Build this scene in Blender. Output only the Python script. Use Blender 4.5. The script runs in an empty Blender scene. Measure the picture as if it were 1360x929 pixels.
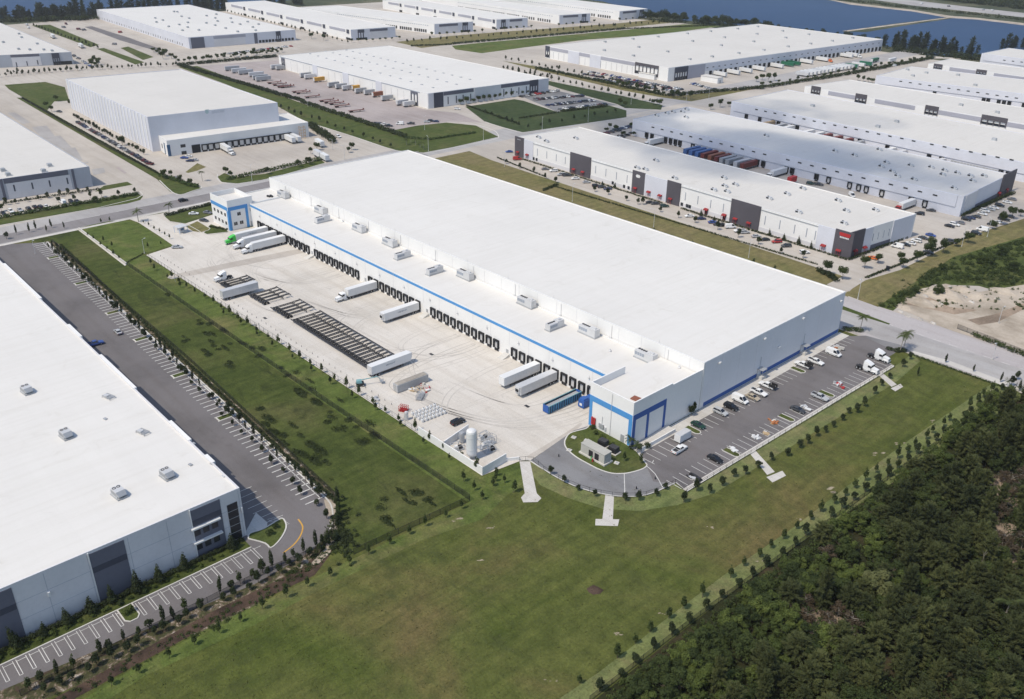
import bpy, math, random
from mathutils import Vector, Matrix
random.seed(7)
R = math.radians
SC = bpy.context.scene
COL = SC.collection
# ------------------------------------------------------------------ camera
CAM_H = 140.0
FPX = 1183.0
YAW, PITCH, ROLL = R(-47.2), R(26.7), R(-0.7)
_fw = Vector((math.sin(YAW) * math.cos(PITCH), math.cos(YAW) * math.cos(PITCH), -math.sin(PITCH)))
_r0 = Vector((math.cos(YAW), -math.sin(YAW), 0))
_d0 = _fw.cross(_r0)
_rt = _r0 * math.cos(ROLL) + _d0 * math.sin(ROLL)
_dn = _d0 * math.cos(ROLL) - _r0 * math.sin(ROLL)
cd = bpy.data.cameras.new("camera")
cam = bpy.data.objects.new("camera", cd)
COL.objects.link(cam)
cd.sensor_width = 36.0
cd.lens = 36.0 * FPX / 1360.0
cd.clip_start = 1.0
cd.clip_end = 30000.0
_m = Matrix(((_rt.x, -_dn.x, -_fw.x), (_rt.y, -_dn.y, -_fw.y), (_rt.z, -_dn.z, -_fw.z))).to_4x4()
_m.translation = Vector((0, 0, CAM_H))
cam.matrix_world = _m
SC.camera = cam
# ------------------------------------------------------------------ sky and sun
SUN_EL, SHADOW_AZ = R(57.5), R(84.0)      # shadows run towards (cos az, sin az)
w = bpy.data.worlds.new("World")
SC.world = w
w.use_nodes = True
nt = w.node_tree
sky = nt.nodes.new("ShaderNodeTexSky")
sky.sky_type = 'NISHITA'
sky.sun_disc = False
sky.sun_elevation = SUN_EL
_sd = Vector((-math.cos(SHADOW_AZ) * math.cos(SUN_EL), -math.sin(SHADOW_AZ) * math.cos(SUN_EL), math.sin(SUN_EL)))
sky.sun_rotation = math.atan2(_sd.x, _sd.y)
sky.air_density = 1.0
sky.dust_density = 1.0
sky.ozone_density = 1.0
bg = nt.nodes["Background"]
nt.links.new(sky.outputs[0], bg.inputs[0])
bg.inputs[1].default_value = 0.15
sl = bpy.data.lights.new("sun", 'SUN')
sl.energy = 3.0
sl.angle = R(0.53)
sl.color = (1.0, 0.915, 0.77)
sun = bpy.data.objects.new("sun", sl)
COL.objects.link(sun)
sun.rotation_euler = (-_sd).to_track_quat('-Z', 'Y').to_euler()
sun.location = (0, 0, 400)
SC.view_settings.view_transform = 'Standard'
SC.view_settings.look = 'None'
SC.view_settings.exposure = 0.17
SC.view_settings.gamma = 1.0
SC.view_settings.use_curve_mapping = False
SC.render.engine = 'CYCLES'
SC.cycles.max_bounces = 6
SC.cycles.diffuse_bounces = 4
SC.cycles.glossy_bounces = 2
SC.cycles.transparent_max_bounces = 32


# ------------------------------------------------------------------ measuring helpers
def ray(x, y):
    return _fw + _rt * ((x - 680.0) / FPX) + _dn * ((y - 464.5) / FPX)


def P(p, z=0.0):
    """Point of the world at height z seen at position p of the survey photograph."""
    d = ray(*p)
    t = (z - CAM_H) / d.z
    return Vector((d.x * t, d.y * t, z))


def tile(x0, y0, w, W=1360.0):
    k = w / W
    return lambda u, v: (x0 + u * k, y0 + v * k)


def onface(A, B, p):
    """(distance along A>B, height) where the sight line p meets the upright plane through A and B."""
    u = (B - A)
    u.z = 0
    u.normalize()
    n = Vector((u.y, -u.x, 0))
    d = ray(*p)
    o = Vector((0, 0, CAM_H))
    t = (A - o).dot(n) / d.dot(n)
    q = o + d * t
    return (q - A).dot(u), q.z


def lerp(a, b, t):
    return a + (b - a) * t


_ONES = "zeroth first second third fourth fifth sixth seventh eighth ninth tenth eleventh twelfth thirteenth fourteenth fifteenth sixteenth seventeenth eighteenth nineteenth".split()
_TENS = {20: "twent", 30: "thirt", 40: "fort", 50: "fift", 60: "sixt", 70: "sevent", 80: "eight", 90: "ninet"}


def ordw(n):
    if n < 20:
        return _ONES[n]
    t = n // 10 * 10
    if n % 10 == 0:
        return _TENS[t] + "ieth"
    return _TENS[t] + "y-" + _ONES[n % 10]


# ------------------------------------------------------------------ materials
MATS = {}


def _base(name, rough=0.9, metal=0.0, spec=0.3):
    m = bpy.data.materials.new(name)
    m.use_nodes = True
    t = m.node_tree
    b = t.nodes["Principled BSDF"]
    b.inputs["Roughness"].default_value = rough
    b.inputs["Metallic"].default_value = metal
    b.inputs["Specular IOR Level"].default_value = spec
    MATS[name] = m
    return m, t, b


def _noise(t, vec, scale, detail=4.0, rough=0.55, dist=0.0):
    n = t.nodes.new("ShaderNodeTexNoise")
    n.inputs["Scale"].default_value = scale
    n.inputs["Detail"].default_value = detail
    n.inputs["Roughness"].default_value = rough
    n.inputs["Distortion"].default_value = dist
    t.links.new(vec, n.inputs["Vector"])
    return n.outputs["Fac"]


def _ramp(t, fac, stops):
    r = t.nodes.new("ShaderNodeValToRGB")
    e = r.color_ramp.elements
    while len(e) < len(stops):
        e.new(0.5)
    for el, (pos, c) in zip(e, stops):
        el.position = pos
        el.color = (*c, 1.0) if not isinstance(c, (int, float)) else (c, c, c, 1.0)
    t.links.new(fac, r.inputs[0])
    return r.outputs[0]


def _mix(t, fac, a, b, mode='MIX'):
    m = t.nodes.new("ShaderNodeMix")
    m.data_type = 'RGBA'
    m.blend_type = mode
    for sock, v in ((m.inputs[0], fac), (m.inputs[6], a), (m.inputs[7], b)):
        if isinstance(v, (int, float)):
            sock.default_value = v
        elif isinstance(v, tuple):
            sock.default_value = (*v, 1.0)
        else:
            t.links.new(v, sock)
    return m.outputs[2]


def _pos(t, stretch=None, rot=0.0):
    g = t.nodes.new("ShaderNodeNewGeometry")
    if stretch is None:
        return g.outputs["Position"]
    mp = t.nodes.new("ShaderNodeMapping")
    mp.inputs["Scale"].default_value = stretch
    mp.inputs["Rotation"].default_value = (0, 0, rot)
    t.links.new(g.outputs["Position"], mp.inputs["Vector"])
    return mp.outputs["Vector"]


def _bump(t, b, fac, strength, dist):
    n = t.nodes.new("ShaderNodeBump")
    n.inputs["Strength"].default_value = strength
    n.inputs["Distance"].default_value = dist
    t.links.new(fac, n.inputs["Height"])
    t.links.new(n.outputs[0], b.inputs["Normal"])


def plain(name, c, rough=0.7, metal=0.0, spec=0.3, var=0.06, scale=0.6):
    """Colour with a little weathering of two sizes."""
    m, t, b = _base(name, rough, metal, spec)
    p = _pos(t)
    lo = tuple(max(0, x * (1 - var)) for x in c)
    hi = tuple(min(1, x * (1 + var)) for x in c)
    c1 = _ramp(t, _noise(t, p, scale * 0.12, 3), [(0.35, lo), (0.65, hi)])
    c2 = _ramp(t, _noise(t, p, scale * 2.0, 4), [(0.3, 1 - var), (0.6, 1.0)])
    t.links.new(_mix(t, 1.0, c1, c2, 'MULTIPLY'), b.inputs["Base Color"])
    return m


def paved(name, c, stain, grain, joint=None, rot=0.0, patch=0.02, rough=0.9):
    """Concrete or asphalt: large blotches, streaks along the traffic, fine grain and optional slab joints."""
    m, t, b = _base(name, rough, 0, 0.25)
    p = _pos(t)
    f1 = _noise(t, p, patch, 5, 0.6)
    c1 = _ramp(t, f1, [(0.3, stain), (0.55, c), (0.8, tuple(min(1, x * 1.07) for x in c))])
    f2 = _noise(t, _pos(t, (0.02, 0.25, 1), rot), 1.0, 4, 0.6)
    c2 = _ramp(t, f2, [(0.32, (0.90, 0.885, 0.865)), (0.55, 1.0)])
    c3 = _mix(t, 1.0, c1, c2, 'MULTIPLY')
    f4 = _noise(t, p, 0.35, 5, 0.65, 0.4)
    c3 = _mix(t, 1.0, c3, _ramp(t, f4, [(0.28, 0.86), (0.42, 1.0)]), 'MULTIPLY')
    f3 = _noise(t, p, grain, 3)
    c4 = _ramp(t, f3, [(0.3, 0.9), (0.7, 1.05)])
    c5 = _mix(t, 1.0, c3, c4, 'MULTIPLY')
    if joint:
        br = t.nodes.new("ShaderNodeTexBrick")
        br.offset = 0.0
        br.inputs["Color1"].default_value = (1, 1, 1, 1)
        br.inputs["Color2"].default_value = (0.955, 0.95, 0.94, 1)
        br.inputs["Mortar"].default_value = (0.84, 0.83, 0.82, 1)
        br.inputs["Scale"].default_value = 1.0
        br.inputs["Mortar Size"].default_value = 0.05
        br.inputs["Brick Width"].default_value = joint
        br.inputs["Row Height"].default_value = joint
        t.links.new(p, br.inputs["Vector"])
        c5 = _mix(t, 0.85, c5, br.outputs["Color"], 'MULTIPLY')
    t.links.new(c5, b.inputs["Base Color"])
    return m


def turf(name, a, b_, c_, big, streak=True, bare=None, barelo=0.66, weeds=None):
    """Grass: three greens in large drifts, mower streaks, worn spots and a fine blade-sized grain with relief."""
    m, t, b = _base(name, 1.0, 0, 0.1)
    p = _pos(t)
    f = _noise(t, p, big, 6, 0.62, 0.6)
    col = _ramp(t, f, [(0.32, a), (0.5, b_), (0.68, c_)])
    if streak:
        s = _noise(t, _pos(t, (0.5, 0.045, 1)), 1.0, 5, 0.6, 0.3)
        col = _mix(t, 1.0, col, _ramp(t, s, [(0.3, (0.78, 0.8, 0.78)), (0.62, (1.12, 1.08, 1.05))]), 'MULTIPLY')
    f2 = _noise(t, p, 0.28, 6, 0.7)
    col = _mix(t, 1.0, col, _ramp(t, f2, [(0.3, (0.66, 0.68, 0.66)), (0.66, (1.16, 1.14, 1.1))]), 'MULTIPLY')
    f3 = _noise(t, p, 1.7, 4, 0.75)
    col = _mix(t, 1.0, col, _ramp(t, f3, [(0.3, 0.7), (0.68, 1.18)]), 'MULTIPLY')
    if bare:
        f5 = _noise(t, p, 0.05, 6, 0.72, 0.8)
        col = _mix(t, _ramp(t, f5, [(barelo, 0.0), (barelo + 0.07, 0.75)]), col, bare)
    if weeds:
        f6 = _noise(t, _pos(t, (1.0, 2.0, 1)), 0.045, 8, 0.74, 1.2)
        col = _mix(t, _ramp(t, f6, [(0.53, 0.0), (0.68, 0.62)]), col, weeds)
    t.links.new(col, b.inputs["Base Color"])
    _bump(t, b, f3, 0.55, 0.35)
    return m


def leafmat(name, dark, light, var=0.25):
    """Leaves: light and dark by clump, each plant of its own tint."""
    m, t, b = _base(name, 0.75, 0, 0.25)
    tc = t.nodes.new("ShaderNodeTexCoord")
    f = _noise(t, tc.outputs["Object"], 0.55, 4, 0.65)
    col = _ramp(t, f, [(0.3, dark), (0.7, light)])
    oi = t.nodes.new("ShaderNodeObjectInfo")
    col = _mix(t, 1.0, col, _ramp(t, oi.outputs["Random"], [(0.0, (1 - var, 1 - var * 0.9, 1 - var)), (1.0, (1 + var, 1 + var * 0.8, 1 + var * 0.3))]), 'MULTIPLY')
    t.links.new(col, b.inputs["Base Color"])
    tr = t.nodes.new("ShaderNodeBsdfTranslucent")          # light passing through the leaf
    t.links.new(col, tr.inputs["Color"])
    mx = t.nodes.new("ShaderNodeMixShader")
    mx.inputs[0].default_value = 0.38
    out = next(n for n in t.nodes if n.type == 'OUTPUT_MATERIAL')
    t.links.new(b.outputs[0], mx.inputs[1])
    t.links.new(tr.outputs[0], mx.inputs[2])
    t.links.new(mx.outputs[0], out.inputs["Surface"])
    return m


def roofmat(name, c):
    """Membrane roof: welded sheet laps, ponding marks, dirt drifting along the falls."""
    m, t, b = _base(name, 0.7, 0, 0.25)
    p = _pos(t)
    col = _ramp(t, _noise(t, p, 0.02, 4, 0.6), [(0.32, tuple(x * 0.955 for x in c)), (0.6, c), (0.8, tuple(x * 1.025 for x in c))])
    col = _mix(t, 1.0, col, _ramp(t, _noise(t, p, 0.11, 6, 0.7, 1.0), [(0.26, (0.9, 0.89, 0.87)), (0.42, 1.0)]), 'MULTIPLY')
    col = _mix(t, 1.0, col, _ramp(t, _noise(t, _pos(t, (0.6, 0.03, 1)), 1.0, 4, 0.6), [(0.3, (0.955, 0.95, 0.94)), (0.55, 1.0)]), 'MULTIPLY')
    br = t.nodes.new("ShaderNodeTexBrick")
    br.inputs["Color1"].default_value = (1, 1, 1, 1)
    br.inputs["Color2"].default_value = (0.982, 0.982, 0.98, 1)
    br.inputs["Mortar"].default_value = (0.962, 0.962, 0.96, 1)
    br.inputs["Scale"].default_value = 1.0
    br.inputs["Mortar Size"].default_value = 0.06
    br.inputs["Brick Width"].default_value = 30.0
    br.inputs["Row Height"].default_value = 3.05
    t.links.new(p, br.inputs["Vector"])
    t.links.new(_mix(t, 1.0, col, br.outputs["Color"], 'MULTIPLY'), b.inputs["Base Color"])
    return m


def paintmat(name):
    """Vehicle paint that takes its colour from the object."""
    m, t, b = _base(name, 0.32, 0.0, 0.5)
    oi = t.nodes.new("ShaderNodeObjectInfo")
    t.links.new(oi.outputs["Color"], b.inputs["Base Color"])
    return m


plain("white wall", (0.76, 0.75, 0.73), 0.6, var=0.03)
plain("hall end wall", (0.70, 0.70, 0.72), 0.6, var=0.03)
ROOFS = [("white roof", (0.675, 0.655, 0.62)), ("pale roof", (0.62, 0.595, 0.555)), ("grey roof", (0.61, 0.595, 0.57))]
plain("pale blue wall", (0.60, 0.61, 0.66), 0.6, var=0.04)
plain("light grey wall", (0.63, 0.62, 0.63), 0.65, var=0.05)
plain("grey wall", (0.40, 0.42, 0.46), 0.7, var=0.05)
plain("slate wall", (0.125, 0.128, 0.16), 0.7, var=0.06)
plain("dark slate wall", (0.06, 0.063, 0.085), 0.7, var=0.08)
plain("charcoal wall", (0.085, 0.078, 0.09), 0.7, var=0.08)
plain("mauve band", (0.36, 0.36, 0.41), 0.7, var=0.05)
plain("blue paint", (0.075, 0.27, 0.57), 0.55, var=0.05)
plain("deep and shaded blue paint", (0.03, 0.1, 0.33), 0.55, var=0.05)  # waste bin blue; on east wall stripes the wall's shade put into the colour
plain("dark glass", (0.018, 0.022, 0.03), 0.12, spec=0.6, var=0.1)
plain("blue glass", (0.03, 0.1, 0.2), 0.12, spec=0.6, var=0.1)
plain("black rubber", (0.022, 0.022, 0.024), 0.85, var=0.15)
plain("dark steel", (0.05, 0.05, 0.055), 0.6, 0.2, var=0.15)
plain("chassis steel", (0.10, 0.095, 0.09), 0.7, var=0.25)
plain("awning red", (0.26, 0.022, 0.024), 0.6, var=0.1)
plain("enclosure beige", (0.42, 0.41, 0.37), 0.6, var=0.08)
plain("tyre mark", (0.505, 0.47, 0.425), 0.95, var=0.15, scale=0.4)
plain("red paint", (0.42, 0.03, 0.03), 0.5, var=0.08)
plain("rust paint", (0.15, 0.06, 0.05), 0.7, var=0.2)
plain("grey metal", (0.42, 0.43, 0.44), 0.5, 0.3, var=0.08)
plain("light metal", (0.6, 0.6, 0.6), 0.45, 0.2, var=0.06)
plain("white metal", (0.68, 0.68, 0.67), 0.4, 0.0, var=0.03)
plain("tan board", (0.45, 0.33, 0.2), 0.9, var=0.2)
plain("orange plastic", (0.42, 0.16, 0.06), 0.6, var=0.1)
plain("green paint", (0.05, 0.38, 0.07), 0.4, var=0.05)
plain("teal paint", (0.2, 0.38, 0.4), 0.6, var=0.05)
plain("lettering grey", (0.3, 0.33, 0.38), 0.6, var=0.05)
plain("yellow paint", (0.6, 0.33, 0.06), 0.8, var=0.15)
plain("marking white", (0.62, 0.61, 0.58), 0.85, var=0.15, scale=1.5)
plain("kerb concrete", (0.56, 0.54, 0.5), 0.9, var=0.1)
plain("mulch", (0.07, 0.045, 0.032), 1.0, var=0.4, scale=2)
plain("bark", (0.11, 0.085, 0.065), 0.95, var=0.2)
plain("pale bark", (0.32, 0.29, 0.25), 0.95, var=0.2)
_m3, _t3, _b3 = _base("planting bed", 1.0, 0, 0.1)
_p3 = _pos(_t3)
_c3 = _ramp(_t3, _noise(_t3, _p3, 0.35, 7, 0.72, 0.6), [(0.36, (0.07, 0.05, 0.036)), (0.48, (0.06, 0.066, 0.028)), (0.56, (0.16, 0.12, 0.085)), (0.62, (0.4, 0.35, 0.29)), (0.68, (0.5, 0.46, 0.4)), (0.74, (0.1, 0.08, 0.055))])
_t3.links.new(_mix(_t3, 1.0, _c3, _ramp(_t3, _noise(_t3, _p3, 2.2, 4, 0.7), [(0.3, 0.7), (0.68, 1.15)]), 'MULTIPLY'), _b3.inputs["Base Color"])
_bump(_t3, _b3, _noise(_t3, _p3, 1.2, 4, 0.7), 0.6, 0.3)
plain("rubble", (0.5, 0.47, 0.43), 1.0, var=0.25, scale=1.5)
plain("brown dirt", (0.3, 0.23, 0.17), 1.0, var=0.3, scale=0.6)
paved("yard concrete", (0.625, 0.585, 0.53), (0.535, 0.50, 0.45), 2.5, 4.6)
paved("old concrete", (0.50, 0.457, 0.405), (0.40, 0.36, 0.32), 2.0, 5.0, patch=0.015)
paved("brown concrete", (0.40, 0.35, 0.335), (0.31, 0.27, 0.26), 2.0, 5.0)
paved("walk concrete", (0.58, 0.555, 0.515), (0.48, 0.455, 0.42), 3.0, 2.0)
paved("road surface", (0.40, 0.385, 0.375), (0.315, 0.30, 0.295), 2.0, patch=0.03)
paved("worn lane", (0.235, 0.22, 0.22), (0.185, 0.172, 0.172), 2.0)
paved("east road surface", (0.43, 0.40, 0.395), (0.36, 0.325, 0.32), 2.0)
paved("asphalt", (0.165, 0.153, 0.154), (0.125, 0.116, 0.117), 3.0, patch=0.05)
paved("pale asphalt", (0.225, 0.223, 0.227), (0.165, 0.163, 0.168), 3.0, patch=0.06)
paved("worn earth", (0.34, 0.29, 0.21), (0.22, 0.19, 0.12), 2.5, patch=0.3)
paved("sand", (0.47, 0.405, 0.33), (0.27, 0.225, 0.17), 1.5, patch=0.07)
turf("field grass", (0.07, 0.094, 0.021), (0.1, 0.114, 0.034), (0.138, 0.116, 0.05), 0.02, True, (0.24, 0.21, 0.13), 0.69, (0.05, 0.06, 0.022))
turf("lawn grass", (0.06, 0.085, 0.024), (0.08, 0.104, 0.032), (0.11, 0.112, 0.046), 0.05)
turf("strip grass", (0.13, 0.165, 0.06), (0.16, 0.185, 0.075), (0.19, 0.18, 0.09), 0.08, True, (0.3, 0.25, 0.17), 0.66)
turf("bright grass", (0.078, 0.112, 0.028), (0.105, 0.14, 0.038), (0.15, 0.15, 0.06), 0.06, True, (0.22, 0.19, 0.11), 0.70, (0.04, 0.055, 0.018))
turf("ditch grass", (0.022, 0.036, 0.012), (0.034, 0.055, 0.016), (0.05, 0.072, 0.022), 0.035, False)
turf("ditch lawn", (0.05, 0.07, 0.018), (0.07, 0.09, 0.025), (0.1, 0.106, 0.04), 0.04, True, (0.11, 0.085, 0.06), 0.72, (0.016, 0.02, 0.010))
turf("dry grass", (0.15, 0.15, 0.06), (0.19, 0.17, 0.08), (0.2, 0.17, 0.09), 0.05)
turf("cloud shade grass", (0.042, 0.062, 0.026), (0.052, 0.076, 0.032), (0.068, 0.085, 0.04), 0.05)  # lawn green darkened, the cloud's shade put into the colour
turf("forest floor", (0.018, 0.022, 0.010), (0.03, 0.034, 0.015), (0.075, 0.055, 0.035), 0.04, False)
turf("far land", (0.05, 0.065, 0.04), (0.08, 0.09, 0.055), (0.16, 0.15, 0.1), 0.012, False)
leafmat("tree leaves", (0.032, 0.05, 0.016), (0.078, 0.105, 0.032))
leafmat("dark leaves", (0.024, 0.036, 0.015), (0.058, 0.076, 0.03))
leafmat("bright leaves", (0.058, 0.086, 0.02), (0.145, 0.185, 0.05))
leafmat("pine leaves", (0.05, 0.063, 0.026), (0.128, 0.148, 0.06), 0.34)
leafmat("lake pine leaves", (0.035, 0.05, 0.032), (0.08, 0.1, 0.068))
leafmat("pale leaves", (0.11, 0.125, 0.045), (0.22, 0.23, 0.10))
leafmat("brown leaves", (0.075, 0.055, 0.036), (0.145, 0.11, 0.075), 0.15)
leafmat("palm leaves", (0.045, 0.065, 0.02), (0.11, 0.14, 0.05))
leafmat("hedge leaves", (0.03, 0.055, 0.014), (0.08, 0.12, 0.03), 0.12)
leafmat("scrub leaves", (0.026, 0.04, 0.014), (0.06, 0.08, 0.027), 0.12)
paintmat("car paint")
for _n, _c in ROOFS:
    roofmat(_n, _c)
# water: dark body, soft ripples
_m1, _t1, _b1 = _base("lake water", 0.4, 0, 0.03)
_p1 = _pos(_t1)
_t1.links.new(_ramp(_t1, _noise(_t1, _p1, 0.004, 4), [(0.3, (0.009, 0.036, 0.105)), (0.7, (0.02, 0.056, 0.14))]), _b1.inputs["Base Color"])
_bump(_t1, _b1, _noise(_t1, _p1, 0.25, 5), 0.5, 0.25)
# chain-link mesh and black slats: half see-through woven cloth
_m2, _t2, _b2 = _base("fence mesh", 0.8, 0, 0.2)
_b2.inputs["Base Color"].default_value = (0.018, 0.018, 0.017, 1)
_b2.inputs["Alpha"].default_value = 0.42


def M(n):
    return MATS[n]


# ------------------------------------------------------------------ mesh building
class MB:
    def __init__(self):
        self.v, self.f, self.m, self.mats = [], [], [], []

    def mi(self, mat):
        if mat not in self.mats:
            self.mats.append(mat)
        return self.mats.index(mat)

    def face(self, pts, mat):
        k = len(self.v)
        self.v += [tuple(p) for p in pts]
        self.f.append(tuple(range(k, k + len(pts))))
        self.m.append(self.mi(mat))

    def hull(self, bot, top, mat, bottom=True, cap=True):
        n = len(bot)
        k = len(self.v)
        self.v += [tuple(p) for p in bot] + [tuple(p) for p in top]
        i = self.mi(mat)
        for a in range(n):
            b = (a + 1) % n
            self.f.append((k + a, k + b, k + n + b, k + n + a))
            self.m.append(i)
        if cap:
            self.f.append(tuple(k + n + a for a in range(n)))
            self.m.append(i)
        if bottom:
            self.f.append(tuple(k + a for a in reversed(range(n))))
            self.m.append(i)

    def box(self, x0, x1, y0, y1, z0, z1, mat, tx=0.0, ty=0.0):
        """Box; tx, ty draw the top in."""
        self.hull([(x0, y0, z0), (x1, y0, z0), (x1, y1, z0), (x0, y1, z0)],
                  [(x0 + tx, y0 + ty, z1), (x1 - tx, y0 + ty, z1), (x1 - tx, y1 - ty, z1), (x0 + tx, y1 - ty, z1)], mat)

    def bar(self, a, b, r, mat, n=6, r2=None):
        a, b = Vector(a), Vector(b)
        d = (b - a).normalized()
        u = d.orthogonal().normalized()
        w_ = d.cross(u)
        r2 = r if r2 is None else r2
        ring = lambda c, q: [c + (u * math.cos(2 * math.pi * i / n) + w_ * math.sin(2 * math.pi * i / n)) * q for i in range(n)]
        self.hull(ring(a, r), ring(b, r2), mat)

    def lathe(self, prof, mat, n=16, cx=0, cy=0):
        for (r0, z0), (r1, z1) in zip(prof, prof[1:]):
            k = len(self.v)
            for r_, z_ in ((r0, z0), (r1, z1)):
                self.v += [(cx + r_ * math.cos(2 * math.pi * i / n), cy + r_ * math.sin(2 * math.pi * i / n), z_) for i in range(n)]
            i_ = self.mi(mat)
            for a in range(n):
                b = (a + 1) % n
                self.f.append((k + a, k + b, k + n + b, k + n + a))
                self.m.append(i_)

    def mesh(self, name):
        me = bpy.data.meshes.new(name)
        me.from_pydata(self.v, [], self.f)
        for x in self.mats:
            me.materials.append(M(x))
        me.polygons.foreach_set("material_index", self.m)
        me.update()
        return me

    def build(self, name, parent=None, loc=(0, 0, 0), rz=0.0):
        return link(name, self.mesh(name), parent, loc, rz)


def link(name, me, parent=None, loc=(0, 0, 0), rz=0.0):
    o = bpy.data.objects.new(name, me)
    COL.objects.link(o)
    o.location = loc
    if rz:
        o.rotation_euler = (0, 0, rz)
    if parent is not None:
        o.parent = parent
    return o


def tag(o, label=None, cat=None, group=None, kind=None):
    if label:
        o["label"] = label
    if cat:
        o["category"] = cat
    if group:
        o["group"] = group
    if kind:
        o["kind"] = kind
    return o


def thing(name, label, cat, loc=(0, 0, 0), rz=0.0, group=None):
    o = bpy.data.objects.new(name, None)
    o.empty_display_size = 1.0
    COL.objects.link(o)
    o.location = loc
    o.rotation_euler = (0, 0, rz)
    return tag(o, label, cat, group)


def kids(o):
    return [c for c in COL.objects if c.parent == o]


class Proto:
    """A thing with its parts kept as plain records, stamped out as copies that share mesh data."""

    def __init__(self, name, cat):
        self.name, self.cat, self.parts = name, cat, []

    def part(self, name, mb, sub=None, loc=(0, 0, 0)):
        self.parts.append((name, mb.mesh(name) if isinstance(mb, MB) else mb, sub, loc))
        return len(self.parts) - 1

    def stamp(self, loc, rz=0.0, label=None, group=None, color=None, s=1.0, sz=None):
        r = thing(self.name, label, self.cat, loc, rz, group)
        r.scale = (s, s, sz if sz else s)
        made = []
        for n, me, sub, l in self.parts:
            o = link(n, me, r if sub is None else made[sub], l)
            if color is not None:
                o.color = (*color, 1.0)
            made.append(o)
        return r


class Single:
    """A thing that is one mesh, stamped out as copies that share it."""

    def __init__(self, name, cat, mb):
        self.name, self.cat, self.me = name, cat, mb.mesh(name) if isinstance(mb, MB) else mb

    def stamp(self, loc, rz=0.0, label=None, group=None, color=None, s=1.0, sz=None):
        o = link(self.name, self.me, None, loc, rz)
        o.scale = (s, s, sz if sz else s)
        if color is not None:
            o.color = (*color, 1.0)
        return tag(o, label, self.cat, group)


LEVEL = [0]


def sheet(name, pts, mat, level, kind="structure", label=None, cat=None):
    """A flat sheet on the ground; level sets the few millimetres of its layer."""
    LEVEL[0] += 1
    z = 0.012 * level + 0.0005 * (LEVEL[0] % 20)
    vs = [P(p, z) if len(p) == 2 and not isinstance(p, Vector) else Vector((p[0], p[1], z)) for p in pts]
    area = sum(a.x * b.y - b.x * a.y for a, b in zip(vs, vs[1:] + vs[:1]))
    if area < 0:
        vs.reverse()
    mb = MB()
    mb.face(vs, mat)
    o = mb.build(name)
    tag(o, label, cat, None, kind)
    return o


def W(x, y):
    return Vector((x, y, 0))


def ribbon(mb, pts, width, z0, z1, mat, closed=False):
    """A kerb or painted line along world points, with height."""
    n = len(pts)
    q = [Vector((p[0], p[1], 0)) for p in pts]
    L, Rr = [], []
    for i in range(n):
        a = q[i - 1] if (i > 0 or closed) else q[i]
        b = q[(i + 1) % n] if (i < n - 1 or closed) else q[i]
        d = (b - a)
        d.normalize()
        nn = Vector((-d.y, d.x, 0)) * width / 2
        L.append(q[i] + nn)
        Rr.append(q[i] - nn)
    rng = range(n) if closed else range(n - 1)
    for i in rng:
        j = (i + 1) % n
        up = [Rr[i], Rr[j], L[j], L[i]]
        if z1 - z0 < 0.02:
            mb.face([(p.x, p.y, z1) for p in up], mat)
        else:
            mb.hull([(p.x, p.y, z0) for p in up], [(p.x, p.y, z1) for p in up], mat, bottom=False)


def smooth(pts, n=4):
    """Catmull-Rom through survey points."""
    out = []
    for i in range(len(pts) - 1):
        p0 = pts[max(i - 1, 0)]
        p1, p2 = pts[i], pts[i + 1]
        p3 = pts[min(i + 2, len(pts) - 1)]
        for k in range(n):
            t = k / n
            out.append(tuple(0.5 * ((2 * b) + (-a + c) * t + (2 * a - 5 * b + 4 * c - d) * t * t + (-a + 3 * b - 3 * c + d) * t ** 3)
                             for a, b, c, d in zip(p0, p1, p2, p3)))
    out.append(tuple(pts[-1]))
    return out
# ------------------------------------------------------------------ ground, water, roads, lawns
def big(name, x0, x1, y0, y1, mat, level):
    return sheet(name, [W(x0, y0), W(x1, y0), W(x1, y1), W(x0, y1)], mat, level)


big("ground", -9000, 6000, -3000, 12000, "far land", 0)
sheet("lake_water", [(-60, 26), (60, 24), (128, 20), (255, 9), (300, 12), (400, -2), (700, -8), (800, 2), (862, 20), (905, 27), (985, 34), (1100, 48), (1180, 62),
      (1240, 74), (1300, 75), (1360, 66), (1450, 62), (1450, 42), (1360, 32), (1299, 25), (1260, 22), (1211, 14), (1132, 5), (1096, 0), (1000, -14), (600, -44), (-150, -30)], "lake water", 2)
sheet("causeway_path", [(1118, 42), (1130, 40), (1194, 31), (1248, 24.5), (1268, 21.5), (1280, 22), (1250, 27), (1200, 34.5), (1150, 43)], "far land", 3)
sheet("causeway_track", [(1118, 41.5), (1194, 31.6), (1248, 24.8), (1266, 22.6), (1268, 23.4), (1248, 25.8), (1196, 32.8), (1126, 42)], "sand", 4)
sheet("lake_shore_sand", [(1096, -1), (1132, 4), (1183, 10), (1211, 13), (1260, 21), (1299, 24), (1360, 31), (1360, 34), (1299, 26.5), (1260, 24), (1211, 15.5), (1130, 6.5)], "sand", 5)
sheet("highway", [(1140, -3), (1215, 8), (1282, 15), (1370, 24.5), (1370, 18.5), (1299, 11), (1225, 2), (1190, -3)], "road surface", 5)
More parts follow.
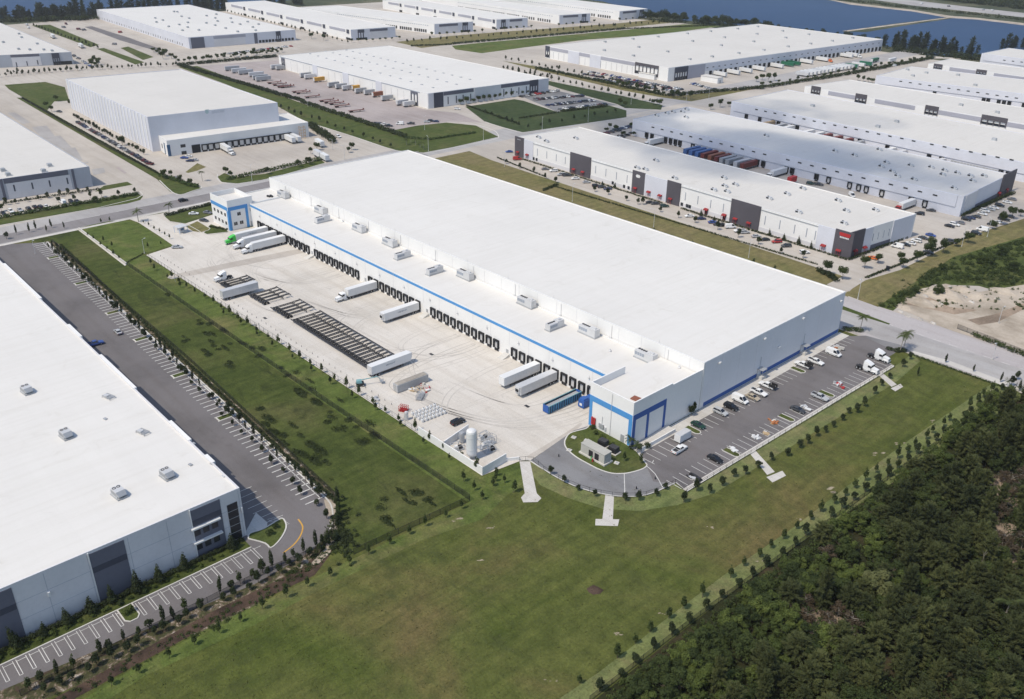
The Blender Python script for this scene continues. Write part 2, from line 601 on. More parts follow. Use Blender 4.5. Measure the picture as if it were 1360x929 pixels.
# the park's paved base
sheet("campus_pavement", [W(-1500, 40), W(-432.8, 40), W(-432.8, 291.5), W(-60, 291.5), W(-60, 720), W(-330, 960), W(-420, 960), (1290, 79), (1180, 70), (1000, 45), (905, 31), (862, 27), (780, 20), (560, 0), (300, 15), (128, 24), (0, 34)], "old concrete", 1)
big("field", -432, -60, -90, 291.5, "field grass", 1)
big("woodland_ground", -80.5, 60, -60, 291.5, "forest floor", 2)
big("far_side_road", -458, -432.8, -100, 1000, "road surface", 2)
big("worn_traffic_lane", -446, -434, -100, 330, "worn lane", 4)
big("far_road_sidewalk", -432.8, -430.4, -100, 280, "walk concrete", 5)
sheet("east_road", [W(-440, 292), W(-60, 292.5), W(-60, 322), W(-440, 322)], "east road surface", 3)
sheet("east_road_near_lane", [W(-110, 294), W(-60, 294.5), W(-60, 309), W(-180, 309), W(-180, 301)], "road surface", 4)
sheet("east_road_median_grass", [(1118, 406), (1150, 418), (1182, 430), (1181, 431.5), (1150, 422), (1118, 411)], "lawn grass", 6)
sheet("east_sidewalk", [(1212, 466), (1260, 479), (1300, 494), (1362, 517), (1362, 524), (1300, 500), (1258, 484), (1212, 470)], "walk concrete", 6)
# --- dock yard and drives
sheet("dock_yard", [(171, 291), (213, 284), (282, 266), (300, 300), (330, 303), W(-383, 192), W(-140, 192), W(-140, 176), (785, 590), (762, 572), (704, 612), (692, 612), (640, 632), (194, 339), (231, 327), (212, 314), (184, 296)], "yard concrete", 3)
sheet("loop_drive", smooth([(704, 612.5), (722, 624), (742, 636), (768, 648), (798, 656), (828, 660), (858, 658), (884, 648), (898, 641.5)], 4) + [(912, 653), (1187, 487), (1176, 477), (1190, 468), (1212, 468), (1195, 458), (1150, 446), (1119, 447), (850, 607), (800, 560), (762, 572)], "pale asphalt", 5)
sheet("east_car_park", [(838, 610), (860, 622), (868, 640), (897, 641.5), (912, 653), (1187, 487), (1177, 477), (1190, 467), (1148, 447.5), (1120, 446)], "asphalt", 6)
sheet("building_sidewalk", [W(-135.3, 171), W(-131.4, 171), W(-131.4, 289), W(-135.3, 289)], "walk concrete", 8)
_isl = smooth([(750, 586), (757, 576), (778, 570), (790, 566), (840, 596), (850, 606), (857, 615), (859, 619), (853, 623.5), (840, 627.5), (828, 629.5), (812, 629), (796, 624), (782, 617), (766, 608), (755, 599), (750.3, 592), (750, 586)], 4)
sheet("entrance_island_grass", _isl[:-1], "lawn grass", 9)
# --- left building's lot
_outer = smooth([(432, 661), (440, 672), (442, 690), (436, 708), (420, 726), (392, 745), (340, 775)], 4)
sheet("left_car_park", [(-20, 326), (62, 322)] + _outer + [(0, 918), (-40, 930), (-40, 700)], "asphalt", 3)
big("landscape_bed", -172.2, -167.6, -40, 70, "ditch lawn", 5)
# --- lawns
sheet("ditch_lawn", [(44, 318), (104, 306), (166, 352), (622, 665), (470, 736), (436, 735), (446, 700), (438, 664), (300, 540)], "ditch lawn", 2)
sheet("fence_bed", [(60, 320), (75, 322), (445, 655), (447, 690), (428, 730), (395, 762), (330, 812), (60, 929), (0, 960), (0, 915), (390, 742), (432, 708), (441, 680), (432, 660)], "planting bed", 2)
sheet("sandy_bed", [(430, 664), (445, 662), (450, 690), (447, 712), (438, 735), (424, 748), (410, 752), (432, 728), (440, 700)], "sand", 4)
sheet("fence_bed_mulch", [(447, 692), (440, 735), (418, 764), (283, 828), (138, 907), (60, 950), (50, 940), (283, 812), (400, 756), (430, 728)], "mulch", 3)
sheet("entrance_lawn", smooth([(106.5, 303), (128.5, 297), (149, 293.6), (168, 293.6), (183, 296.5), (211.4, 314.6), (229, 326.4)], 3) + [(191, 337.4), (170.8, 349.5), (166, 352)], "bright grass", 4)
sheet("fence_strip_grass", [(166, 352), (171, 349), (191, 338), (640, 633), (692, 613), (704, 613), (706, 640), (675, 657), (640, 690), (560, 718), (420, 786), (337, 831), (193, 898), (140, 932), (90, 945), (138, 910), (283, 831), (418, 767), (470, 742), (622, 668)], "bright grass", 3)
sheet("ditch_flume", [(104, 306), (107, 304), (169, 350.5), (166, 353.5)], "walk concrete", 7)
sheet("woodland_edge_grass", [(740, 930), (794, 894), (823, 872), (847, 853), (880, 826), (960, 765), (1055, 700), (1120, 650), (1200, 590), (1290, 528), (1325, 505), (1362, 526), (1060, 723), (925, 822), (785, 930)], "strip grass", 3)
sheet("loop_edge_grass", smooth([(704, 613), (722, 625), (742, 637), (768, 649), (798, 657), (828, 661), (858, 659), (884, 649), (898, 642.5)], 3) + [(912, 654), (1187, 488), (1212, 470), (1222, 480), (1190, 508), (950, 655), (900, 671), (850, 679), (800, 676), (755, 662), (718, 645), (706, 630)], "strip grass", 3)
for q in ([(690, 613), (704, 613), (713, 656), (697, 656)], [(692, 661), (697, 655.5), (713, 655.5), (719, 662), (714, 667), (695, 667.5)],
          [(804, 657.5), (815.5, 658), (814, 690), (800, 690)], [(791, 689.5), (822.5, 690), (820.5, 699), (790.5, 698)],
          [(993, 599), (1000, 595), (1029, 627), (1019, 631)], [(1018, 634), (1039, 625.5), (1044, 632), (1026, 641)],
          [(1165, 497), (1170, 494), (1191, 511), (1184, 514)], [(1183, 516), (1196, 510), (1199.5, 514), (1189, 520)]):
    sheet("outfall_path", q, "walk concrete", 6 + (len(q) > 4))
for nm, mat, lv, q in (
    ("boulevard_strip_grass", "lawn grass", 3, [(22, 130), (32, 130), (208, 228), (225, 235), (262, 247), (268, 251), (240, 259), (226, 255), (208, 238)]),
    ("corner_lawn", "lawn grass", 3, [(6, 113), (60, 109), (86, 116), (92, 134), (72, 135), (62, 148), (12, 119)]),
    ("front_verge_grass", "lawn grass", 5, [(-5, 300), (101, 281), (169, 270.6), (186, 266), (190, 261), (182, 257), (160, 260), (-5, 290)]),
    ("side_lawn", "lawn grass", 3, [(126, 255), (176, 245.5), (169, 241.6), (138, 247)]),
    ("cold_store_hedge_lawn", "lawn grass", 3, [(289, 235), (294, 242), (315, 244), (356, 238), (432, 217), (426, 212), (352, 231), (312, 236), (298, 230)]),
    ("cold_store_island_lawn", "dry grass", 3, [(246, 229), (262, 217), (274, 222), (262, 227), (250, 230)]),
    ("slope_grass", "lawn grass", 3, [(236, 89), (262, 88), (400, 137), (518, 174), (555, 167), (593, 163), (632, 167), (662, 182), (600, 196), (562, 203), (525, 200), (400, 159), (366, 140), (300, 112)]),
    ("car_park_lawn", "cloud shade grass", 3, [(618, 142), (683, 132), (695, 134), (740, 149), (801, 138), (832, 147), (832, 156), (694, 176), (659, 167), (644, 162)]),
    ("staff_car_park", "pale asphalt", 4, [(694, 128.7), (728, 118.6), (745, 122), (822, 140), (810, 140.6), (786, 139.7), (740, 149)]),
    ("south_verge_grass", "cloud shade grass", 3, [(667, 92), (716, 102), (728, 107.5), (830, 128.5), (880, 140), (878, 146), (830, 143.8), (820, 138.7), (745, 118.4), (728, 113)]),
    ("north_verge_grass", "dry grass", 3, [(667, 81), (710, 88), (830, 115), (900, 128), (1001, 116), (1011, 116.7), (918, 135), (881, 130), (830, 121), (708, 92)]),
    ("far_field", "bright grass", 4, [(600, 61), (640, 57), (830, 40), (908, 32.5), (957, 35), (891, 44), (835, 49), (778, 53), (723, 60), (691, 64), (640, 71), (605, 66)]),
    ("far_verge_grass", "dry grass", 3, [(525, 56), (600, 48), (660, 43), (745, 37), (824, 31), (862, 27), (905, 29), (830, 37), (640, 54), (560, 64)]),
    ("side_car_park_lawn", "dry grass", 3, [(1141, 375), (1195, 359), (1286, 314), (1362, 290), (1362, 318), (1265, 344), (1203, 384), (1166, 408), (1123, 392)]),
    ("scrub_ground", "lawn grass", 4, [(1166, 407), (1203, 383), (1265, 342), (1362, 314), (1420, 310), (1420, 400), (1362, 398), (1300, 380), (1240, 378), (1200, 402), (1186, 413)]),
    ("sand_yard", "sand", 5, [(1188, 407), (1222, 384), (1256, 377), (1300, 388), (1362, 378), (1420, 372), (1420, 500), (1362, 470), (1320, 457), (1266, 440), (1240, 430)]),
    ("front_lawn_strip", "dry grass", 3, [W(-426, 322), W(-150, 322), W(-158, 338), W(-164, 341), W(-400, 352), W(-426, 356)]),
    ("warehouse_street", "old concrete", 4, [(1098, 378), (1131, 362), (1150, 372), (1119, 392)]),
    ("boundary_lawn", "bright grass", 3, [(206, 335), (212, 340), (212, 336)]),
    ("near_lawn_inset", "dry grass", 10, [(247, 301), (262, 294), (279, 304), (268, 309), (256, 307)]),
    ("entrance_hedge_lawn", "lawn grass", 10, [(218, 287), (282, 270), (283, 285), (246, 297), (226, 294)]),
    ("tower_lawn", "lawn grass", 10, [(280, 298), (300, 305), (303, 308), (275, 311), (271, 309.5)]),
    ("dirt_yard_patch", "brown dirt", 6, [(1200, 404), (1235, 395), (1262, 408), (1300, 412), (1268, 418), (1232, 410)]),
    ("dirt_yard_track", "brown dirt", 6, [(1285, 425), (1320, 418), (1362, 402), (1362, 410), (1325, 428), (1300, 432)]),
    ("far_asphalt_lane", "asphalt", 3, [(112, 36), (122, 35), (170, 50), (215, 66), (208, 68), (160, 54)]),
    ("far_left_lawn", "lawn grass", 3, [(42, 34), (66, 33), (132, 60), (120, 63)]),
    ("far_drive_lawn", "lawn grass", 4, [(128, 65), (138, 64), (192, 83), (180, 86)]),
    ("far_drive_lawn_patch", "lawn grass", 4, [(160, 64), (170, 62), (204, 76), (190, 80)]),
):
    if nm != "boundary_lawn":
        sheet(nm, q, mat, lv)
# sunken truck wells: shade painted as flat grey sheets; worn slabs on the far yards
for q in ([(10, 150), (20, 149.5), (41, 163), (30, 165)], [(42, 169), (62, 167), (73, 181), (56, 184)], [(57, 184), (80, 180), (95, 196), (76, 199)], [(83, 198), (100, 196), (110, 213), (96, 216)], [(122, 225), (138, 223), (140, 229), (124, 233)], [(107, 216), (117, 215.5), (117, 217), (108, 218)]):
    sheet("truck_well_shade", q, "road surface", 6)
for q in ([(154, 223), (158, 222), (169, 230), (165, 231)], [(240, 120), (270, 118), (420, 165), (400, 168)]):
    sheet("worn_slab", q, "brown concrete", 2)
sheet("trailer_lot", [(262, 88), (369, 80), (376, 93), (566, 146), (606, 150), (640, 163), (595, 162), (520, 173), (400, 136)], "brown concrete", 2)
# bare spots in the field
for i, (p, r_) in enumerate((((1102, 651), 7), ((1166, 604), 6), ((1190, 588), 5), ((820, 843), 7), ((612, 690), 8), ((655, 700), 5), ((945, 700), 4), ((1064, 690), 4), ((1320, 520), 6), ((735, 905), 5), ((1010, 745), 5), ((880, 815), 4), ((640, 745), 4), ((1240, 560), 4))):
    rr = random.Random(i)
    for k in range(4):
        x_, y_, r1 = p[0] + rr.gauss(0, r_ * 0.9), p[1] - rr.gauss(0, r_ * 0.25), r_ * rr.uniform(0.2, 0.55)
        c_ = [(x_ + math.cos(a * 0.314) * r1 * rr.uniform(0.4, 1.7), y_ + math.sin(a * 0.314) * r1 * rr.uniform(0.2, 0.55)) for a in range(20)]
        sheet("bare_ground_patch", c_, "worn earth", 4)
sheet("mud_patch", [(779, 782), (788, 777), (795, 780), (802, 784), (797, 789), (788, 790), (782, 787)], "mulch", 4)

# ------------------------------------------------------------------ kerbs and painted lines
kb = MB()
ribbon(kb, [P(p) for p in smooth([(704, 612.5), (722, 624), (742, 636), (768, 648), (798, 656), (828, 660), (858, 658), (884, 648), (898, 641.5)], 4)] + [P((912, 653)), P((1187, 487))], 0.35, 0.02, 0.15, "kerb concrete")
ribbon(kb, [P(p) for p in _isl], 0.35, 0.02, 0.15, "kerb concrete", True)
tag(kb.build("drive_kerb"), kind="structure")
kb = MB()
ribbon(kb, [P((62, 322))] + [P(p) for p in _outer[:12]], 0.4, 0.02, 0.15, "kerb concrete")
ribbon(kb, [W(-167.4, -40), W(-167.4, 70)], 0.3, 0.02, 0.15, "kerb concrete")
tag(kb.build("car_park_kerb"), kind="structure")
kb = MB()
ribbon(kb, [P((2, 300)), P((130, 276.5)), P((182, 264)), P((190, 259)), P((186, 255))], 0.5, 0.02, 0.15, "kerb concrete")
ribbon(kb, [P(p) for p in smooth([(212, 240), (228, 255), (240, 259), (256, 254), (268, 250), (264, 246)], 3)], 0.5, 0.02, 0.15, "kerb concrete")
ribbon(kb, [P(p) for p in smooth([(289, 232), (289, 238), (296, 243), (315, 244.5), (356, 238), (432, 217)], 3)], 0.5, 0.02, 0.15, "kerb concrete")
ribbon(kb, [P(p) for p in smooth([(400, 160), (470, 182), (525, 200), (562, 204), (600, 197), (655, 186), (662, 181), (655, 173), (632, 166), (612, 163)], 3)], 0.6, 0.02, 0.15, "kerb concrete")
ribbon(kb, [P(p) for p in smooth([(644, 162), (659, 167), (694, 176.5), (718, 174.5), (830, 156.7), (876, 148)], 3)], 0.6, 0.02, 0.15, "kerb concrete")
tag(kb.build("road_kerb"), kind="structure")
kb = MB()
for q in ([(217, 286), (226, 295), (246, 298), (262, 306), (275, 312), (303, 309)], [(262, 294), (279, 304), (268, 309)]):
    ribbon(kb, [P(p) for p in smooth(q, 3)], 0.3, 0.1, 0.2, "kerb concrete")
tag(kb.build("entrance_kerb"), kind="structure")


def stalls(mb, a, b, n, depth, side, z, wdt=0.13, skip=()):
    """n parking bays along world line a>b; side +1/-1 says which way they open."""
    d = (b - a)
    L = d.length
    d.normalize()
    nn = Vector((-d.y, d.x, 0)) * side
    for i in range(n + 1):
        if i in skip:
            continue
        q = a + d * (L * i / n)
        ribbon(mb, [q, q + nn * depth], wdt, z, z, "marking white")


pm = MB()
# long row of the left car park (double lines seen as pale bars), broken by planted islands
_a, _b = P((60, 322)), P((430, 660))
LLOT = (_a, _b)
_nb = 94
_isle = [8, 22, 36, 47, 60, 73]
stalls(pm, _a, _b, _nb, 5.4, -1, 0.06, 0.32)
ribbon(pm, [_a + Vector((0, -1.0, 0)), _b + Vector((0, -1.0, 0))], 0.22, 0.06, 0.06, "marking white")
ribbon(pm, [_a + Vector((0, 0.9, 0)), _b + Vector((0, 0.9, 0))], 0.5, 0.06, 0.06, "kerb concrete")
# bays against the left building's front: paired lines
for i in range(-8, 23):
    y = 14.1 + i * 2.53
    if 37.2 < y < 41.6:
        continue
    for dx in (-0.32, 0.32):
        ribbon(pm, [W(-166.9, y + dx), W(-161.9, y + dx)], 0.13, 0.06, 0.06, "marking white")
    ribbon(pm, [W(-161.9, y - 0.38), W(-161.9, y + 0.38)], 0.13, 0.06, 0.06, "marking white")
    ribbon(pm, [W(-166.3, y + 0.38), W(-166.3, y + 2.2)], 0.13, 0.065, 0.065, "marking white")
# shaded bays beside it
stalls(pm, W(-190, 82), W(-173.5, 82), 6, 5.4, -1, 0.06, 0.15)
for k in range(7):
    ribbon(pm, [W(-174.5 + k * 0.7, 78.2), W(-173.5 + k * 0.7, 81.5)], 0.12, 0.06, 0.06, "marking white")
ribbon(pm, [P(p) for p in smooth([(396, 690), (402, 700), (399, 712), (390, 724), (376, 735)], 4)], 0.35, 0.062, 0.062, "yellow paint")
tag(pm.build("car_park_markings"), kind="structure")
pm = MB()
stalls(pm, P((850, 607)), P((1117, 447.5)), 41, 5.2, -1, 0.1, 0.16)
stalls(pm, P((905, 650)), P((1184, 484)), 42, 5.2, 1, 0.1, 0.16)
ribbon(pm, [P((908, 651.5), 0), P((1186, 485.5), 0)], 0.9, 0.1, 0.1, "walk concrete")
for q in ([(868, 612), (866, 616)], [(829, 629), (830, 660)], [(858, 619), (870, 630), (880, 648)]):
    ribbon(pm, [P(p) for p in smooth(q, 2)], 0.2, 0.1, 0.1, "marking white")
tag(pm.build("east_car_park_markings"), kind="structure")
pm = MB()
for i in range(60):
    x = -376 + i * 3.72
    ribbon(pm, [W(x, 132.5), W(x, 139)], 0.12, 0.06, 0.06, "marking white")
for i in range(0, 20):
    ribbon(pm, [W(-446.2, 60 + i * 14), W(-446.2, 66 + i * 14)], 0.25, 0.07, 0.07, "marking white")
for i in range(24):
    ribbon(pm, [W(-200 + i * 6, 309.5), W(-197 + i * 6, 309.5)], 0.2, 0.07, 0.07, "marking white")
tag(pm.build("road_markings"), kind="structure")
# tyre arcs swung from the docks, and wear down the street lanes
tm = MB()
rt = random.Random(21)
for k in range(34):
    x0 = -378 + rt.random() * 224
    x1 = max(-350, min(-185, x0 + rt.choice((-1, 1)) * rt.uniform(6, 28)))
    y1 = rt.uniform(142, 160)
    c_ = [(x0, 182.5), (x0, 174 - rt.random() * 6), (lerp(x0, x1, 0.3), lerp(168, y1, 0.6)), (x1, y1), (x1 + (x1 - x0) * 0.8, y1 - rt.uniform(0, 4))]
    for d_ in (-1.0, 1.0):
        ribbon(tm, [W(px_ + d_, py_ + d_ * 0.3) for px_, py_ in smooth(c_, 5)], rt.uniform(0.18, 0.4), 0.055, 0.055 + 0.0004 * k, "tyre mark")
tag(tm.build("tyre_marks"), kind="structure")
# stains: tyre-worn run from the third dock to the fence, wet marks near the tank
for q in ([(225, 366), (300, 350), (380, 334), (405, 330), (408, 334), (380, 341), (300, 357), (228, 371)], [(700, 606), (735, 585), (762, 568), (770, 562), (773, 564), (764, 572), (738, 590), (706, 609)]):
    sheet("tyre_stain", smooth(q + q[:1], 2)[:-1], "old concrete", 5)
# ------------------------------------------------------------------ buildings
_FEAT = {}


class Building:
    """Upright walls with a parapet and a roof sunk behind it; corners SW, SE, NE, NW in the world."""

    def __init__(self, name, label, cat, corners, h, wall="white wall", roof="pale roof", par=0.7, group=None):
        self.c = [Vector((q.x, q.y, 0)) for q in corners]
        self.h = h
        self.root = thing(name, label, cat, self.c[0], 0, group)
        self.prism("wall", self.c, 0, h, wall, roof, par)

    def prism(self, name, c, z0, h, wall, roof, par, parent=None, roofname="roof"):
        o = self.c[0]
        ctr = sum(c, Vector()) / 4
        inn = []
        for i in range(4):
            a, b, d = c[i - 1], c[i], c[(i + 1) % 4]
            u1, u2 = (a - b).normalized(), (d - b).normalized()
            inn.append(b + (u1 + u2) * 0.35)
        mb = MB()
        z = lambda q, zz: (q.x - o.x, q.y - o.y, zz)
        for i in range(4):
            j = (i + 1) % 4
            mb.face([z(c[i], z0), z(c[j], z0), z(c[j], h), z(c[i], h)], wall)
            mb.face([z(c[i], h), z(c[j], h), z(inn[j], h), z(inn[i], h)], "white metal" if "white" in wall else wall)
            mb.face([z(inn[j], h - par), z(inn[i], h - par), z(inn[i], h), z(inn[j], h)], wall)
        w_ = mb.build(name, parent or self.root)
        mb = MB()
        mb.face([z(q, h - par) for q in inn], roof)
        r_ = mb.build(roofname, parent or self.root)
        return w_, r_

    def side(self, i):
        return (self.c[i], self.c[(i + 1) % 4]) if isinstance(i, int) else i

    def put(self, i, mesh_key, maker, s, z, name, parent=None, label=None):
        A, B = self.side(i)
        u = (B - A).normalized()
        if mesh_key not in _FEAT:
            mb = MB()
            maker(mb)
            _FEAT[mesh_key] = mb.mesh(name)
        q = A + u * s - self.c[0]
        o = link(name, _FEAT[mesh_key], self.root, (q.x, q.y, z), math.atan2(u.y, u.x))
        if parent is not None:
            o.parent = parent
            o.location = Vector((q.x, q.y, z)) - parent.location if parent.rotation_euler.z == 0 else o.location
        if label:
            o["label"] = label
        return o

    def feat(self, i, s0, s1, z0, z1, depth, mat, name, label=None):
        w_, h_ = round(s1 - s0, 1), round(z1 - z0, 1)
        return self.put(i, (w_, h_, depth, mat, name), lambda mb: mb.box(0, w_, -depth, 0.02, 0, h_, mat), s0, z0, name, None, label)

    def px(self, i, tl, br, mat, name, depth=0.2, z0=None, z1=None, label=None):
        """A panel from its upper-near and lower-far corners as seen in the photograph."""
        A, B = self.side(i)
        s0, za = onface(A, B, tl)
        s1, zb = onface(A, B, br)
        return self.feat(i, s0, s1, zb if z0 is None else z0, za if z1 is None else z1, depth, mat, name, label)

    def slit(self, i, p, mat="dark glass", name="window", w_=0.5, h_=3.0, z=None, depth=0.12):
        A, B = self.side(i)
        s, zz = onface(A, B, p)
        zz = zz - h_ / 2 if z is None else z
        return self.feat(i, s - w_ / 2, s + w_ / 2, zz, zz + h_, depth, mat, name)

    def awning(self, i, p, w_=2.4, z=2.5):
        A, B = self.side(i)
        s, zz = onface(A, B, p)

        def mk(mb):
            mb.hull([(0, -1.5, 0), (w_, -1.5, 0), (w_, -0.16, 0), (0, -0.16, 0)], [(0, -1.4, 0.35), (w_, -1.4, 0.35), (w_, -0.16, 0.9), (0, -0.16, 0.9)], "awning red")
            for x in (0.1, w_ / 2 - 0.1, w_ - 0.3):
                mb.box(x, x + 0.12, -1.45, -1.3, -z, 0, "awning red")
        o = self.put(i, ("awning", w_, z), mk, s - w_ / 2, z, "awning")
        self.feat(i, s - w_ / 2 + 0.4, s + w_ / 2 - 0.4, 0.1, 2.5, 0.26, "dark glass", "entrance_door")
        return o

    def portal(self, i, tl, br, cols=3, mat="dark slate wall", head=0.42):
        """A tall entrance frame: deep header, posts and dark glass between."""
        A, B = self.side(i)
        s0, za = onface(A, B, tl)
        s1, zb = onface(A, B, br)
        zb = max(0.0, zb)
        w_, h_ = s1 - s0, za - zb

        def mk(mb):
            mb.box(0, w_, -0.7, 0.0, h_ * (1 - head), h_, mat)
            for k in range(cols + 1):
                x = (w_ - 0.7) * k / cols
                mb.box(x, x + 0.7, -0.65, 0.0, 0, h_ * (1 - head), mat)
            mb.box(0.7, w_ - 0.7, -0.22, 0, 0.0, h_ * 0.25, "dark glass")
        return self.put(i, ("portal", round(w_, 1), round(h_, 1), cols, mat), mk, s0, zb, "portal")

    def vent(self, i, p):
        A, B = self.side(i)
        s, zz = onface(A, B, p)

        def mk(mb):
            mb.box(-1.25, 1.25, -0.12, 0, -0.42, 0.42, "grey metal")
            mb.box(-1.1, 1.1, -0.16, -0.1, -0.32, 0.32, "black rubber")
        return self.put(i, ("vent",), mk, s, zz, "vent")

    def dock(self, i, s, z=1.2, kind="seal", w_=2.7, h_=3.0):
        """A dock door: panel, black seal pads, bumpers."""
        A, B = self.side(i)

        def mk(mb):
            mb.box(0.42, w_ - 0.42, -0.08, 0, 0, h_, "light metal" if kind != "open" else "black rubber")

        def seal(mb):
            mb.box(0, 0.5, -0.62, 0, 0, h_ + 0.1, "black rubber")
            mb.box(w_ - 0.5, w_, -0.62, 0, 0, h_ + 0.1, "black rubber")
            mb.box(0.5, w_ - 0.5, -0.62, 0, h_ - 0.45, h_ + 0.1, "black rubber")
            mb.box(0.6, 0.9, -0.3, 0, -0.55, -0.05, "black rubber")
            mb.box(w_ - 0.9, w_ - 0.6, -0.3, 0, -0.55, -0.05, "black rubber")
            mb.box(0.35, w_ - 0.35, -0.1, 0, -1.15, -0.15, "dark steel")
        d = self.put(i, ("dock", kind, w_, h_), mk, s - w_ / 2, z, "dock_door")
        if kind != "plain":
            k = ("seal", w_, h_)
            if k not in _FEAT:
                mb = MB()
                seal(mb)
                _FEAT[k] = mb.mesh("dock_seal")
            link("dock_seal", _FEAT[k], d)
        return d

    def dock_px(self, i, p, kind="open", z=1.1):
        A, B = self.side(i)
        s, zz = onface(A, B, p)
        return self.dock(i, s, z, kind)


def pxcorners(z, sw=None, se=None, ne=None, nw=None):
    q = [None if p is None else P(p, z) for p in (sw, se, ne, nw)]
    if q[0] is None:
        q[0] = q[1] + q[3] - q[2]
    elif q[1] is None:
        q[1] = q[0] + q[2] - q[3]
    elif q[2] is None:
        q[2] = q[1] + q[3] - q[0]
    elif q[3] is None:
        q[3] = q[0] + q[2] - q[1]
    return q


# --- the long white dock warehouse ------------------------------------------------
DW = 184.5                       # dock wall plane
hb = Building("freezer_warehouse", "long white cold warehouse with blue stripe, row of dock doors and tall rear hall", "warehouse",
              [W(-400, 204.6), W(-135.5, 204.6), W(-135.5, 288.2), W(-400, 290)], 16.4, "white wall", "white roof", 0.35)
o0 = hb.c[0]
wing = [W(-383, DW), W(-152.4, DW), W(-152.4, 204.4), W(-383, 204.4)]
ws, _ = hb.prism("dock_wall", wing, 0, 11.2, "white wall", "white roof", 0.5, roofname="dock_roof")
wingL = [W(-400.2, 186.2), W(-383.15, 186.2), W(-383.15, 204.4), W(-400.2, 204.4)]
hb.prism("rear_wall", wingL, 0, 11.2, "white wall", "white roof", 0.5, roofname="rear_roof")
twr = [W(-400.3, 173.3), W(-383.0, 173.3), W(-383.0, 186.0), W(-400.3, 186.0)]
hb.prism("office_tower_wall", twr, 0, 14.6, "white wall", "white roof", 2.2, roofname="office_tower_roof")
ann = [W(-152.2, 172.6), W(-135.6, 172.6), W(-135.6, 204.4), W(-152.2, 204.4)]
# engine-room annex: parapet high round its front, low at the back
mb = MB()
zf = lambda x, y, z: (x - o0.x, y - o0.y, z)
for (a, b, h1) in (((-152.18, 172.6), (-135.62, 172.6), 14.6), ((-135.6, 172.58), (-135.6, 190.0), 14.62), ((-135.6, 190.0), (-135.6, 204.58), 14.1), ((-152.2, 187.5), (-152.2, 172.62), 14.62)):
    d = Vector((b[0] - a[0], b[1] - a[1], 0)).normalized()
    n = Vector((-d.y, d.x, 0)) * 0.4
    mb.hull([zf(a[0], a[1], 0), zf(b[0], b[1], 0), zf(b[0] + n.x, b[1] + n.y, 0), zf(a[0] + n.x, a[1] + n.y, 0)],
            [zf(a[0], a[1], h1), zf(b[0], b[1], h1), zf(b[0] + n.x, b[1] + n.y, h1), zf(a[0] + n.x, a[1] + n.y, h1)], "white wall")
mb.build("annex_wall", hb.root)
mb = MB()
mb.box(-151.8 - o0.x, -136.0 - o0.x, 173.0 - o0.y, 204.35 - o0.y, 10.7, 12.2, "white roof")
mb.build("annex_roof", hb.root)
DF = (wing[0], wing[1])
# blue stripe under the dock parapet, in lengths between the wall joints
for k in range(12):
    s0 = 0.2 + k * 19.2
    hb.feat(DF, s0, s0 + 19.05, 9.75, 10.75, 0.06, "blue paint", "stripe")
# wall joints
for k in range(1, 24):
    hb.feat(DF, k * 9.6 - 0.07, k * 9.6 + 0.07, 4.6, 9.7, 0.05, "light grey wall", "wall_joint")
for k in range(1, 28):
    hb.feat(0, k * 9.6, k * 9.6 + 0.1, 11.2, 16.1, 0.05, "light grey wall", "wall_joint")
for k in range(1, 9):
    hb.feat(1, k * 9.6, k * 9.6 + 0.1, 0.3, 16.1, 0.04, "light grey wall", "wall_joint")
# dock doors
_gaps = []
for a, b in (((411.3, 331.6), (417.7, 336.7)), ((481.5, 367), (489, 368.8)), ((563, 408), (571.6, 411.8)), ((668.9, 461.4), (678.6, 467.9))):
    _gaps.append((onface(*DF, a)[0], onface(*DF, b)[0]))
s = onface(*DF, (345, 298))[0]
s_end = 229.0
DOCKS = []
while s < s_end:
    g = next((g for g in _gaps if g[0] - 1.0 < s < g[1]), None)
    if g:
        s = g[1] + 1.9
        continue
    hb.dock(DF, s, 1.2, "seal", 2.75, 3.1)
    DOCKS.append(s)
    s += 3.95
for g in _gaps:
    m_ = (g[0] + g[1]) / 2
    hb.feat(DF, m_ - 0.6, m_ + 0.6, 0.4, 2.6, 0.08, "grey metal", "personnel_door")
    hb.put(DF, ("ramp",), lambda mb: mb.hull([(-1.4, -3.6, 0), (1.4, -3.6, 0), (1.4, 0, 0), (-1.4, 0, 0)], [(-1.2, -3.4, 0.12), (1.2, -3.4, 0.12), (1.2, -0.05, 1.2), (-1.2, -0.05, 1.2)], "kerb concrete"), m_, 0.0, "concrete_ramp")
# lightning rods and drains on the rear hall wall
for k in range(11):
    x = 12 + k * 23.5
    mb = MB()
    mb.bar((0, 0, 0), (0, 0, 0.95), 0.045, "grey metal", 5, 0.02)
    hb.put(0, ("rod",), lambda m, mb=mb: m.bar((0, 0.15, 0), (0, 0.15, 1.3), 0.05, "grey metal", 5, 0.02), x, 16.4, "lightning_rod")
    hb.put(0, ("pipe",), lambda m: (m.bar((0, -0.12, 0), (0, -0.12, 4.4), 0.07, "light metal", 6), m.box(-0.6, 0.25, -0.5, -0.05, 0, 0.3, "light metal")), x + 4, 11.25, "drain_pipe")
for k in range(14):
    hb.put(DF, ("downlight",), lambda m: (m.box(-0.25, 0.25, -0.5, 0, -0.25, 0.15, "light metal"), m.bar((0, -0.25, 0), (0, -0.25, 0.9), 0.04, "grey metal", 5)), 9 + k * 16.2, 7.2, "wall_lamp")
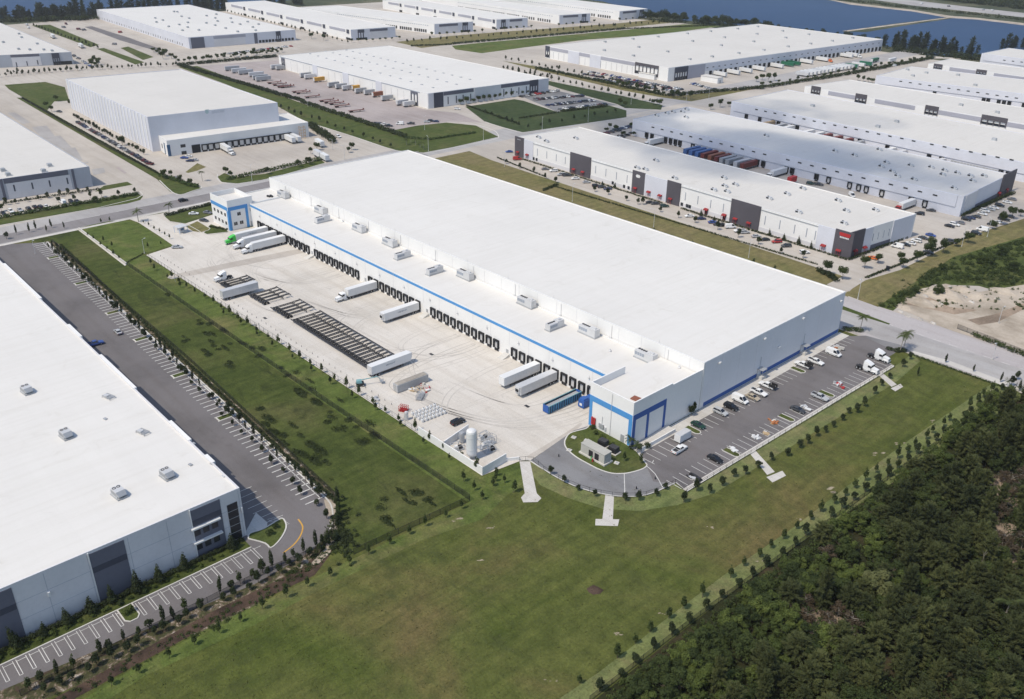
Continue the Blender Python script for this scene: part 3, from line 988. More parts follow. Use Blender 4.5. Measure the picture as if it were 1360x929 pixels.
# office tower: blue frame and windows
T0, T1 = (twr[0], twr[1]), (twr[1], twr[2])
hb.feat(T0, 0.05, 16.9, 9.6, 11.3, 0.1, "blue paint", "stripe")
hb.feat(T0, 16.0, 17.35, 0, 9.6, 0.1, "blue paint", "stripe")
hb.feat(T1, 0.0, 9.9, 9.6, 11.3, 0.1, "blue paint", "stripe")
hb.feat(T1, 0.0, 1.2, 0, 9.6, 0.1, "blue paint", "stripe")
hb.feat(T1, 8.6, 9.9, 0, 9.6, 0.1, "blue paint", "stripe")


def winmk(mb, w_, h_):
    mb.box(0, w_, -0.05, 0, 0, h_, "dark glass")
    mb.box(0, w_, -0.12, 0, h_, h_ + 0.12, "light metal")
    mb.box(w_ / 2 - 0.05, w_ / 2 + 0.05, -0.1, -0.03, 0, h_, "light metal")


for z in (2.3, 6.4):
    for k in range(4):
        hb.put(T0, ("owin",), lambda m: winmk(m, 1.7, 1.6), 2.1 + k * 3.6, z, "window")
for sx, z in ((2.2, 2.2), (5.2, 2.2), (4.4, 6.6), (11.0, 7.4)):
    hb.put(T1, ("owin",), lambda m: winmk(m, 1.7, 1.6), sx, z, "window")
hb.feat(T1, 10.6, 11.7, 0.2, 2.6, 0.06, "grey metal", "personnel_door")
# annex: blue stripes, the east ones with shade painted into their blue
A0, A1 = (ann[0], ann[1]), (ann[1], ann[2])
hb.feat(A0, 0.05, 16.5, 8.6, 10.4, 0.1, "blue paint", "stripe")
hb.feat(A0, 0.05, 1.1, 0, 8.6, 0.1, "blue paint", "stripe")
hb.feat(A0, 15.2, 16.5, 0, 8.6, 0.1, "blue paint", "stripe")
hb.feat(A1, 0.0, 15.0, 8.6, 10.4, 0.1, "deep and shaded blue paint", "stripe")
hb.feat(A1, 0.0, 1.3, 0, 8.6, 0.1, "deep and shaded blue paint", "stripe")
hb.feat(A1, 6.3, 7.3, 0, 8.6, 0.1, "deep and shaded blue paint", "stripe")
hb.feat(A1, 14.0, 15.0, 0, 8.6, 0.1, "deep and shaded blue paint", "stripe")
hb.feat(A0, 12.6, 14.0, 0.1, 2.6, 0.06, "grey metal", "personnel_door")
hb.put(A0, ("pipe2",), lambda m: m.bar((0, -0.2, 0), (0, -0.2, 14.2), 0.06, "light metal", 6), 8.6, 0.05, "drain_pipe")
for sx in (1.6, 2.5):
    hb.put(A0, ("reel",), lambda m: (m.box(-0.35, 0.35, -0.4, -0.1, 1.0, 3.4, "red paint"), m.bar((0, -0.25, 0), (0, -0.25, 3.6), 0.09, "red paint", 6)), sx, 0.0, "fire_riser")
hb.put(A0, ("panelbox",), lambda m: (m.box(-0.9, 0.9, -0.35, 0, 1.2, 2.6, "grey metal"), m.box(1.2, 1.9, -0.3, 0, 1.0, 2.2, "light metal"), m.bar((0.2, -0.2, 2.6), (0.2, -0.2, 5.2), 0.06, "grey metal", 5)), 5.2, 0, "switch_panel")
# blue skirting along the east wall, its shade painted in, wall lamps
hb.feat(1, 2.0, 31.0, 0.35, 1.7, 0.06, "deep and shaded blue paint", "skirting_stripe")
hb.feat(1, 33.5, 57.5, 0.35, 1.7, 0.06, "deep and shaded blue paint", "skirting_stripe")
hb.feat(1, 60.0, 83.3, 0.35, 1.7, 0.06, "deep and shaded blue paint", "skirting_stripe")
hb.feat(1, 0.0, 0.9, 0.02, 16.2, 0.08, "white metal", "corner_trim")
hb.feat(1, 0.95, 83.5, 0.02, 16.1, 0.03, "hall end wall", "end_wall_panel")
for p in ((955, 482), (1015, 450), (1066, 423), (1034, 461), (1116, 400)):
    sx, zz = onface(hb.c[1], hb.c[2], p)
    hb.put(1, ("floodlamp",), lambda m: (m.box(-0.45, 0.45, -0.7, -0.1, -0.1, 0.35, "white metal"), m.bar((0, -0.1, 0), (0, 0, 0), 0.08, "grey metal", 5)), sx, zz, "flood_lamp")
# two open stairs on the east wall
for y in (32.2, 58.8):
    def mk(m):
        m.box(-1.2, 1.2, -2.2, 0, 0, 0.9, "kerb concrete")
        for k in range(4):
            m.box(1.2 + k * 0.35, 1.55 + k * 0.35, -1.8, 0, 0, 0.75 - k * 0.2, "kerb concrete")
        for x in (-1.15, 1.15):
            m.bar((x, -2.1, 0.9), (x, -2.1, 3.4), 0.06, "grey metal", 5)
            m.bar((x, -0.15, 0.9), (x, -0.15, 3.4), 0.06, "grey metal", 5)
        m.box(-1.3, 1.3, -2.3, 0, 3.4, 3.55, "grey metal")
        m.bar((0, -0.2, 3.5), (0, -0.2, 7.5), 0.06, "grey metal", 5)
    hb.put(1, ("stair",), mk, y, 0.02, "stair_porch")
# ramp and retaining edge by the annex
hb.put(A1, ("aramp",), lambda m: (m.hull([(0, -3.2, 0), (15, -3.2, 0), (15, -0.2, 0), (0, -0.2, 0)], [(0, -3.2, 0.1), (15, -3.2, 1.0), (15, -0.2, 1.0), (0, -0.2, 0.1)], "walk concrete"), m.box(0, 15, -3.6, -3.3, 0, 1.2, "white wall")), 1.0, 0.02, "entrance_ramp")

# --- left building -----------------------------------------------------------------
NE = P((318, 648), 14.2)
lb = Building("office_warehouse", "white flat-roofed warehouse with blue-grey banded front beside the striped parking bays", "warehouse",
              [W(-420, -70), W(NE.x, -70), W(NE.x, NE.y), W(-420, NE.y + 2.2)], 14.2, "light grey wall", "white roof", 0.5)
lf = 1
LS = lambda x, y: onface(*lb.side(lf), (x, y))[0]
for a_, b_, zb in ((LS(-90, 822), LS(14, 778), 7.9), (LS(117, 735), LS(163.5, 715), 8.3), (LS(252, 678), LS(290.5, 661), 9.2)):
    lb.feat(lf, a_, b_, 0, 13.5, 0.15, "slate wall", "wall_panel")
    lb.feat(lf, a_, b_ - 0.1, zb, zb + 1.5, 0.2, "dark slate wall", "wall_band")
for a_ in (LS(117, 735), LS(252, 678)):
    lb.feat(lf, a_ - 0.25, a_, 0, 13.9, 0.3, "white metal", "corner_trim")
for zz in (2.2, 6.2):
    for k in range(3):
        s0 = onface(*lb.side(lf), (259 + k * 12.5, 715))[0] if zz > 4 else onface(*lb.side(lf), (262 + k * 12.5, 735))[0]
        lb.feat(lf, s0, s0 + 1.5, zz, zz + 2.0, 0.22, "dark glass", "window")
    s0 = onface(*lb.side(lf), (257, 715))[0]
    lb.feat(lf, s0 - 0.3, s0 + 6.8, zz + 2.25, zz + 2.6, 1.0, "white metal", "canopy")
s0, s1 = onface(*lb.side(lf), (304, 690))[0], onface(*lb.side(lf), (318, 690))[0]
g_ = lb.feat(lf, s0, s1, 0.3, 10.8, 0.1, "dark glass", "tall_window")
for k in range(1, 5):
    lb.feat(lf, s0, s1, 0.3 + k * 2.1, 0.42 + k * 2.1, 0.16, "grey metal", "glazing_bar")
lb.px(lf, (62, 786), (67, 790), "white metal", "flood_lamp", 0.6)
lb.px(lf, (319.5, 674), (322, 680), "white metal", "flood_lamp", 0.5)
for k in range(1, 17):
    lb.feat(lf, k * 8.8 - 0.04, k * 8.8 + 0.04, 0.1, 13.6, 0.03, "grey wall", "wall_joint")
for zj in (4.6, 9.1):
    lb.feat(lf, 0.2, 141.0, zj, zj + 0.08, 0.025, "grey wall", "wall_reveal")
# raised, thickened bays along the long side: the notched roof line
c3, c2 = lb.c[3], lb.c[2]
L_ = (c2 - c3).length
for p0, p1 in (((0, 352), (56, 397)), ((89, 433), (111, 448)), ((139, 472), (190, 516)), ((238, 562), (269, 590)), ((295, 617), (318, 648))):
    q0, q1 = P(p0, 14.2), P(p1, 14.2)
    t0 = (c2 - q1).length
    t1 = (c2 - q0).length
    lb.put(2, ("bay", round(t1 - t0)), lambda m: (m.box(0, t1 - t0, -0.6, -0.0, 0, 14.3, "white wall"), m.box(0, t1 - t0, 0.0, 0.38, 14.22, 14.3, "white wall")), t0, 0, "parapet_bay")

# --- buildings across the far road ----------------------------------------------------
cold = Building("cold_store", "tall white ribbed cold store with low dock wing and teal lettering", "cold store",
                pxcorners(21.3, sw=(87, 105), se=(195.5, 155.5), ne=(368.5, 136.5)), 21.3, "pale blue wall", "pale roof", 0.4)
cs = cold.c
nrib = 26
for k in range(nrib):
    Lc = (cs[1] - cs[0]).length
    cold.feat(0, Lc * (k + 0.1) / nrib, Lc * (k + 0.32) / nrib, 0.2, 20.8, 0.28, "white wall", "wall_rib")
zw = 9.6
w0, w1, w2 = P((200, 172.7), zw), P((221, 187.2), zw), P((408.9, 162.6), zw)
wq = [w0, w1, w2, w0 + w2 - w1]
wq = [Vector((q.x, q.y, 0)) for q in wq]
cold.prism("dock_wall", wq, 0, zw, "white wall", "white roof", 0.4, roofname="dock_roof")
C0, C1 = (wq[0], wq[1]), (wq[1], wq[2])
for p in ((204.5, 189), (208, 190.5), (211.5, 192), (215.5, 194)):
    cold.slit(C0, p, w_=1.3, h_=2.6)
cold.px(C0, (217, 188), (221, 206), "blue glass", "glass_corner", 0.15, 0.2, 7.0)
cold.px(C1, (221.5, 195), (228, 208), "blue glass", "glass_corner", 0.15, 0.2, 7.0)
for p in ((243, 194), (244.5, 203)):
    cold.slit(C1, p, w_=3.0, h_=1.9)
cold.px(C1, (255, 198), (268, 210), "black rubber", "dock_recess", 0.3, 0.1, 5.0)
a_, b_ = onface(*C1, (272, 198))[0], onface(*C1, (384, 186))[0]
for k in range(15):
    cold.dock(C1, lerp(a_, b_, k / 14), 1.1, "seal", (b_ - a_) / 14 - 0.25, 3.4)
mb = MB()
for k in range(5):
    mb.bar((0, 0, k * 1.9), (0, -3, k * 1.9), 0.09, "yellow paint", 4)
    mb.bar((3, 0, k * 1.9), (3, -3, k * 1.9), 0.09, "yellow paint", 4)
    mb.bar((0, -3, k * 1.9), (3, -3, k * 1.9), 0.09, "yellow paint", 4)
for x in (0, 3):
    for y in (0, -3):
        mb.bar((x, y, 0), (x, y, 7.8), 0.1, "yellow paint", 4)
cold.put(C1, ("ystair",), lambda m: (m.v.extend(mb.v), m.f.extend(mb.f), m.m.extend(mb.m), m.mats.extend(mb.mats)), onface(*C1, (398, 182))[0], 0, "stair_tower")
# lettering on the tall wall: a teal mark and a word of small letters
s0, z0 = onface(cs[1], cs[2], (272.5, 152.0))


plain("sign grey", (0.42, 0.45, 0.5), 0.6)
plain("sign teal", (0.36, 0.47, 0.48), 0.6)


def lettermk(m):
    m.lathe([(0.001, 0.0), (1.0, 0.0)], "sign teal", 10)
    m.v = [(x * 1.15 + 1.2, -0.1, y * 1.15 + 1.3) for x, y, z in m.v]
    m.box(0.2, 2.6, -0.1, 0, 2.2, 2.7, "sign teal")
    x = 4.3
    for wd, kind in ((1.2, "a"), (0.35, "l"), (1.1, "o"), (0.35, "i"), (1.2, "n"), (1.1, "e"), (0.5, "r")):
        if kind in "li":
            m.box(x, x + wd, -0.1, 0, 0, 1.9, "sign grey")
        elif kind == "n":
            m.box(x, x + 0.32, -0.1, 0, 0, 1.5, "sign grey")
            m.box(x + wd - 0.32, x + wd, -0.1, 0, 0, 1.5, "sign grey")
            m.box(x, x + wd, -0.12, 0, 1.2, 1.5, "sign grey")
        elif kind == "r":
            m.box(x, x + 0.32, -0.1, 0, 0, 1.5, "sign grey")
            m.box(x, x + 0.8, -0.12, 0, 1.2, 1.5, "sign grey")
        else:
            m.box(x, x + 0.32, -0.1, 0, 0, 1.5, "sign grey")
            m.box(x, x + wd, -0.12, 0, 0, 0.3, "sign grey")
            m.box(x, x + wd, -0.12, 0, 1.2, 1.5, "sign grey")
            m.box(x + wd - 0.32, x + wd, -0.1, 0, 0, 1.5, "sign grey")
        x += wd + 0.35


cold.put((cs[1], cs[2]), ("lettering",), lettermk, s0, z0, "lettering")

nwl = Building("yard_warehouse", "low white warehouse end with slate frieze and four slit windows", "warehouse",
               pxcorners(11.0, se=(-150, 259.5), ne=(118.4, 221.3), nw=(-110, 82)), 11.0, "grey wall", "pale roof", 0.4)
nwl.px(1, (4, 238), (97, 260), "slate wall", "wall_band", 0.2, 8.3, 10.9)
nwl.px(1, (8, 246), (99, 262), "light grey wall", "wall_panel", 0.12, 0.1, 8.2)
nwl.px(1, (97, 224), (101, 258), "slate wall", "corner_trim", 0.3, 0, 10.9)
nwl.px(1, (3, 240), (8, 275), "slate wall", "corner_trim", 0.3, 0, 10.9)
for p in ((19, 250), (43, 247), (66, 244), (89.5, 240.5)):
    nwl.slit(1, p, "dark slate wall", w_=0.7, h_=3.4, depth=0.2)

fl = Building("distant_warehouse", "small grey-fronted warehouse with dark glazed corner under a white roof by the lake trees", "warehouse",
              pxcorners(11.0, se=(-120, 79), ne=(94.7, 69.3), nw=(-30, 18)), 11.0, "grey wall", "pale roof", 0.4)
fl.px(1, (14, 76), (56, 92), "slate wall", "wall_band", 0.2, 8.6, 10.8)
fl.px(1, (15, 78), (57, 92), "light grey wall", "wall_panel", 0.15, 0.4, 8.5)
fl.portal(1, (68, 71), (82, 90), 3)
fl.px(1, (72, 86), (97, 90), "black rubber", "dock_recess", 0.3, 0.2, 3.2)
for p in ((22, 86), (36, 84.5), (50, 83)):
    fl.slit(1, p, "dark slate wall", w_=0.8, h_=4, depth=0.25)

f1 = Building("lakeside_warehouse", "wide white warehouse with blue-grey end and scattered roof vents before the lake pines", "warehouse",
              pxcorners(11.3, sw=(127.7, 12.7), se=(250, 50), ne=(392, 39.7)), 11.3, "pale blue wall", "white roof", 0.3)
f1.px(1, (253, 51), (273, 67), "slate wall", "wall_panel", 0.2, 0, 10.6)
f1.px(1, (283, 47), (328, 64), "mauve band", "wall_band", 0.2, 7.8, 10.7)
f1.px(1, (284, 52), (327, 64), "light grey wall", "wall_panel", 0.12, 0.2, 7.7)
f1.px(1, (337, 45), (343, 60), "slate wall", "wall_panel", 0.2, 0, 10.7)
f1.portal(1, (366, 42), (374, 60), 2)
for k in range(11):
    f1.slit(1, (346 + k * 4.3, 59.5 - k * 0.28), "black rubber", "dock_door", 2.6, 2.6, 0.6, 0.2)
for k in range(34):
    f1.slit(0, (137 + k * 3.2, 30 + k * 0.98), "dark glass" if k % 5 else "grey metal", "dock_door", 1.3, 2.4, 1.0, 0.15)

b2 = Building("trailer_yard_warehouse", "white warehouse with rows of small skylights beside the trailer lot and staff car park", "warehouse",
              pxcorners(11.3, sw=(370, 74), se=(568, 124.5), ne=(728, 104)), 11.3, "white wall", "white roof", 0.3)
b2.feat(0, 2, (b2.c[1] - b2.c[0]).length - 10, 10.3, 10.8, 0.2, "lettering grey", "cornice")
for tl, br in (((415, 86), (423, 110)), ((455, 96), (464, 118)), ((499, 107), (508, 132))):
    b2.px(0, tl, br, "pale blue wall", "wall_pier", 0.3, 0, 11.0)
for k in range(21):
    if k not in (6, 13):
        b2.slit(0, (379 + k * 8.3, 92 + k * 2.12), "grey metal", "wall_joint", 0.25, 8.5, 0.3, 0.08)
b2.portal(0, (546, 121), (555.5, 143), 2, "slate wall", 0.12)
b2.portal(0, (374, 77), (379, 88), 2, "slate wall", 0.2)
b2.px(1, (569, 126), (576, 146), "light grey wall", "wall_pier", 0.3, 0, 11.1)
b2.px(1, (576, 124), (589, 144), "dark slate wall", "wall_panel", 0.3, 0, 11.0)
b2.px(1, (589, 122), (629, 140), "slate wall", "wall_band", 0.2, 8.2, 10.9)
b2.px(1, (630, 117), (665, 134), "light grey wall", "wall_panel", 0.35, 0, 11.1)
b2.px(1, (665.5, 112), (703.5, 128), "slate wall", "wall_band", 0.2, 8.2, 10.9)
b2.portal(1, (703.5, 107), (714, 125), 3)
b2.px(1, (714.5, 105), (728, 121), "light grey wall", "wall_pier", 0.3, 0, 11.1)
for p in ((595, 130), (606, 131), (615, 130), (625, 128), (669, 123), (679, 122), (689, 121), (699, 119)):
    b2.slit(1, p, "dark slate wall", w_=0.7, h_=5.5, z=1.5, depth=0.25)

b3 = Building("cross_dock_warehouse", "huge pale-roofed warehouse with dark end portal, trailers along its long grey side", "warehouse",
              pxcorners(11.8, sw=(724.3, 60.9), se=(888, 90.5), ne=(1172.8, 52.4)), 11.8, "white wall", "pale roof", 0.3)
b3.portal(0, (725, 61), (730, 77), 2)
for tl, br in (((731, 62), (754.7, 70)), ((769.5, 68), (783.5, 76)), ((798, 75), (843, 88))):
    b3.px(0, tl, br, "mauve band", "wall_band", 0.2, 8.3, 11.2)
for tl, br in (((755, 66), (769, 83)), ((784, 71), (797.5, 89))):
    b3.px(0, tl, br, "pale blue wall", "wall_pier", 0.35, 0, 11.2)
b3.portal(0, (844.3, 82.5), (874, 103), 6, "charcoal wall", 0.25)
for k in range(16):
    b3.slit(0, (735 + k * 7, 73.5 + k * 1.25), "grey metal", "wall_joint", 0.35, 6.5, 0.8, 0.1)
b3.portal(1, (896.5, 90), (912, 106), 5)
b3.px(1, (912.5, 88), (935, 103), "mauve band", "wall_panel", 0.2, 0, 11.2)
b3.px(1, (935, 85), (1171, 62), "pale blue wall", "wall_panel", 0.12, 4.6, 11.4)
for k in range(30):
    b3.vent(1, (939.5 + k * 7.85, 90.2 - k * 1.13))
a_, b_ = onface(*b3.side(1), (943, 99))[0], onface(*b3.side(1), (1168, 66))[0]
for k in range(40):
    b3.dock(1, lerp(a_, b_, k / 39), 1.0, "open", 3.0, 3.2)

r1 = Building("multi_tenant_warehouse", "long white warehouse with charcoal panels and red entrance awnings facing the hedged car park", "warehouse",
              pxcorners(11.5, sw=(684.6, 181.8), se=(1129.4, 310.4), nw=(769, 168.5)), 11.5, "white wall", "pale roof", 0.35)
dk = "charcoal wall"
for tl, br in (((684.8, 181), (696, 210)), ((758.3, 202), (784, 240)), ((841.3, 226), (855, 262)), ((887.4, 240), (902, 275)), ((972.8, 264), (1007, 307)), ((1110.9, 305), (1129.2, 345))):
    r1.px(0, tl, br, dk, "wall_panel", 0.55, 0, 12.0)
r1.px(1, (1129.6, 309), (1142, 338), dk, "wall_panel", 0.55, 0, 12.0)
for tl, br in (((696.3, 184), (708, 213)), ((855.3, 230), (887.2, 270)), ((1087.5, 300), (1110.7, 340))):
    r1.px(0, tl, br, "pale blue wall", "wall_pier", 0.3, 0, 11.5)
r1.px(1, (1142.5, 306), (1154.5, 330), "pale blue wall", "wall_pier", 0.3, 0, 11.5)
r1.px(1, (1188, 290), (1208.5, 312), "pale blue wall", "wall_pier", 0.3, 0, 11.5)
r1.px(1, (1155, 306), (1187.5, 325), "slate wall", "wall_base", 0.2, 0.1, 2.6)
for p0, p1 in (((708.5, 187), (758, 230)), ((784.5, 207), (841, 255)), ((902.5, 243), (972.5, 295)), ((1007.5, 275), (1087, 330))):
    r1.px(0, p0, p1, "grey metal", "cornice", 0.25, 10.4, 10.75)
    r1.px(0, p0, p1, "light grey wall", "wall_base", 0.15, 0.1, 2.2)
for p in ((714, 195), (726.5, 199), (739, 204.5), (751, 209), (791.5, 220), (805, 226), (819, 231.5), (833, 237), (910.5, 260), (927, 266), (944, 271), (961, 275), (1016.5, 291), (1036, 297), (1055.5, 303), (1072, 305), (1083, 312)):
    r1.slit(0, p, "lettering grey", "window", 0.4, 4.2, 4.0, 0.12)
for p in ((1160, 312), (1167, 310), (1174, 308), (1181, 306)):
    r1.slit(1, p, "lettering grey", "window", 0.4, 3.5, 4.4, 0.12)
for p in ((688.8, 207), (701, 211), (763.2, 228), (775, 233), (844.5, 256), (862, 261), (877, 265), (891, 269), (938, 284), (961.7, 292.5), (977, 297), (995, 302), (1093.4, 332), (1114, 338)):
    r1.awning(0, p)
for p in ((1132.5, 340), (1145.5, 335)):
    r1.awning(1, p)
for p in ((709, 212.5), (713, 213.5), (814, 245), (829, 250), (835, 252), (905.5, 274.5), (912.5, 276.5), (916, 277.5), (1187, 320)):
    r1.slit(0, p, "dark glass", "window", 1.6, 1.7, 0.7, 0.22)


def signmk(col, col2):
    def mk(m):
        m.hull([(0.3, -0.75, 0), (5.2, -0.75, 0), (5.2, -0.55, 0), (0.3, -0.55, 0)], [(0, -0.75, 1.5), (5.5, -0.75, 1.5), (5.5, -0.55, 1.5), (0, -0.55, 1.5)], col)
        for k in range(6):
            m.box(0.5 + k * 0.75, 1.05 + k * 0.75, -0.75, -0.55, -0.95, -0.3, col2)
    return mk


r1.put(0, ("sign", 1), signmk("red paint", "white metal"), onface(*r1.side(0), (1116, 310))[0], 9.6, "sign_board", None, "red sign with white letters")
r1.put(0, ("sign", 2), lambda m: (m.hull([(0.6, -0.7, 0), (2.6, -0.7, 0), (2.6, -0.55, 0), (0.6, -0.55, 0)], [(0.0, -0.7, 0.8), (3.2, -0.7, 0.8), (3.2, -0.55, 0.8), (0.0, -0.55, 0.8)], "white metal"),
       m.hull([(0, -0.7, 0.8), (3.2, -0.7, 0.8), (3.2, -0.55, 0.8), (0, -0.55, 0.8)], [(0.6, -0.7, 1.6), (2.6, -0.7, 1.6), (2.6, -0.55, 1.6), (0.6, -0.55, 1.6)], "white metal")),
       onface(*r1.side(0), (845.5, 234))[0], 8.7, "sign_board", None, "white oval sign")
r1.put(0, ("sign", 3), lambda m: [m.box(k * 0.55, k * 0.55 + 0.38, -0.66, -0.55, 0, 0.5, "grey metal") for k in range(6)], onface(*r1.side(0), (688, 186))[0], 10.3, "sign_board", None, "small pale lettering")


def court(name, label, z, sw, se, ne, nw, wall="pale blue wall", roof="grey roof"):
    b = Building(name, label, "warehouse", pxcorners(z, sw, se, ne, nw), z, wall, roof, 0.3)
    L = (b.c[1] - b.c[0]).length
    b.feat(0, 3.0, L - 3.0, 4.7, z - 0.1, 0.5, wall, "wall_panel")
    return b


r2 = court("dock_court_warehouse", "grey-roofed warehouse with a row of slot vents above colourful docked trailers", 10.8, (840.6, 158.3), (1280.5, 261.1), (1341.4, 231.5), None)
for p in [(867.3, 169.3), (879.5, 172.2), (892.2, 175.3), (904.9, 178.3), (917.5, 181.7), (930.7, 184.7), (944.3, 188), (957.8, 191.3), (972, 194.7), (986, 198.1), (1000.9, 201.6), (1015.7, 205.2), (1046.5, 212.5), (1062.2, 216.4), (1078.4, 220.3), (1094.8, 224.2), (1111.9, 228.3), (1129.2, 232.5), (1146.9, 236.7), (1164.8, 240.9), (1183.4, 245.3), (1202.8, 250), (1221.8, 254.6), (1242, 259.5)]:
    r2.vent((r2.c[0] + Vector((0, -0.5, 0)), r2.c[1] + Vector((0, -0.5, 0))), p)
for p in ((859, 182), (866, 184), (884, 190), (890.5, 191.5), (897, 193), (903, 194.5), (1005.5, 220), (1013.5, 221), (1044, 230), (1052, 230), (1084, 239)):
    r2.dock_px(0, p, "open")
for p in ((1170.5, 261.5), (1209.5, 268), (1227.6, 275), (1128, 250), (1140, 253), (1150, 256), (920, 198), (1100, 243)):
    r2.dock_px(0, p, "seal")
r2.px(1, (1286, 260), (1330, 270), "slate wall", "wall_base", 0.2, 0.1, 2.6)
r2.px(1, (1284, 258), (1291, 285), "light grey wall", "wall_pier", 0.3, 0, 10.6)
r2.px(1, (1331.5, 238), (1340, 262), "charcoal wall", "wall_panel", 0.6, 0, 12.2)
r2.awning(1, (1324, 262))
r2.awning(1, (1334, 257))

r3 = court("middle_court_warehouse", "second grey-roofed court warehouse with slot vents and half-hidden dark docks", 11.0, (971.7, 134.7), (1420, 228.5), None, (1046, 119.2), roof="pale roof")
for p in [(1004.9, 145.7), (1016.7, 148.1), (1029.2, 150.6), (1042, 153.2), (1054.8, 155.7), (1067.9, 158.2), (1081.5, 161.1), (1094.8, 163.8), (1108.9, 166.5), (1122.9, 169.2), (1137.3, 172.1), (1152, 175.2), (1166.9, 178.2), (1182, 181.1), (1197.8, 184.1), (1213.5, 187.5), (1237.7, 192), (1254.6, 195.3), (1271.7, 198.5), (1289.5, 202), (1307, 205.4), (1325, 209), (1343.6, 212.5)]:
    r3.vent((r3.c[0] + Vector((0, -0.5, 0)), r3.c[1] + Vector((0, -0.5, 0))), p)
for p in ((991.5, 155), (1009, 161), (1027, 163.5), (1034, 164.5), (1052.5, 169), (1059, 170.5), (1142, 187), (1142, 187), (1179, 194), (1234, 208), (1251, 209), (1330, 227), (1340, 227)):
    r3.dock_px(0, p, "open")
for k in range(16):
    r3.slit(0, (1265 + k * 4.2, 213 + k * 0.8), "grey metal", "dock_door", 1.6, 2.6, 1.0, 0.12)


def banded(name, label, z, sw, se, nw, portals, bands, roof="pale roof"):
    b = Building(name, label, "warehouse", pxcorners(z, sw, se, None, nw), z, "white wall", roof, 0.3)
    for tl, br in bands:
        b.px(0, tl, br, "mauve band", "wall_band", 0.25, z - 3.4, z - 0.6)
    for tl, br, n in portals:
        b.portal(0, tl, br, n, "charcoal wall", 0.5)
    return b


r4 = banded("banded_warehouse", "white warehouse with mauve wall bands and four dark entrance portals", 11.0, (1069, 114.5), (1420, 175), (1128, 106),
            [((1078.6, 114), (1089, 126), 3), ((1137.3, 124), (1150, 138), 3), ((1230, 139.5), (1245, 154), 3), ((1305, 152), (1336, 170), 4)],
            [((1101, 119), (1136.5, 128)), ((1163, 129.5), (1215.5, 142)), ((1246, 143), (1304, 156)), ((1337, 158), (1400, 172))])
r5 = court("rear_court_warehouse", "pale warehouse above dark docks, behind the banded front with four portals", 11.0, (1163.8, 100.6), (1430, 133.5), None, (1209.5, 88.5), roof="pale roof")
for k in range(13):
    r5.vent((r5.c[0] + Vector((0, -0.5, 0)), r5.c[1] + Vector((0, -0.5, 0))), (1196.3 + k * 12.8, 108.2 + k * 1.86))
for p in ((1241, 125), (1312, 135.5), (1326, 137), (1333, 138), (1340, 139), (1306, 134.5), (1359, 143)):
    r5.dock_px(0, p, "open")
r6 = banded("portal_warehouse", "white warehouse strip with two small dark portals near the lake shore", 11.0, (1233, 84.6), (1430, 111), (1262, 78),
            [((1241, 84.5), (1251, 92.5), 3), ((1297.5, 92), (1309.5, 100.5), 3)], [((1262, 88), (1296, 95)), ((1321, 95.5), (1375, 104))])
r7 = court("shore_warehouse", "pale warehouse closest to the lake pines with a few slot vents", 11.0, (1304, 71), (1430, 87.5), None, (1339.7, 64), roof="pale roof")
for k in range(4):
    r7.vent((r7.c[0] + Vector((0, -0.5, 0)), r7.c[1] + Vector((0, -0.5, 0))), (1334 + k * 11.5, 80.3 + k * 1.2))

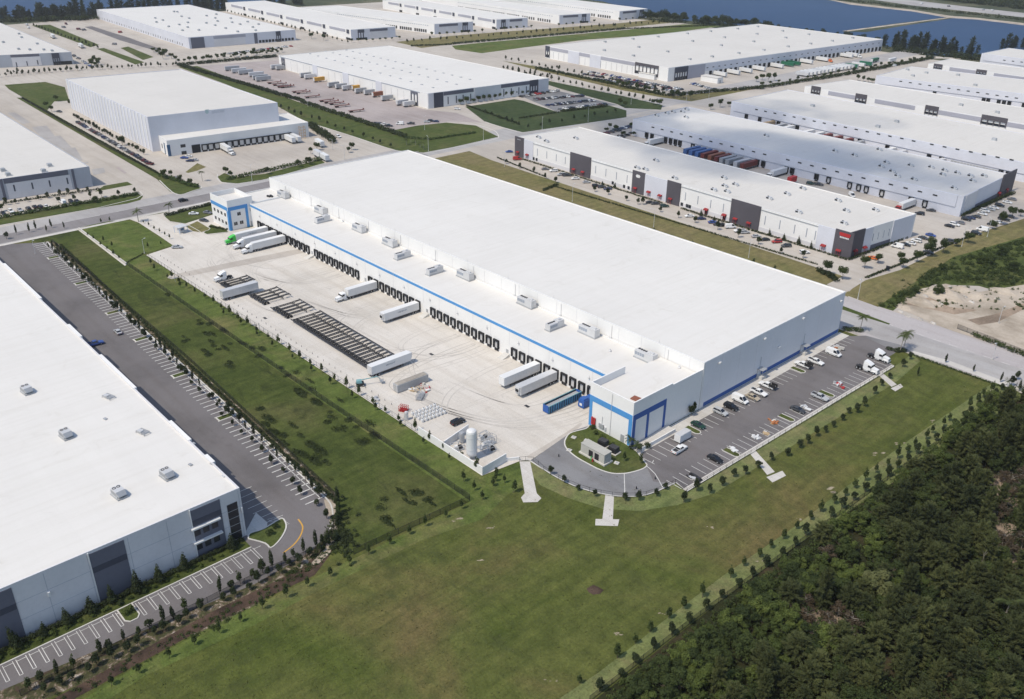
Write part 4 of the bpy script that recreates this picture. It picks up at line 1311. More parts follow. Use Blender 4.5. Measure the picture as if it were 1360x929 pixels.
# --- far row by the lake: long white sheds with blue-grey ends
for i, (se, ne, base, nw_, lab) in enumerate((
        ((465.6, 39.7), (525, 35.5), 56.7, (299, 3.4), "slender white shed with bluish end at the bend of the lake road"),
        ((576.7, 32.1), (628.3, 28.7), 49.0, (399.6, 10.0), "white shed with grey-framed bluish end behind the first slender shed"),
        ((659.2, 26.2), (701, 23.7), 41.0, (508, 0.5), "white shed with twin dark entrances at its corner beyond the hedge"),
        ((742.9, 20.3), (784.3, 17.8), 35.0, (560, -6), "white shed with red-stained dock canopy past its bluish end"),
        ((822.8, 15.2), (860, 11.8), 29.0, (640, -8), "last white shed of the far row against the lake trees"))):
    z = 11.5
    b = Building("lake_row_warehouse", lab, "warehouse", pxcorners(z, nw_, se, ne, None), z, "white wall", "white roof", 0.3, "white sheds in the far row")
    Ls, Le = (b.c[1] - b.c[0]).length, (b.c[2] - b.c[1]).length
    b.feat(1, 0.3, Le - 0.3, 0.0, z - 0.4, 0.15, "pale blue wall", "wall_panel")
    b.feat(1, Le * (0.42 if i in (0, 2) else 0.12), Le * (0.82 if i in (0, 2) else 0.6), 8.0, 10.6, 0.3, "slate wall", "wall_band")
    b.feat(1, Le * (0.42 if i in (0, 2) else 0.12), Le * (0.82 if i in (0, 2) else 0.6), 0.5, 7.9, 0.25, "light grey wall", "wall_panel")
    t = 0.15 if i in (0, 2) else 0.72
    b.feat(1, Le * t, Le * (t + 0.14), 7.6, 11.0, 0.6, "dark slate wall", "portal")
    for k in range(3):
        b.feat(1, Le * (t + 0.055 * k), Le * (t + 0.055 * k) + 1.0, 2.2, 7.6, 0.5, "dark slate wall", "portal_post")
    b.feat(1, Le * (t - 0.04), Le * (t + 0.2), 0.1, 2.3, 0.4, "black rubber", "entrance")
    if i in (0, 2):
        for k in range(6):
            s0 = Ls * (0.16 * k + 0.06)
            b.feat(0, s0, s0 + Ls * 0.105, 8.0, 10.6, 0.3, "mauve band", "wall_band")
            b.feat(0, s0 + Ls * 0.115, s0 + Ls * 0.13, 7.0, 11.0, 0.6, "dark slate wall", "portal")
            b.feat(0, s0 + Ls * 0.11, s0 + Ls * 0.135, 0.1, 2.5, 0.5, "black rubber", "entrance")
    else:
        for k in range(46):
            b.feat(0, Ls * (0.3 + 0.0145 * k), Ls * (0.3 + 0.0145 * k) + 1.7, 8.6, 9.3, 0.2, "lettering grey", "vent")
            if k % 7 != 3:
                b.feat(0, Ls * (0.3 + 0.0145 * k), Ls * (0.3 + 0.0145 * k) + 2.4, 1.0, 4.2, 0.2, "black rubber", "dock_door")
# skylights on the trailer-yard roof: part of it
mb = MB()
mb.box(-1.1, 1.1, -0.8, 0.8, 0, 0.45, "grey metal", 0.15, 0.15)
skym = mb.mesh("skylight")
bc = b2.c
for row, (p0, p1, n) in enumerate((((460, 67), (624, 106), 17), ((433, 68.5), (606, 112.5), 17), ((412, 72), (575, 117), 14), ((440, 62), (550, 82), 0))):
    for k in range(n):
        q = lerp(P(p0, 11.0), P(p1, 11.0), k / max(1, n - 1)) - bc[0]
        link("skylight", skym, b2.root, (q.x, q.y, 11.0))
# ------------------------------------------------------------------ vehicles and plant
def wheel(mb, x, y, r=0.34, w_=0.24, hub=True):
    mb.bar((x, y - w_ / 2, r), (x, y + w_ / 2, r), r, "black rubber", 12)
    if hub:
        s = 1 if y > 0 else -1
        mb.bar((x, y + s * w_ * 0.5, r), (x, y + s * (w_ * 0.5 + 0.02), r), r * 0.58, "grey metal", 8)


def carparts(kind):
    """Body, cabin, glass and wheels of a car; nose towards +x."""
    body, glass = MB(), MB()
    if kind == "sedan":
        L, hw, belt, top = 4.7, 0.91, 0.93, 1.45
        prof = [(-2.32, 0.45, 0.80), (-2.28, 0.34, 0.88), (-1.9, 0.30, 0.95), (-0.9, 0.28, 0.97), (0.75, 0.28, 0.95), (1.4, 0.28, 0.88), (2.0, 0.30, 0.78), (2.3, 0.36, 0.66), (2.36, 0.45, 0.6)]
        cab = [(-1.75, 0.95), (-1.0, 1.42), (0.15, 1.45), (1.05, 0.95)]
    elif kind == "suv":
        L, hw, belt, top = 4.8, 0.96, 1.08, 1.75
        prof = [(-2.36, 0.5, 1.0), (-2.32, 0.4, 1.08), (-1.9, 0.36, 1.1), (-0.9, 0.34, 1.1), (0.8, 0.34, 1.1), (1.4, 0.34, 1.04), (2.0, 0.36, 0.96), (2.32, 0.42, 0.84), (2.38, 0.5, 0.76)]
        cab = [(-2.28, 1.1), (-2.0, 1.70), (0.2, 1.75), (1.15, 1.08)]
    elif kind == "van":
        L, hw, belt, top = 5.4, 1.0, 1.2, 2.3
        prof = [(-2.7, 0.5, 1.25), (-2.68, 0.42, 1.3), (-1.9, 0.38, 1.3), (0.8, 0.38, 1.3), (1.6, 0.38, 1.2), (2.3, 0.4, 1.05), (2.65, 0.46, 0.9), (2.7, 0.55, 0.82)]
        cab = [(-2.66, 1.3), (-2.6, 2.25), (1.0, 2.3), (1.95, 1.2)]
    else:
        L, hw, belt, top = 5.7, 0.99, 1.1, 1.82
        prof = [(-2.85, 0.6, 1.0), (-2.82, 0.5, 1.08), (-2.0, 0.42, 1.1), (-0.9, 0.42, 1.12), (0.9, 0.42, 1.12), (1.5, 0.42, 1.1), (2.3, 0.44, 1.02), (2.75, 0.5, 0.9), (2.82, 0.6, 0.82)]
        cab = [(-0.95, 1.1), (-0.75, 1.78), (0.45, 1.82), (1.2, 1.1)]
    for (xa, b0, t0), (xb, b1, t1) in zip(prof, prof[1:]):
        wa = hw * (0.93 if abs(xa) > L * 0.46 else 1)
        wb = hw * (0.93 if abs(xb) > L * 0.46 else 1)
        m0, m1 = lerp(b0, t0, 0.62), lerp(b1, t1, 0.62)
        for s in (1, -1):
            q = [(xa, s * wa * 0.95, b0), (xb, s * wb * 0.95, b1), (xb, s * wb, m1), (xa, s * wa, m0)]
            q2 = [(xa, s * wa, m0), (xb, s * wb, m1), (xb, s * wb * 0.9, t1), (xa, s * wa * 0.9, t0)]
            for f in (q, q2):
                body.face(f if s < 0 else f[::-1], "car paint")
        body.face([(xa, -wa * 0.9, t0), (xb, -wb * 0.9, t1), (xb, wb * 0.9, t1), (xa, wa * 0.9, t0)], "car paint")
        body.face([(xb, -wb * 0.95, b1), (xa, -wa * 0.95, b0), (xa, wa * 0.95, b0), (xb, wb * 0.95, b1)], "black rubber")
    for (x, b, t), s in ((prof[0], -1), (prof[-1], 1)):
        wd = hw * 0.93
        q = [(x, -wd * 0.95, b), (x, wd * 0.95, b), (x, wd * 0.9, t), (x, -wd * 0.9, t)]
        body.face(q if s > 0 else q[::-1], "car paint")
        for y in (-1, 1):
            body.box(x - 0.04 * (s < 0) - 0.03, x + 0.04, y * wd * 0.72 - 0.16, y * wd * 0.72 + 0.16, t - 0.2, t - 0.05, "white metal" if s > 0 else "red paint")
    (xr, zr), (xrt, zrt), (xft, zft), (xf, zf_) = cab
    bw, tw = hw * 0.88, hw * 0.70
    glass.hull([(xr, -bw, zr - 0.03), (xf, -bw, zf_ - 0.03), (xf, bw, zf_ - 0.03), (xr, bw, zr - 0.03)], [(xrt, -tw, zrt - 0.05), (xft, -tw, zft - 0.05), (xft, tw, zft - 0.05), (xrt, tw, zrt - 0.05)], "dark glass")
    body.hull([(xrt - 0.08, -tw - 0.02, zrt - 0.07), (xft + 0.08, -tw - 0.02, zft - 0.07), (xft + 0.08, tw + 0.02, zft - 0.07), (xrt - 0.08, tw + 0.02, zrt - 0.07)],
              [(xrt + 0.02, -tw + 0.06, zrt), (xft - 0.04, -tw + 0.06, zft), (xft - 0.04, tw - 0.06, zft), (xrt + 0.02, tw - 0.06, zrt)], "car paint")
    for x0, x1, z0, z1 in ((xr, xrt, zr, zrt), (xf, xft, zf_, zft), (lerp(xr, xf, 0.5), lerp(xrt, xft, 0.45), lerp(zr, zf_, 0.5), zft)):
        for s in (1, -1):
            body.bar((x0, s * bw * 1.0, z0 - 0.04), (x1, s * tw * 1.02, z1 - 0.05), 0.05, "car paint", 4)
    if kind == "van":
        body.hull([(xr - 0.01, -bw - 0.03, 1.2), (0.3, -bw - 0.03, 1.2), (0.3, bw + 0.03, 1.2), (xr - 0.01, bw + 0.03, 1.2)], [(xrt - 0.02, -tw - 0.12, 2.26), (0.25, -tw - 0.12, 2.28), (0.25, tw + 0.12, 2.28), (xrt - 0.02, tw + 0.12, 2.26)], "car paint")
    if kind == "pickup":
        body.box(-2.75, -1.05, -0.78, 0.78, 1.09, 1.125, "dark steel")
        for s in (1, -1):
            body.box(-2.8, -1.0, s * 0.85 - 0.06, s * 0.85 + 0.06, 1.05, 1.32, "car paint")
        body.box(-2.84, -2.74, -0.9, 0.9, 0.9, 1.32, "car paint")
    for s in (1, -1):
        body.box(xf - 0.25, xf - 0.05, s * (hw + 0.1) - 0.09, s * (hw + 0.1) + 0.09, belt, belt + 0.15, "car paint")
    wx = L * 0.30
    wh = []
    for x in (wx, -wx):
        for y in (hw - 0.1, -hw + 0.1):
            m = MB()
            wheel(m, x, y, 0.34 if kind == "sedan" else 0.39)
            wh.append(m)
    return body, glass, wh


KN = {"sedan": "parked_car", "suv": "parked_car", "van": "parked_van", "pickup": "pickup_truck"}
KC = {"sedan": "car", "suv": "car", "van": "van", "pickup": "pickup"}
CARS, FARCARS = {}, {}
for k in ("sedan", "suv", "van", "pickup"):
    b, g, wh = carparts(k)
    pr = Proto(KN[k], KC[k])
    pr.part("body", b)
    pr.part("cabin_glass", g)
    for m in wh:
        pr.part("wheel", m)
    CARS[k] = pr
    al = MB()
    for m in [b, g] + wh:
        n0 = len(al.v)
        al.v += m.v
        al.f += [tuple(i + n0 for i in f) for f in m.f]
        al.m += [al.mi(m.mats[i]) for i in m.m]
    FARCARS[k] = Single(KN[k], KC[k], al)
CC = {"white": (0.75, 0.75, 0.74), "black": (0.012, 0.012, 0.014), "dark grey": (0.05, 0.052, 0.056), "silver": (0.42, 0.43, 0.44), "grey": (0.17, 0.17, 0.18), "red": (0.36, 0.022, 0.02),
      "blue": (0.03, 0.07, 0.27), "dark blue": (0.015, 0.025, 0.085), "orange": (0.7, 0.16, 0.02), "beige": (0.42, 0.36, 0.27), "dark green": (0.015, 0.05, 0.035), "maroon": (0.11, 0.014, 0.018)}
ITEM_NAME = {"sedan": "car", "suv": "suv", "van": "van", "pickup": "pickup"}


def car_row(where, group, items, rz, end, near=False, jit=0.15, seed=1):
    """items: (pixel or Vector, colour, kind). Labels count those of one colour and kind along the row from its named end."""
    rr = random.Random(seed)
    total, seen = {}, {}
    for _, c, k in items:
        total[(c, k)] = total.get((c, k), 0) + 1
    for p, c, k in items:
        seen[(c, k)] = n = seen.get((c, k), 0) + 1
        q = p if isinstance(p, Vector) else P(p)
        nm = f"{c} {ITEM_NAME[k]}"
        lab = f"{nm} {where}" if total[(c, k)] == 1 else f"{ordw(n)} {nm} {where}, from {end}"
        a = rz + rr.uniform(-0.03, 0.03) + (math.pi if rr.random() < 0.5 else 0)
        (CARS if near else FARCARS)[k].stamp((q.x + rr.uniform(-jit, jit), q.y + rr.uniform(-jit, jit), 0.075), a, lab, group, CC[c])


def mixrow(p0, p1, n, pal, seed, gaps=0.12):
    rr = random.Random(seed)
    a, b = P(p0), P(p1)
    out = []
    for i in range(n):
        if rr.random() < gaps:
            continue
        c = rr.choice(pal)
        out.append((a.lerp(b, i / max(1, n - 1)), c, rr.choice(("sedan", "sedan", "suv", "suv", "pickup"))))
    return out


DARKS = ["black", "dark grey", "dark blue", "black", "grey", "silver", "white", "maroon", "dark grey"]
MIXED = ["white", "silver", "black", "grey", "dark grey", "white", "blue", "red", "silver"]
H = math.pi / 2


# --- semi trucks, trailers, chassis
def trailer_mb(L=16.0, mat="white metal", ribs=True, reefer=False, doors=True):
    bx, un, wh = MB(), MB(), []
    bx.box(0, L, -1.3, 1.3, 1.2, 4.08, mat)
    if ribs:
        n = int(L / 1.2)
        for k in range(n + 1):
            x = 0.05 + (L - 0.1) * k / n
            for s in (1, -1):
                bx.box(x - 0.04, x + 0.04, s * 1.3 - 0.025, s * 1.3 + 0.025, 1.25, 4.02, mat)
    bx.box(-0.03, 0.0, -1.25, 1.25, 1.25, 4.0, "light metal")
    bx.box(0, L, -1.31, 1.31, 1.12, 1.22, "grey metal")
    if reefer:
        bx.box(L, L + 0.55, -0.95, 0.95, 2.0, 3.9, "light metal")
        bx.box(L + 0.55, L + 0.6, -0.7, 0.7, 2.2, 3.2, "black rubber")
    un.box(0.3, L - 0.2, -0.5, 0.5, 0.92, 1.12, "dark steel")
    for s in (1, -1):
        un.box(L - 3.3, L - 3.1, s * 0.75 - 0.08, s * 0.75 + 0.08, 0.02, 1.12, "dark steel")
        un.box(4.6, L - 4.2, s * 1.2 - 0.03, s * 1.2 + 0.03, 0.4, 1.1, "dark steel")
    un.box(0.05, 0.15, -1.1, 1.1, 0.5, 0.65, "dark steel")
    for x in (1.6, 2.85):
        m = MB()
        for y in (1.0, -1.0):
            wheel(m, x, y, 0.5, 0.55)
        wh.append(m)
    return bx, un, wh


def tractor_mb(x0, paint="car paint", sleeper=True):
    """Tractor whose back wheels sit under x0, nose towards +x."""
    cab, gl, fr, wh = MB(), MB(), MB(), []
    fr.box(x0 - 1.3, x0 + 6.0, -0.45, 0.45, 0.75, 1.05, "dark steel")
    fr.lathe([(0.01, 1.2), (0.55, 1.2), (0.6, 1.08), (0.01, 1.06)], "dark steel", 10, x0, 0)
    c0 = x0 + 1.5 if sleeper else x0 + 2.3
    cab.box(c0, x0 + 4.2, -1.2, 1.2, 0.95, 2.9, paint, 0.04, 0.06)
    cab.hull([(c0 + 0.05, -1.12, 2.9), (x0 + 4.1, -1.12, 2.9), (x0 + 4.1, 1.12, 2.9), (c0 + 0.05, 1.12, 2.9)],
             [(c0 + 0.05, -1.0, 3.75), (x0 + 2.9, -1.0, 3.5), (x0 + 2.9, 1.0, 3.5), (c0 + 0.05, 1.0, 3.75)] if sleeper else
             [(c0 + 0.1, -1.0, 3.1), (x0 + 3.8, -1.0, 3.05), (x0 + 3.8, 1.0, 3.05), (c0 + 0.1, 1.0, 3.1)], paint)
    cab.hull([(x0 + 4.2, -1.0, 0.6), (x0 + 6.4, -0.85, 0.55), (x0 + 6.4, 0.85, 0.55), (x0 + 4.2, 1.0, 0.6)],
             [(x0 + 4.2, -0.95, 2.0), (x0 + 6.3, -0.72, 1.72), (x0 + 6.3, 0.72, 1.72), (x0 + 4.2, 0.95, 2.0)], paint)
    cab.box(x0 + 6.35, x0 + 6.5, -1.15, 1.15, 0.4, 0.85, "light metal")
    cab.box(x0 + 6.33, x0 + 6.43, -0.5, 0.5, 0.9, 1.6, "grey metal")
    for s in (1, -1):
        cab.box(x0 + 4.6, x0 + 5.9, s * 1.0 - 0.18, s * 1.0 + 0.18, 0.9, 1.12, paint)
        cab.box(x0 + 1.9, x0 + 3.4, s * 1.05 - 0.25, s * 1.05 + 0.25, 0.45, 0.95, "light metal")
        cab.box(x0 + 4.15, x0 + 4.25, s * 1.38 - 0.12, s * 1.38 + 0.12, 1.9, 2.6, "black rubber")
        fr.bar((c0 - 0.12, s * 0.95, 1.0), (c0 - 0.12, s * 0.95, 3.7), 0.08, "light metal", 6)
    gl.hull([(x0 + 4.18, -1.1, 2.05), (x0 + 4.32, -1.1, 2.05), (x0 + 4.32, 1.1, 2.05), (x0 + 4.18, 1.1, 2.05)], [(x0 + 4.0, -1.0, 2.85), (x0 + 4.1, -1.0, 2.85), (x0 + 4.1, 1.0, 2.85), (x0 + 4.0, 1.0, 2.85)], "dark glass")
    for s in (1, -1):
        gl.box(x0 + 3.1, x0 + 4.0, s * 1.19 - 0.04, s * 1.19 + 0.04, 2.0, 2.7, "dark glass")
    for x in (x0 - 0.65, x0 + 0.65, x0 + 5.3):
        m = MB()
        for y in (0.95, -0.95):
            wheel(m, x, y, 0.5, 0.55 if x < x0 + 2 else 0.32)
        wh.append(m)
    return cab, gl, fr, wh


def lettered(mb, L, x0=None, h=0.5):
    """A short line of grey letter strokes on both long sides, as the faint wording on the trailers reads."""
    rr = random.Random(3)
    for s in (1, -1):
        x = L * 0.36 if x0 is None else x0
        for k in range(11):
            wd = rr.choice((0.25, 0.35, 0.35, 0.12))
            mb.box(x, x + wd * 0.35, s * 1.34 - 0.02, s * 1.34 + 0.02, 2.6, 2.6 + h, "lettering grey")
            mb.box(x, x + wd, s * 1.34 - 0.02, s * 1.34 + 0.02, 2.6 + h * rr.choice((0, 0.5, 0.8)), 2.6 + h * rr.choice((0.25, 0.7, 1.0)), "lettering grey")
            x += wd + 0.14


def make_trailer(mat="white metal", L=16.0, ribs=True, reefer=False, letters=False, tractor=None, name="trailer", sleeper=True):
    pr = Proto(name, "truck" if tractor else "trailer")
    bx, un, wh = trailer_mb(L, mat, ribs, reefer)
    i = pr.part("trailer_box" if tractor else "box_body", bx)
    if letters:
        lm = MB()
        lettered(lm, L)
        pr.part("lettering", lm, i)
    pr.part("chassis", un)
    for m in wh:
        pr.part("axle", m)
    if tractor:
        cab, gl, fr, w2 = tractor_mb(L - 1.4, tractor, sleeper)
        j = pr.part("cab", cab)
        pr.part("windscreen", gl, j)
        pr.part("tractor_frame", fr)
        for m in w2:
            pr.part("axle", m)
    return pr


def tractor_only(name="tractor_unit"):
    pr = Proto(name, "truck")
    cab, gl, fr, w2 = tractor_mb(0.0)
    j = pr.part("cab", cab)
    pr.part("windscreen", gl, j)
    pr.part("frame", fr)
    for m in w2:
        pr.part("axle", m)
    return pr


SEMI = make_trailer(tractor="car paint", name="semi_truck", ribs=False)
SEMI_L = make_trailer(tractor="car paint", name="semi_truck", ribs=False, letters=True)
SEMI_DAY = make_trailer(tractor="car paint", name="semi_truck", ribs=False, sleeper=False, L=13.5)
TR_RIB = make_trailer(ribs=True)
TR_GREY = make_trailer("light metal", ribs=True, reefer=True)
TR_LET = make_trailer(ribs=False, reefer=True, letters=True)
TRACTOR = tractor_only()


def dockx(px, y=None):
    """Nearest dock-door centre to a spot seen in the yard."""
    x = P(px).x
    return min((-383 + s for s in DOCKS), key=lambda q: abs(q - x))


DY = DW - 0.7
SEMI_L.stamp((dockx((312, 323)), DY, 0.05), -H, "semi truck with bright green cab backed to the dock by the office tower", None, (0.06, 0.5, 0.07))
SEMI.stamp((dockx((320, 330)), DY, 0.05), -H, "white semi truck docked between the green-cabbed one and another white one", "white semi trucks at the dock", (0.78, 0.78, 0.77))
SEMI.stamp((dockx((327, 336)), DY, 0.05), -H, "white semi truck docked beside a free run of doors, third from the office tower", "white semi trucks at the dock", (0.78, 0.78, 0.77))
SEMI_DAY.stamp((dockx((474, 393)), DY, 0.05), -H, "white trailer with short day cab docked alone mid-way along the blue-striped wall", None, (0.78, 0.78, 0.77))
TR_LET.stamp((dockx((526, 421)), DY, 0.05), -H, "white lettered trailer without a cab docked beside a red-edged ramp", "trailers at the striped dock")
TR_RIB.stamp((dockx((677, 511)), DY, 0.05), -H, "ribbed white trailer docked as one of a close pair, on the office side", "trailers at the striped dock")
TR_GREY.stamp((dockx((697, 524)), DY, 0.05), -H, "smooth grey trailer with cooling unit docked next to the ribbed one", "trailers at the striped dock")

# blue open-top waste container at the last doors, compactor beside it
plain("steel blue paint", (0.07, 0.27, 0.46), 0.55, var=0.2, scale=3)
plain("worn blue paint", (0.02, 0.06, 0.13), 0.6, var=0.3, scale=3)
pr = Proto("roll_off_container", "container")
mb = MB()
for s in (1, -1):
    mb.box(0, 14.5, s * 1.2 - 0.05, s * 1.2 + 0.05, 0.3, 2.7, "worn blue paint")
    for k in range(15):
        mb.box(0.1 + k * 1.0, 0.4 + k * 1.0, s * 1.25 - 0.1, s * 1.25 + 0.1, 0.3, 2.7, "steel blue paint")
    mb.box(0, 14.5, s * 1.22 - 0.1, s * 1.22 + 0.1, 2.6, 2.8, "teal paint")
for x in (0.0, 14.4):
    mb.box(x, x + 0.12, -1.15, 1.15, 0.3, 2.8, "deep and shaded blue paint")
mb.box(0, 14.5, -1.1, 1.1, 0.25, 0.4, "deep and shaded blue paint")
pr.part("bin_body", mb)
mb = MB()
mb.box(0.2, 14.3, -1.0, 1.0, 0.4, 2.1, "grey metal")
pr.part("load", mb)
mb = MB()
for x in (1, 13.5):
    mb.bar((x, -1, 0.15), (x, 1, 0.15), 0.15, "dark steel", 8)
pr.part("roller", mb)
q = P((722, 549))
pr.stamp((-165.4, 182.0, 0.05), -H, "long bright blue open-top waste container at the last dock doors")
pr = Proto("waste_compactor", "compactor")
mb = MB()
mb.box(0, 6.5, -1.2, 1.2, 0.3, 2.6, "deep and shaded blue paint", 0.1, 0.05)
mb.box(4.0, 6.3, -1.0, 1.0, 2.6, 3.2, "deep and shaded blue paint", 0.2, 0.1)
pr.part("housing", mb)
mb = MB()
mb.box(6.48, 6.55, -0.5, 0.5, 0.9, 1.7, "white metal")
for x in (2.0, ):
    mb.box(x, x + 0.9, -1.26, -1.2, 0.9, 1.7, "white metal")
pr.part("hatch", mb)
pr.stamp((-160.4, 184.3, 0.05), -H, "dark blue waste compactor tucked between blue container and white annex corner")


# container chassis: bare frames with raised goosenecks
def chassis_proto():
    pr = Proto("container_chassis", "trailer chassis")
    a = MB()
    for s in (1, -1):
        a.box(0, 9.6, s * 0.48 - 0.09, s * 0.48 + 0.09, 1.0, 1.28, "chassis steel")
        a.box(9.4, 12.4, s * 0.42 - 0.09, s * 0.42 + 0.09, 1.22, 1.42, "chassis steel")
    for k in range(8):
        x = 3.6 + k * 0.75
        a.box(x, x + 0.12, -0.5, 0.5, 1.02, 1.18, "black rubber")
    for x in (0.0, 12.2):
        a.box(x, x + 0.3, -1.22, 1.22, 1.12, 1.4, "dark steel")
    a.box(10.2, 11.6, -0.42, 0.42, 1.2, 1.3, "dark steel")
    pr.part("frame", a)
    b = MB()
    for s in (1, -1):
        b.box(9.0, 9.18, s * 0.8 - 0.08, s * 0.8 + 0.08, 0.02, 1.1, "dark steel")
    b.box(9.0, 9.15, -0.8, 0.8, 0.55, 0.7, "dark steel")
    pr.part("landing_leg", b)
    for x in (1.3, 2.6):
        m = MB()
        for y in (1.0, -1.0):
            wheel(m, x, y, 0.5, 0.6, False)
        m.box(x - 0.08, x + 0.08, -0.9, 0.9, 0.42, 0.58, "dark steel")
        pr.part("axle", m)
    return pr


CH = chassis_proto()
# rear wheels towards the fence; the row runs along the yard
groups = [((292, 380.5), (300, 385), 3, "beside the tractor unit"), ((331.2, 396.5), (346.5, 405.5), 4, "between the two white trailers"),
          ((361.5, 414.0), (377, 423.5), 4, "in the middle clump"), ((388.5, 430.0), (483.0, 490.0), 20, "in the long packed row")]
for a_, b_, n, lab in groups:
    a, b = P(a_), P(b_)
    for k in range(n):
        q = a.lerp(b, k / (n - 1))
        CH.stamp((q.x, q.y, 0.05), H + random.uniform(-0.012, 0.012), f"{ordw(k + 1)} empty container chassis {lab}, from the office end", "container chassis in the yard")
q = P((293, 398))
make_trailer("light metal", ribs=False, L=15.0).stamp((q.x + 1.4, q.y, 0.05), H - 0.01, "grey-white box trailer parked between the first bare chassis", "trailers among the chassis")
q = P((489, 499))
TR_LET.stamp((q.x + 1.3, q.y - 0.2, 0.05), H, "white lettered trailer closing the end of the chassis row", "trailers among the chassis")
q = P((284, 374))
TRACTOR.stamp((q.x + 1.0, q.y + 6.2, 0.05), -H + 0.03, "white tractor unit without a trailer at the head of the chassis row", None, (0.8, 0.8, 0.79))

# --- boom lift
pr = Proto("boom_lift", "lift")
m = MB()
m.box(-1.3, 1.3, -1.0, 1.0, 0.5, 1.2, "dark steel", 0.1, 0.1)
m.box(-1.2, 0.6, -0.8, 0.8, 1.2, 2.0, "teal paint", 0.15, 0.1)
pr.part("chassis", m)
for x in (-0.9, 0.9):
    for y in (-0.95, 0.95):
        w_ = MB()
        wheel(w_, x, y, 0.45, 0.35)
        pr.part("wheel", w_)
m = MB()
m.bar((-0.8, 0, 1.9), (5.6, 0, 2.6), 0.16, "teal paint", 6)
m.bar((5.6, 0, 2.6), (6.6, 0, 1.6), 0.12, "teal paint", 6)
i = pr.part("boom", m)
m = MB()
m.box(6.3, 7.5, -0.8, 0.8, 0.9, 1.0, "grey metal")
for x in (6.3, 7.5):
    for y in (-0.8, 0.8):
        m.bar((x, y, 1.0), (x, y, 2.0), 0.04, "grey metal", 4)
for y in (-0.8, 0.8):
    m.bar((6.3, y, 2.0), (7.5, y, 2.0), 0.04, "grey metal", 4)
pr.part("basket", m, i)
q = P((478.5, 512.5))
pr.stamp((q.x, q.y, 0.05), R(62), "pale blue boom lift by the fence edge of the yard", None)

# --- storage container, piles, racks
pr = Proto("shipping_container", "container")
m = MB()
m.box(0, 12.2, -1.22, 1.22, 0.15, 2.75, "grey metal")
for k in range(40):
    for s in (1, -1):
        m.box(0.15 + k * 0.3, 0.3 + k * 0.3, s * 1.22 - 0.04, s * 1.22 + 0.04, 0.3, 2.6, "grey metal")
pr.part("box_body", m)
m = MB()
m.box(-0.04, 0.0, -1.15, -0.02, 0.25, 2.65, "light metal")
m.box(-0.04, 0.0, 0.02, 1.15, 0.25, 2.65, "light metal")
for y in (-0.7, -0.3, 0.3, 0.7):
    m.bar((-0.08, y, 0.3), (-0.08, y, 2.6), 0.03, "dark steel", 4)
pr.part("door", m)
m = MB()
m.box(0.3, 12.0, -1.1, 1.1, 2.75, 2.95, "pale bark", 0.3, 0.2)
pr.part("board_load", m)
q = P((523.5, 522))
pr.stamp((q.x, q.y + 0.5, 0.05), H - 0.02, "grey steel storage container with boards laid on its roof")


def junk(name, cat, label, px, n, size, mats, seed, group=None, h=0.5, rows=None):
    rr = random.Random(seed)
    q = P(px)
    m = MB()
    for i in range(n):
        x, y = rr.uniform(-size, size), rr.uniform(-size * 0.6, size * 0.6)
        l, w_, z = rr.uniform(0.25, 1.0), rr.uniform(0.15, 0.55), rr.uniform(0.08, h)
        a = rr.gauss(0, 0.22) + (H if rr.random() < 0.3 else 0)
        c, s = math.cos(a), math.sin(a)
        z0 = rr.uniform(0, h * 0.5)
        cor = [(x + c * u - s * v, y + s * u + c * v) for u, v in ((-l, -w_), (l, -w_), (l, w_), (-l, w_))]
        m.hull([(u, v, z0) for u, v in cor], [(u, v, z0 + z) for u, v in cor], rr.choice(mats))
    o = m.build(name, None, (q.x, q.y, 0.06), 0)
    return tag(o, label, cat, group)


junk("scrap_pile", "scrap pile", "scatter of pink, tan and grey offcuts beside the grey storage container", (562, 516), 24, 2.8, ["tan board", "light metal", "red paint", "kerb concrete", "white metal", "rubble"], 5)
junk("board_pile", "board pile", "small tan heap of boards against the grey container's long side", (549, 519), 12, 1.5, ["tan board", "pale bark", "white metal"], 6)
junk("pallet_pile", "pallets", "pale pallets dropped in an empty bay by the woodland-side kerb", (1004, 582), 9, 1.3, ["light metal", "white metal"], 7)
junk("timber_pile", "timber", "beige timber lengths lying across a kerbside bay", (1017, 577), 8, 1.5, ["tan board", "kerb concrete"], 8)
junk("orange_material_pile", "building material", "orange and tan building materials heaped in a bay", (1026, 561), 10, 1.3, ["orange plastic", "tan board", "tan board", "kerb concrete"], 9)
junk("carton_pile", "cartons", "white cartons heaped beside a dark car in the kerbside bays", (1070, 543), 8, 1.3, ["light metal", "white metal", "grey metal"], 10, h=0.6)
junk("hoarding_pile", "building material", "white and red stacked panels next to the planted bay", (1115, 512), 14, 1.9, ["light metal", "red paint", "white metal", "grey metal"], 11, h=0.7)
junk("rubbish_heap", "rubbish", "dark mixed rubbish in the corner bays nearest the loop drive", (922, 636), 14, 1.5, ["black rubber", "dark steel", "light metal", "tan board"], 12, h=0.8)
junk("plank_pile", "planks", "white planks dumped on the planted bay by the kerb", (974, 598), 6, 1.0, ["white metal"], 13, h=0.6)
junk("crate_pile", "crates", "orange crates and pale sacks against the warehouse near the road", (1113, 464), 12, 1.7, ["orange plastic", "kerb concrete", "light metal"], 14, h=1.1)
junk("pipe_pile", "scrap pile", "loose grey pieces left near the boom lift", (500, 531), 6, 0.8, ["grey metal", "light metal"], 15)

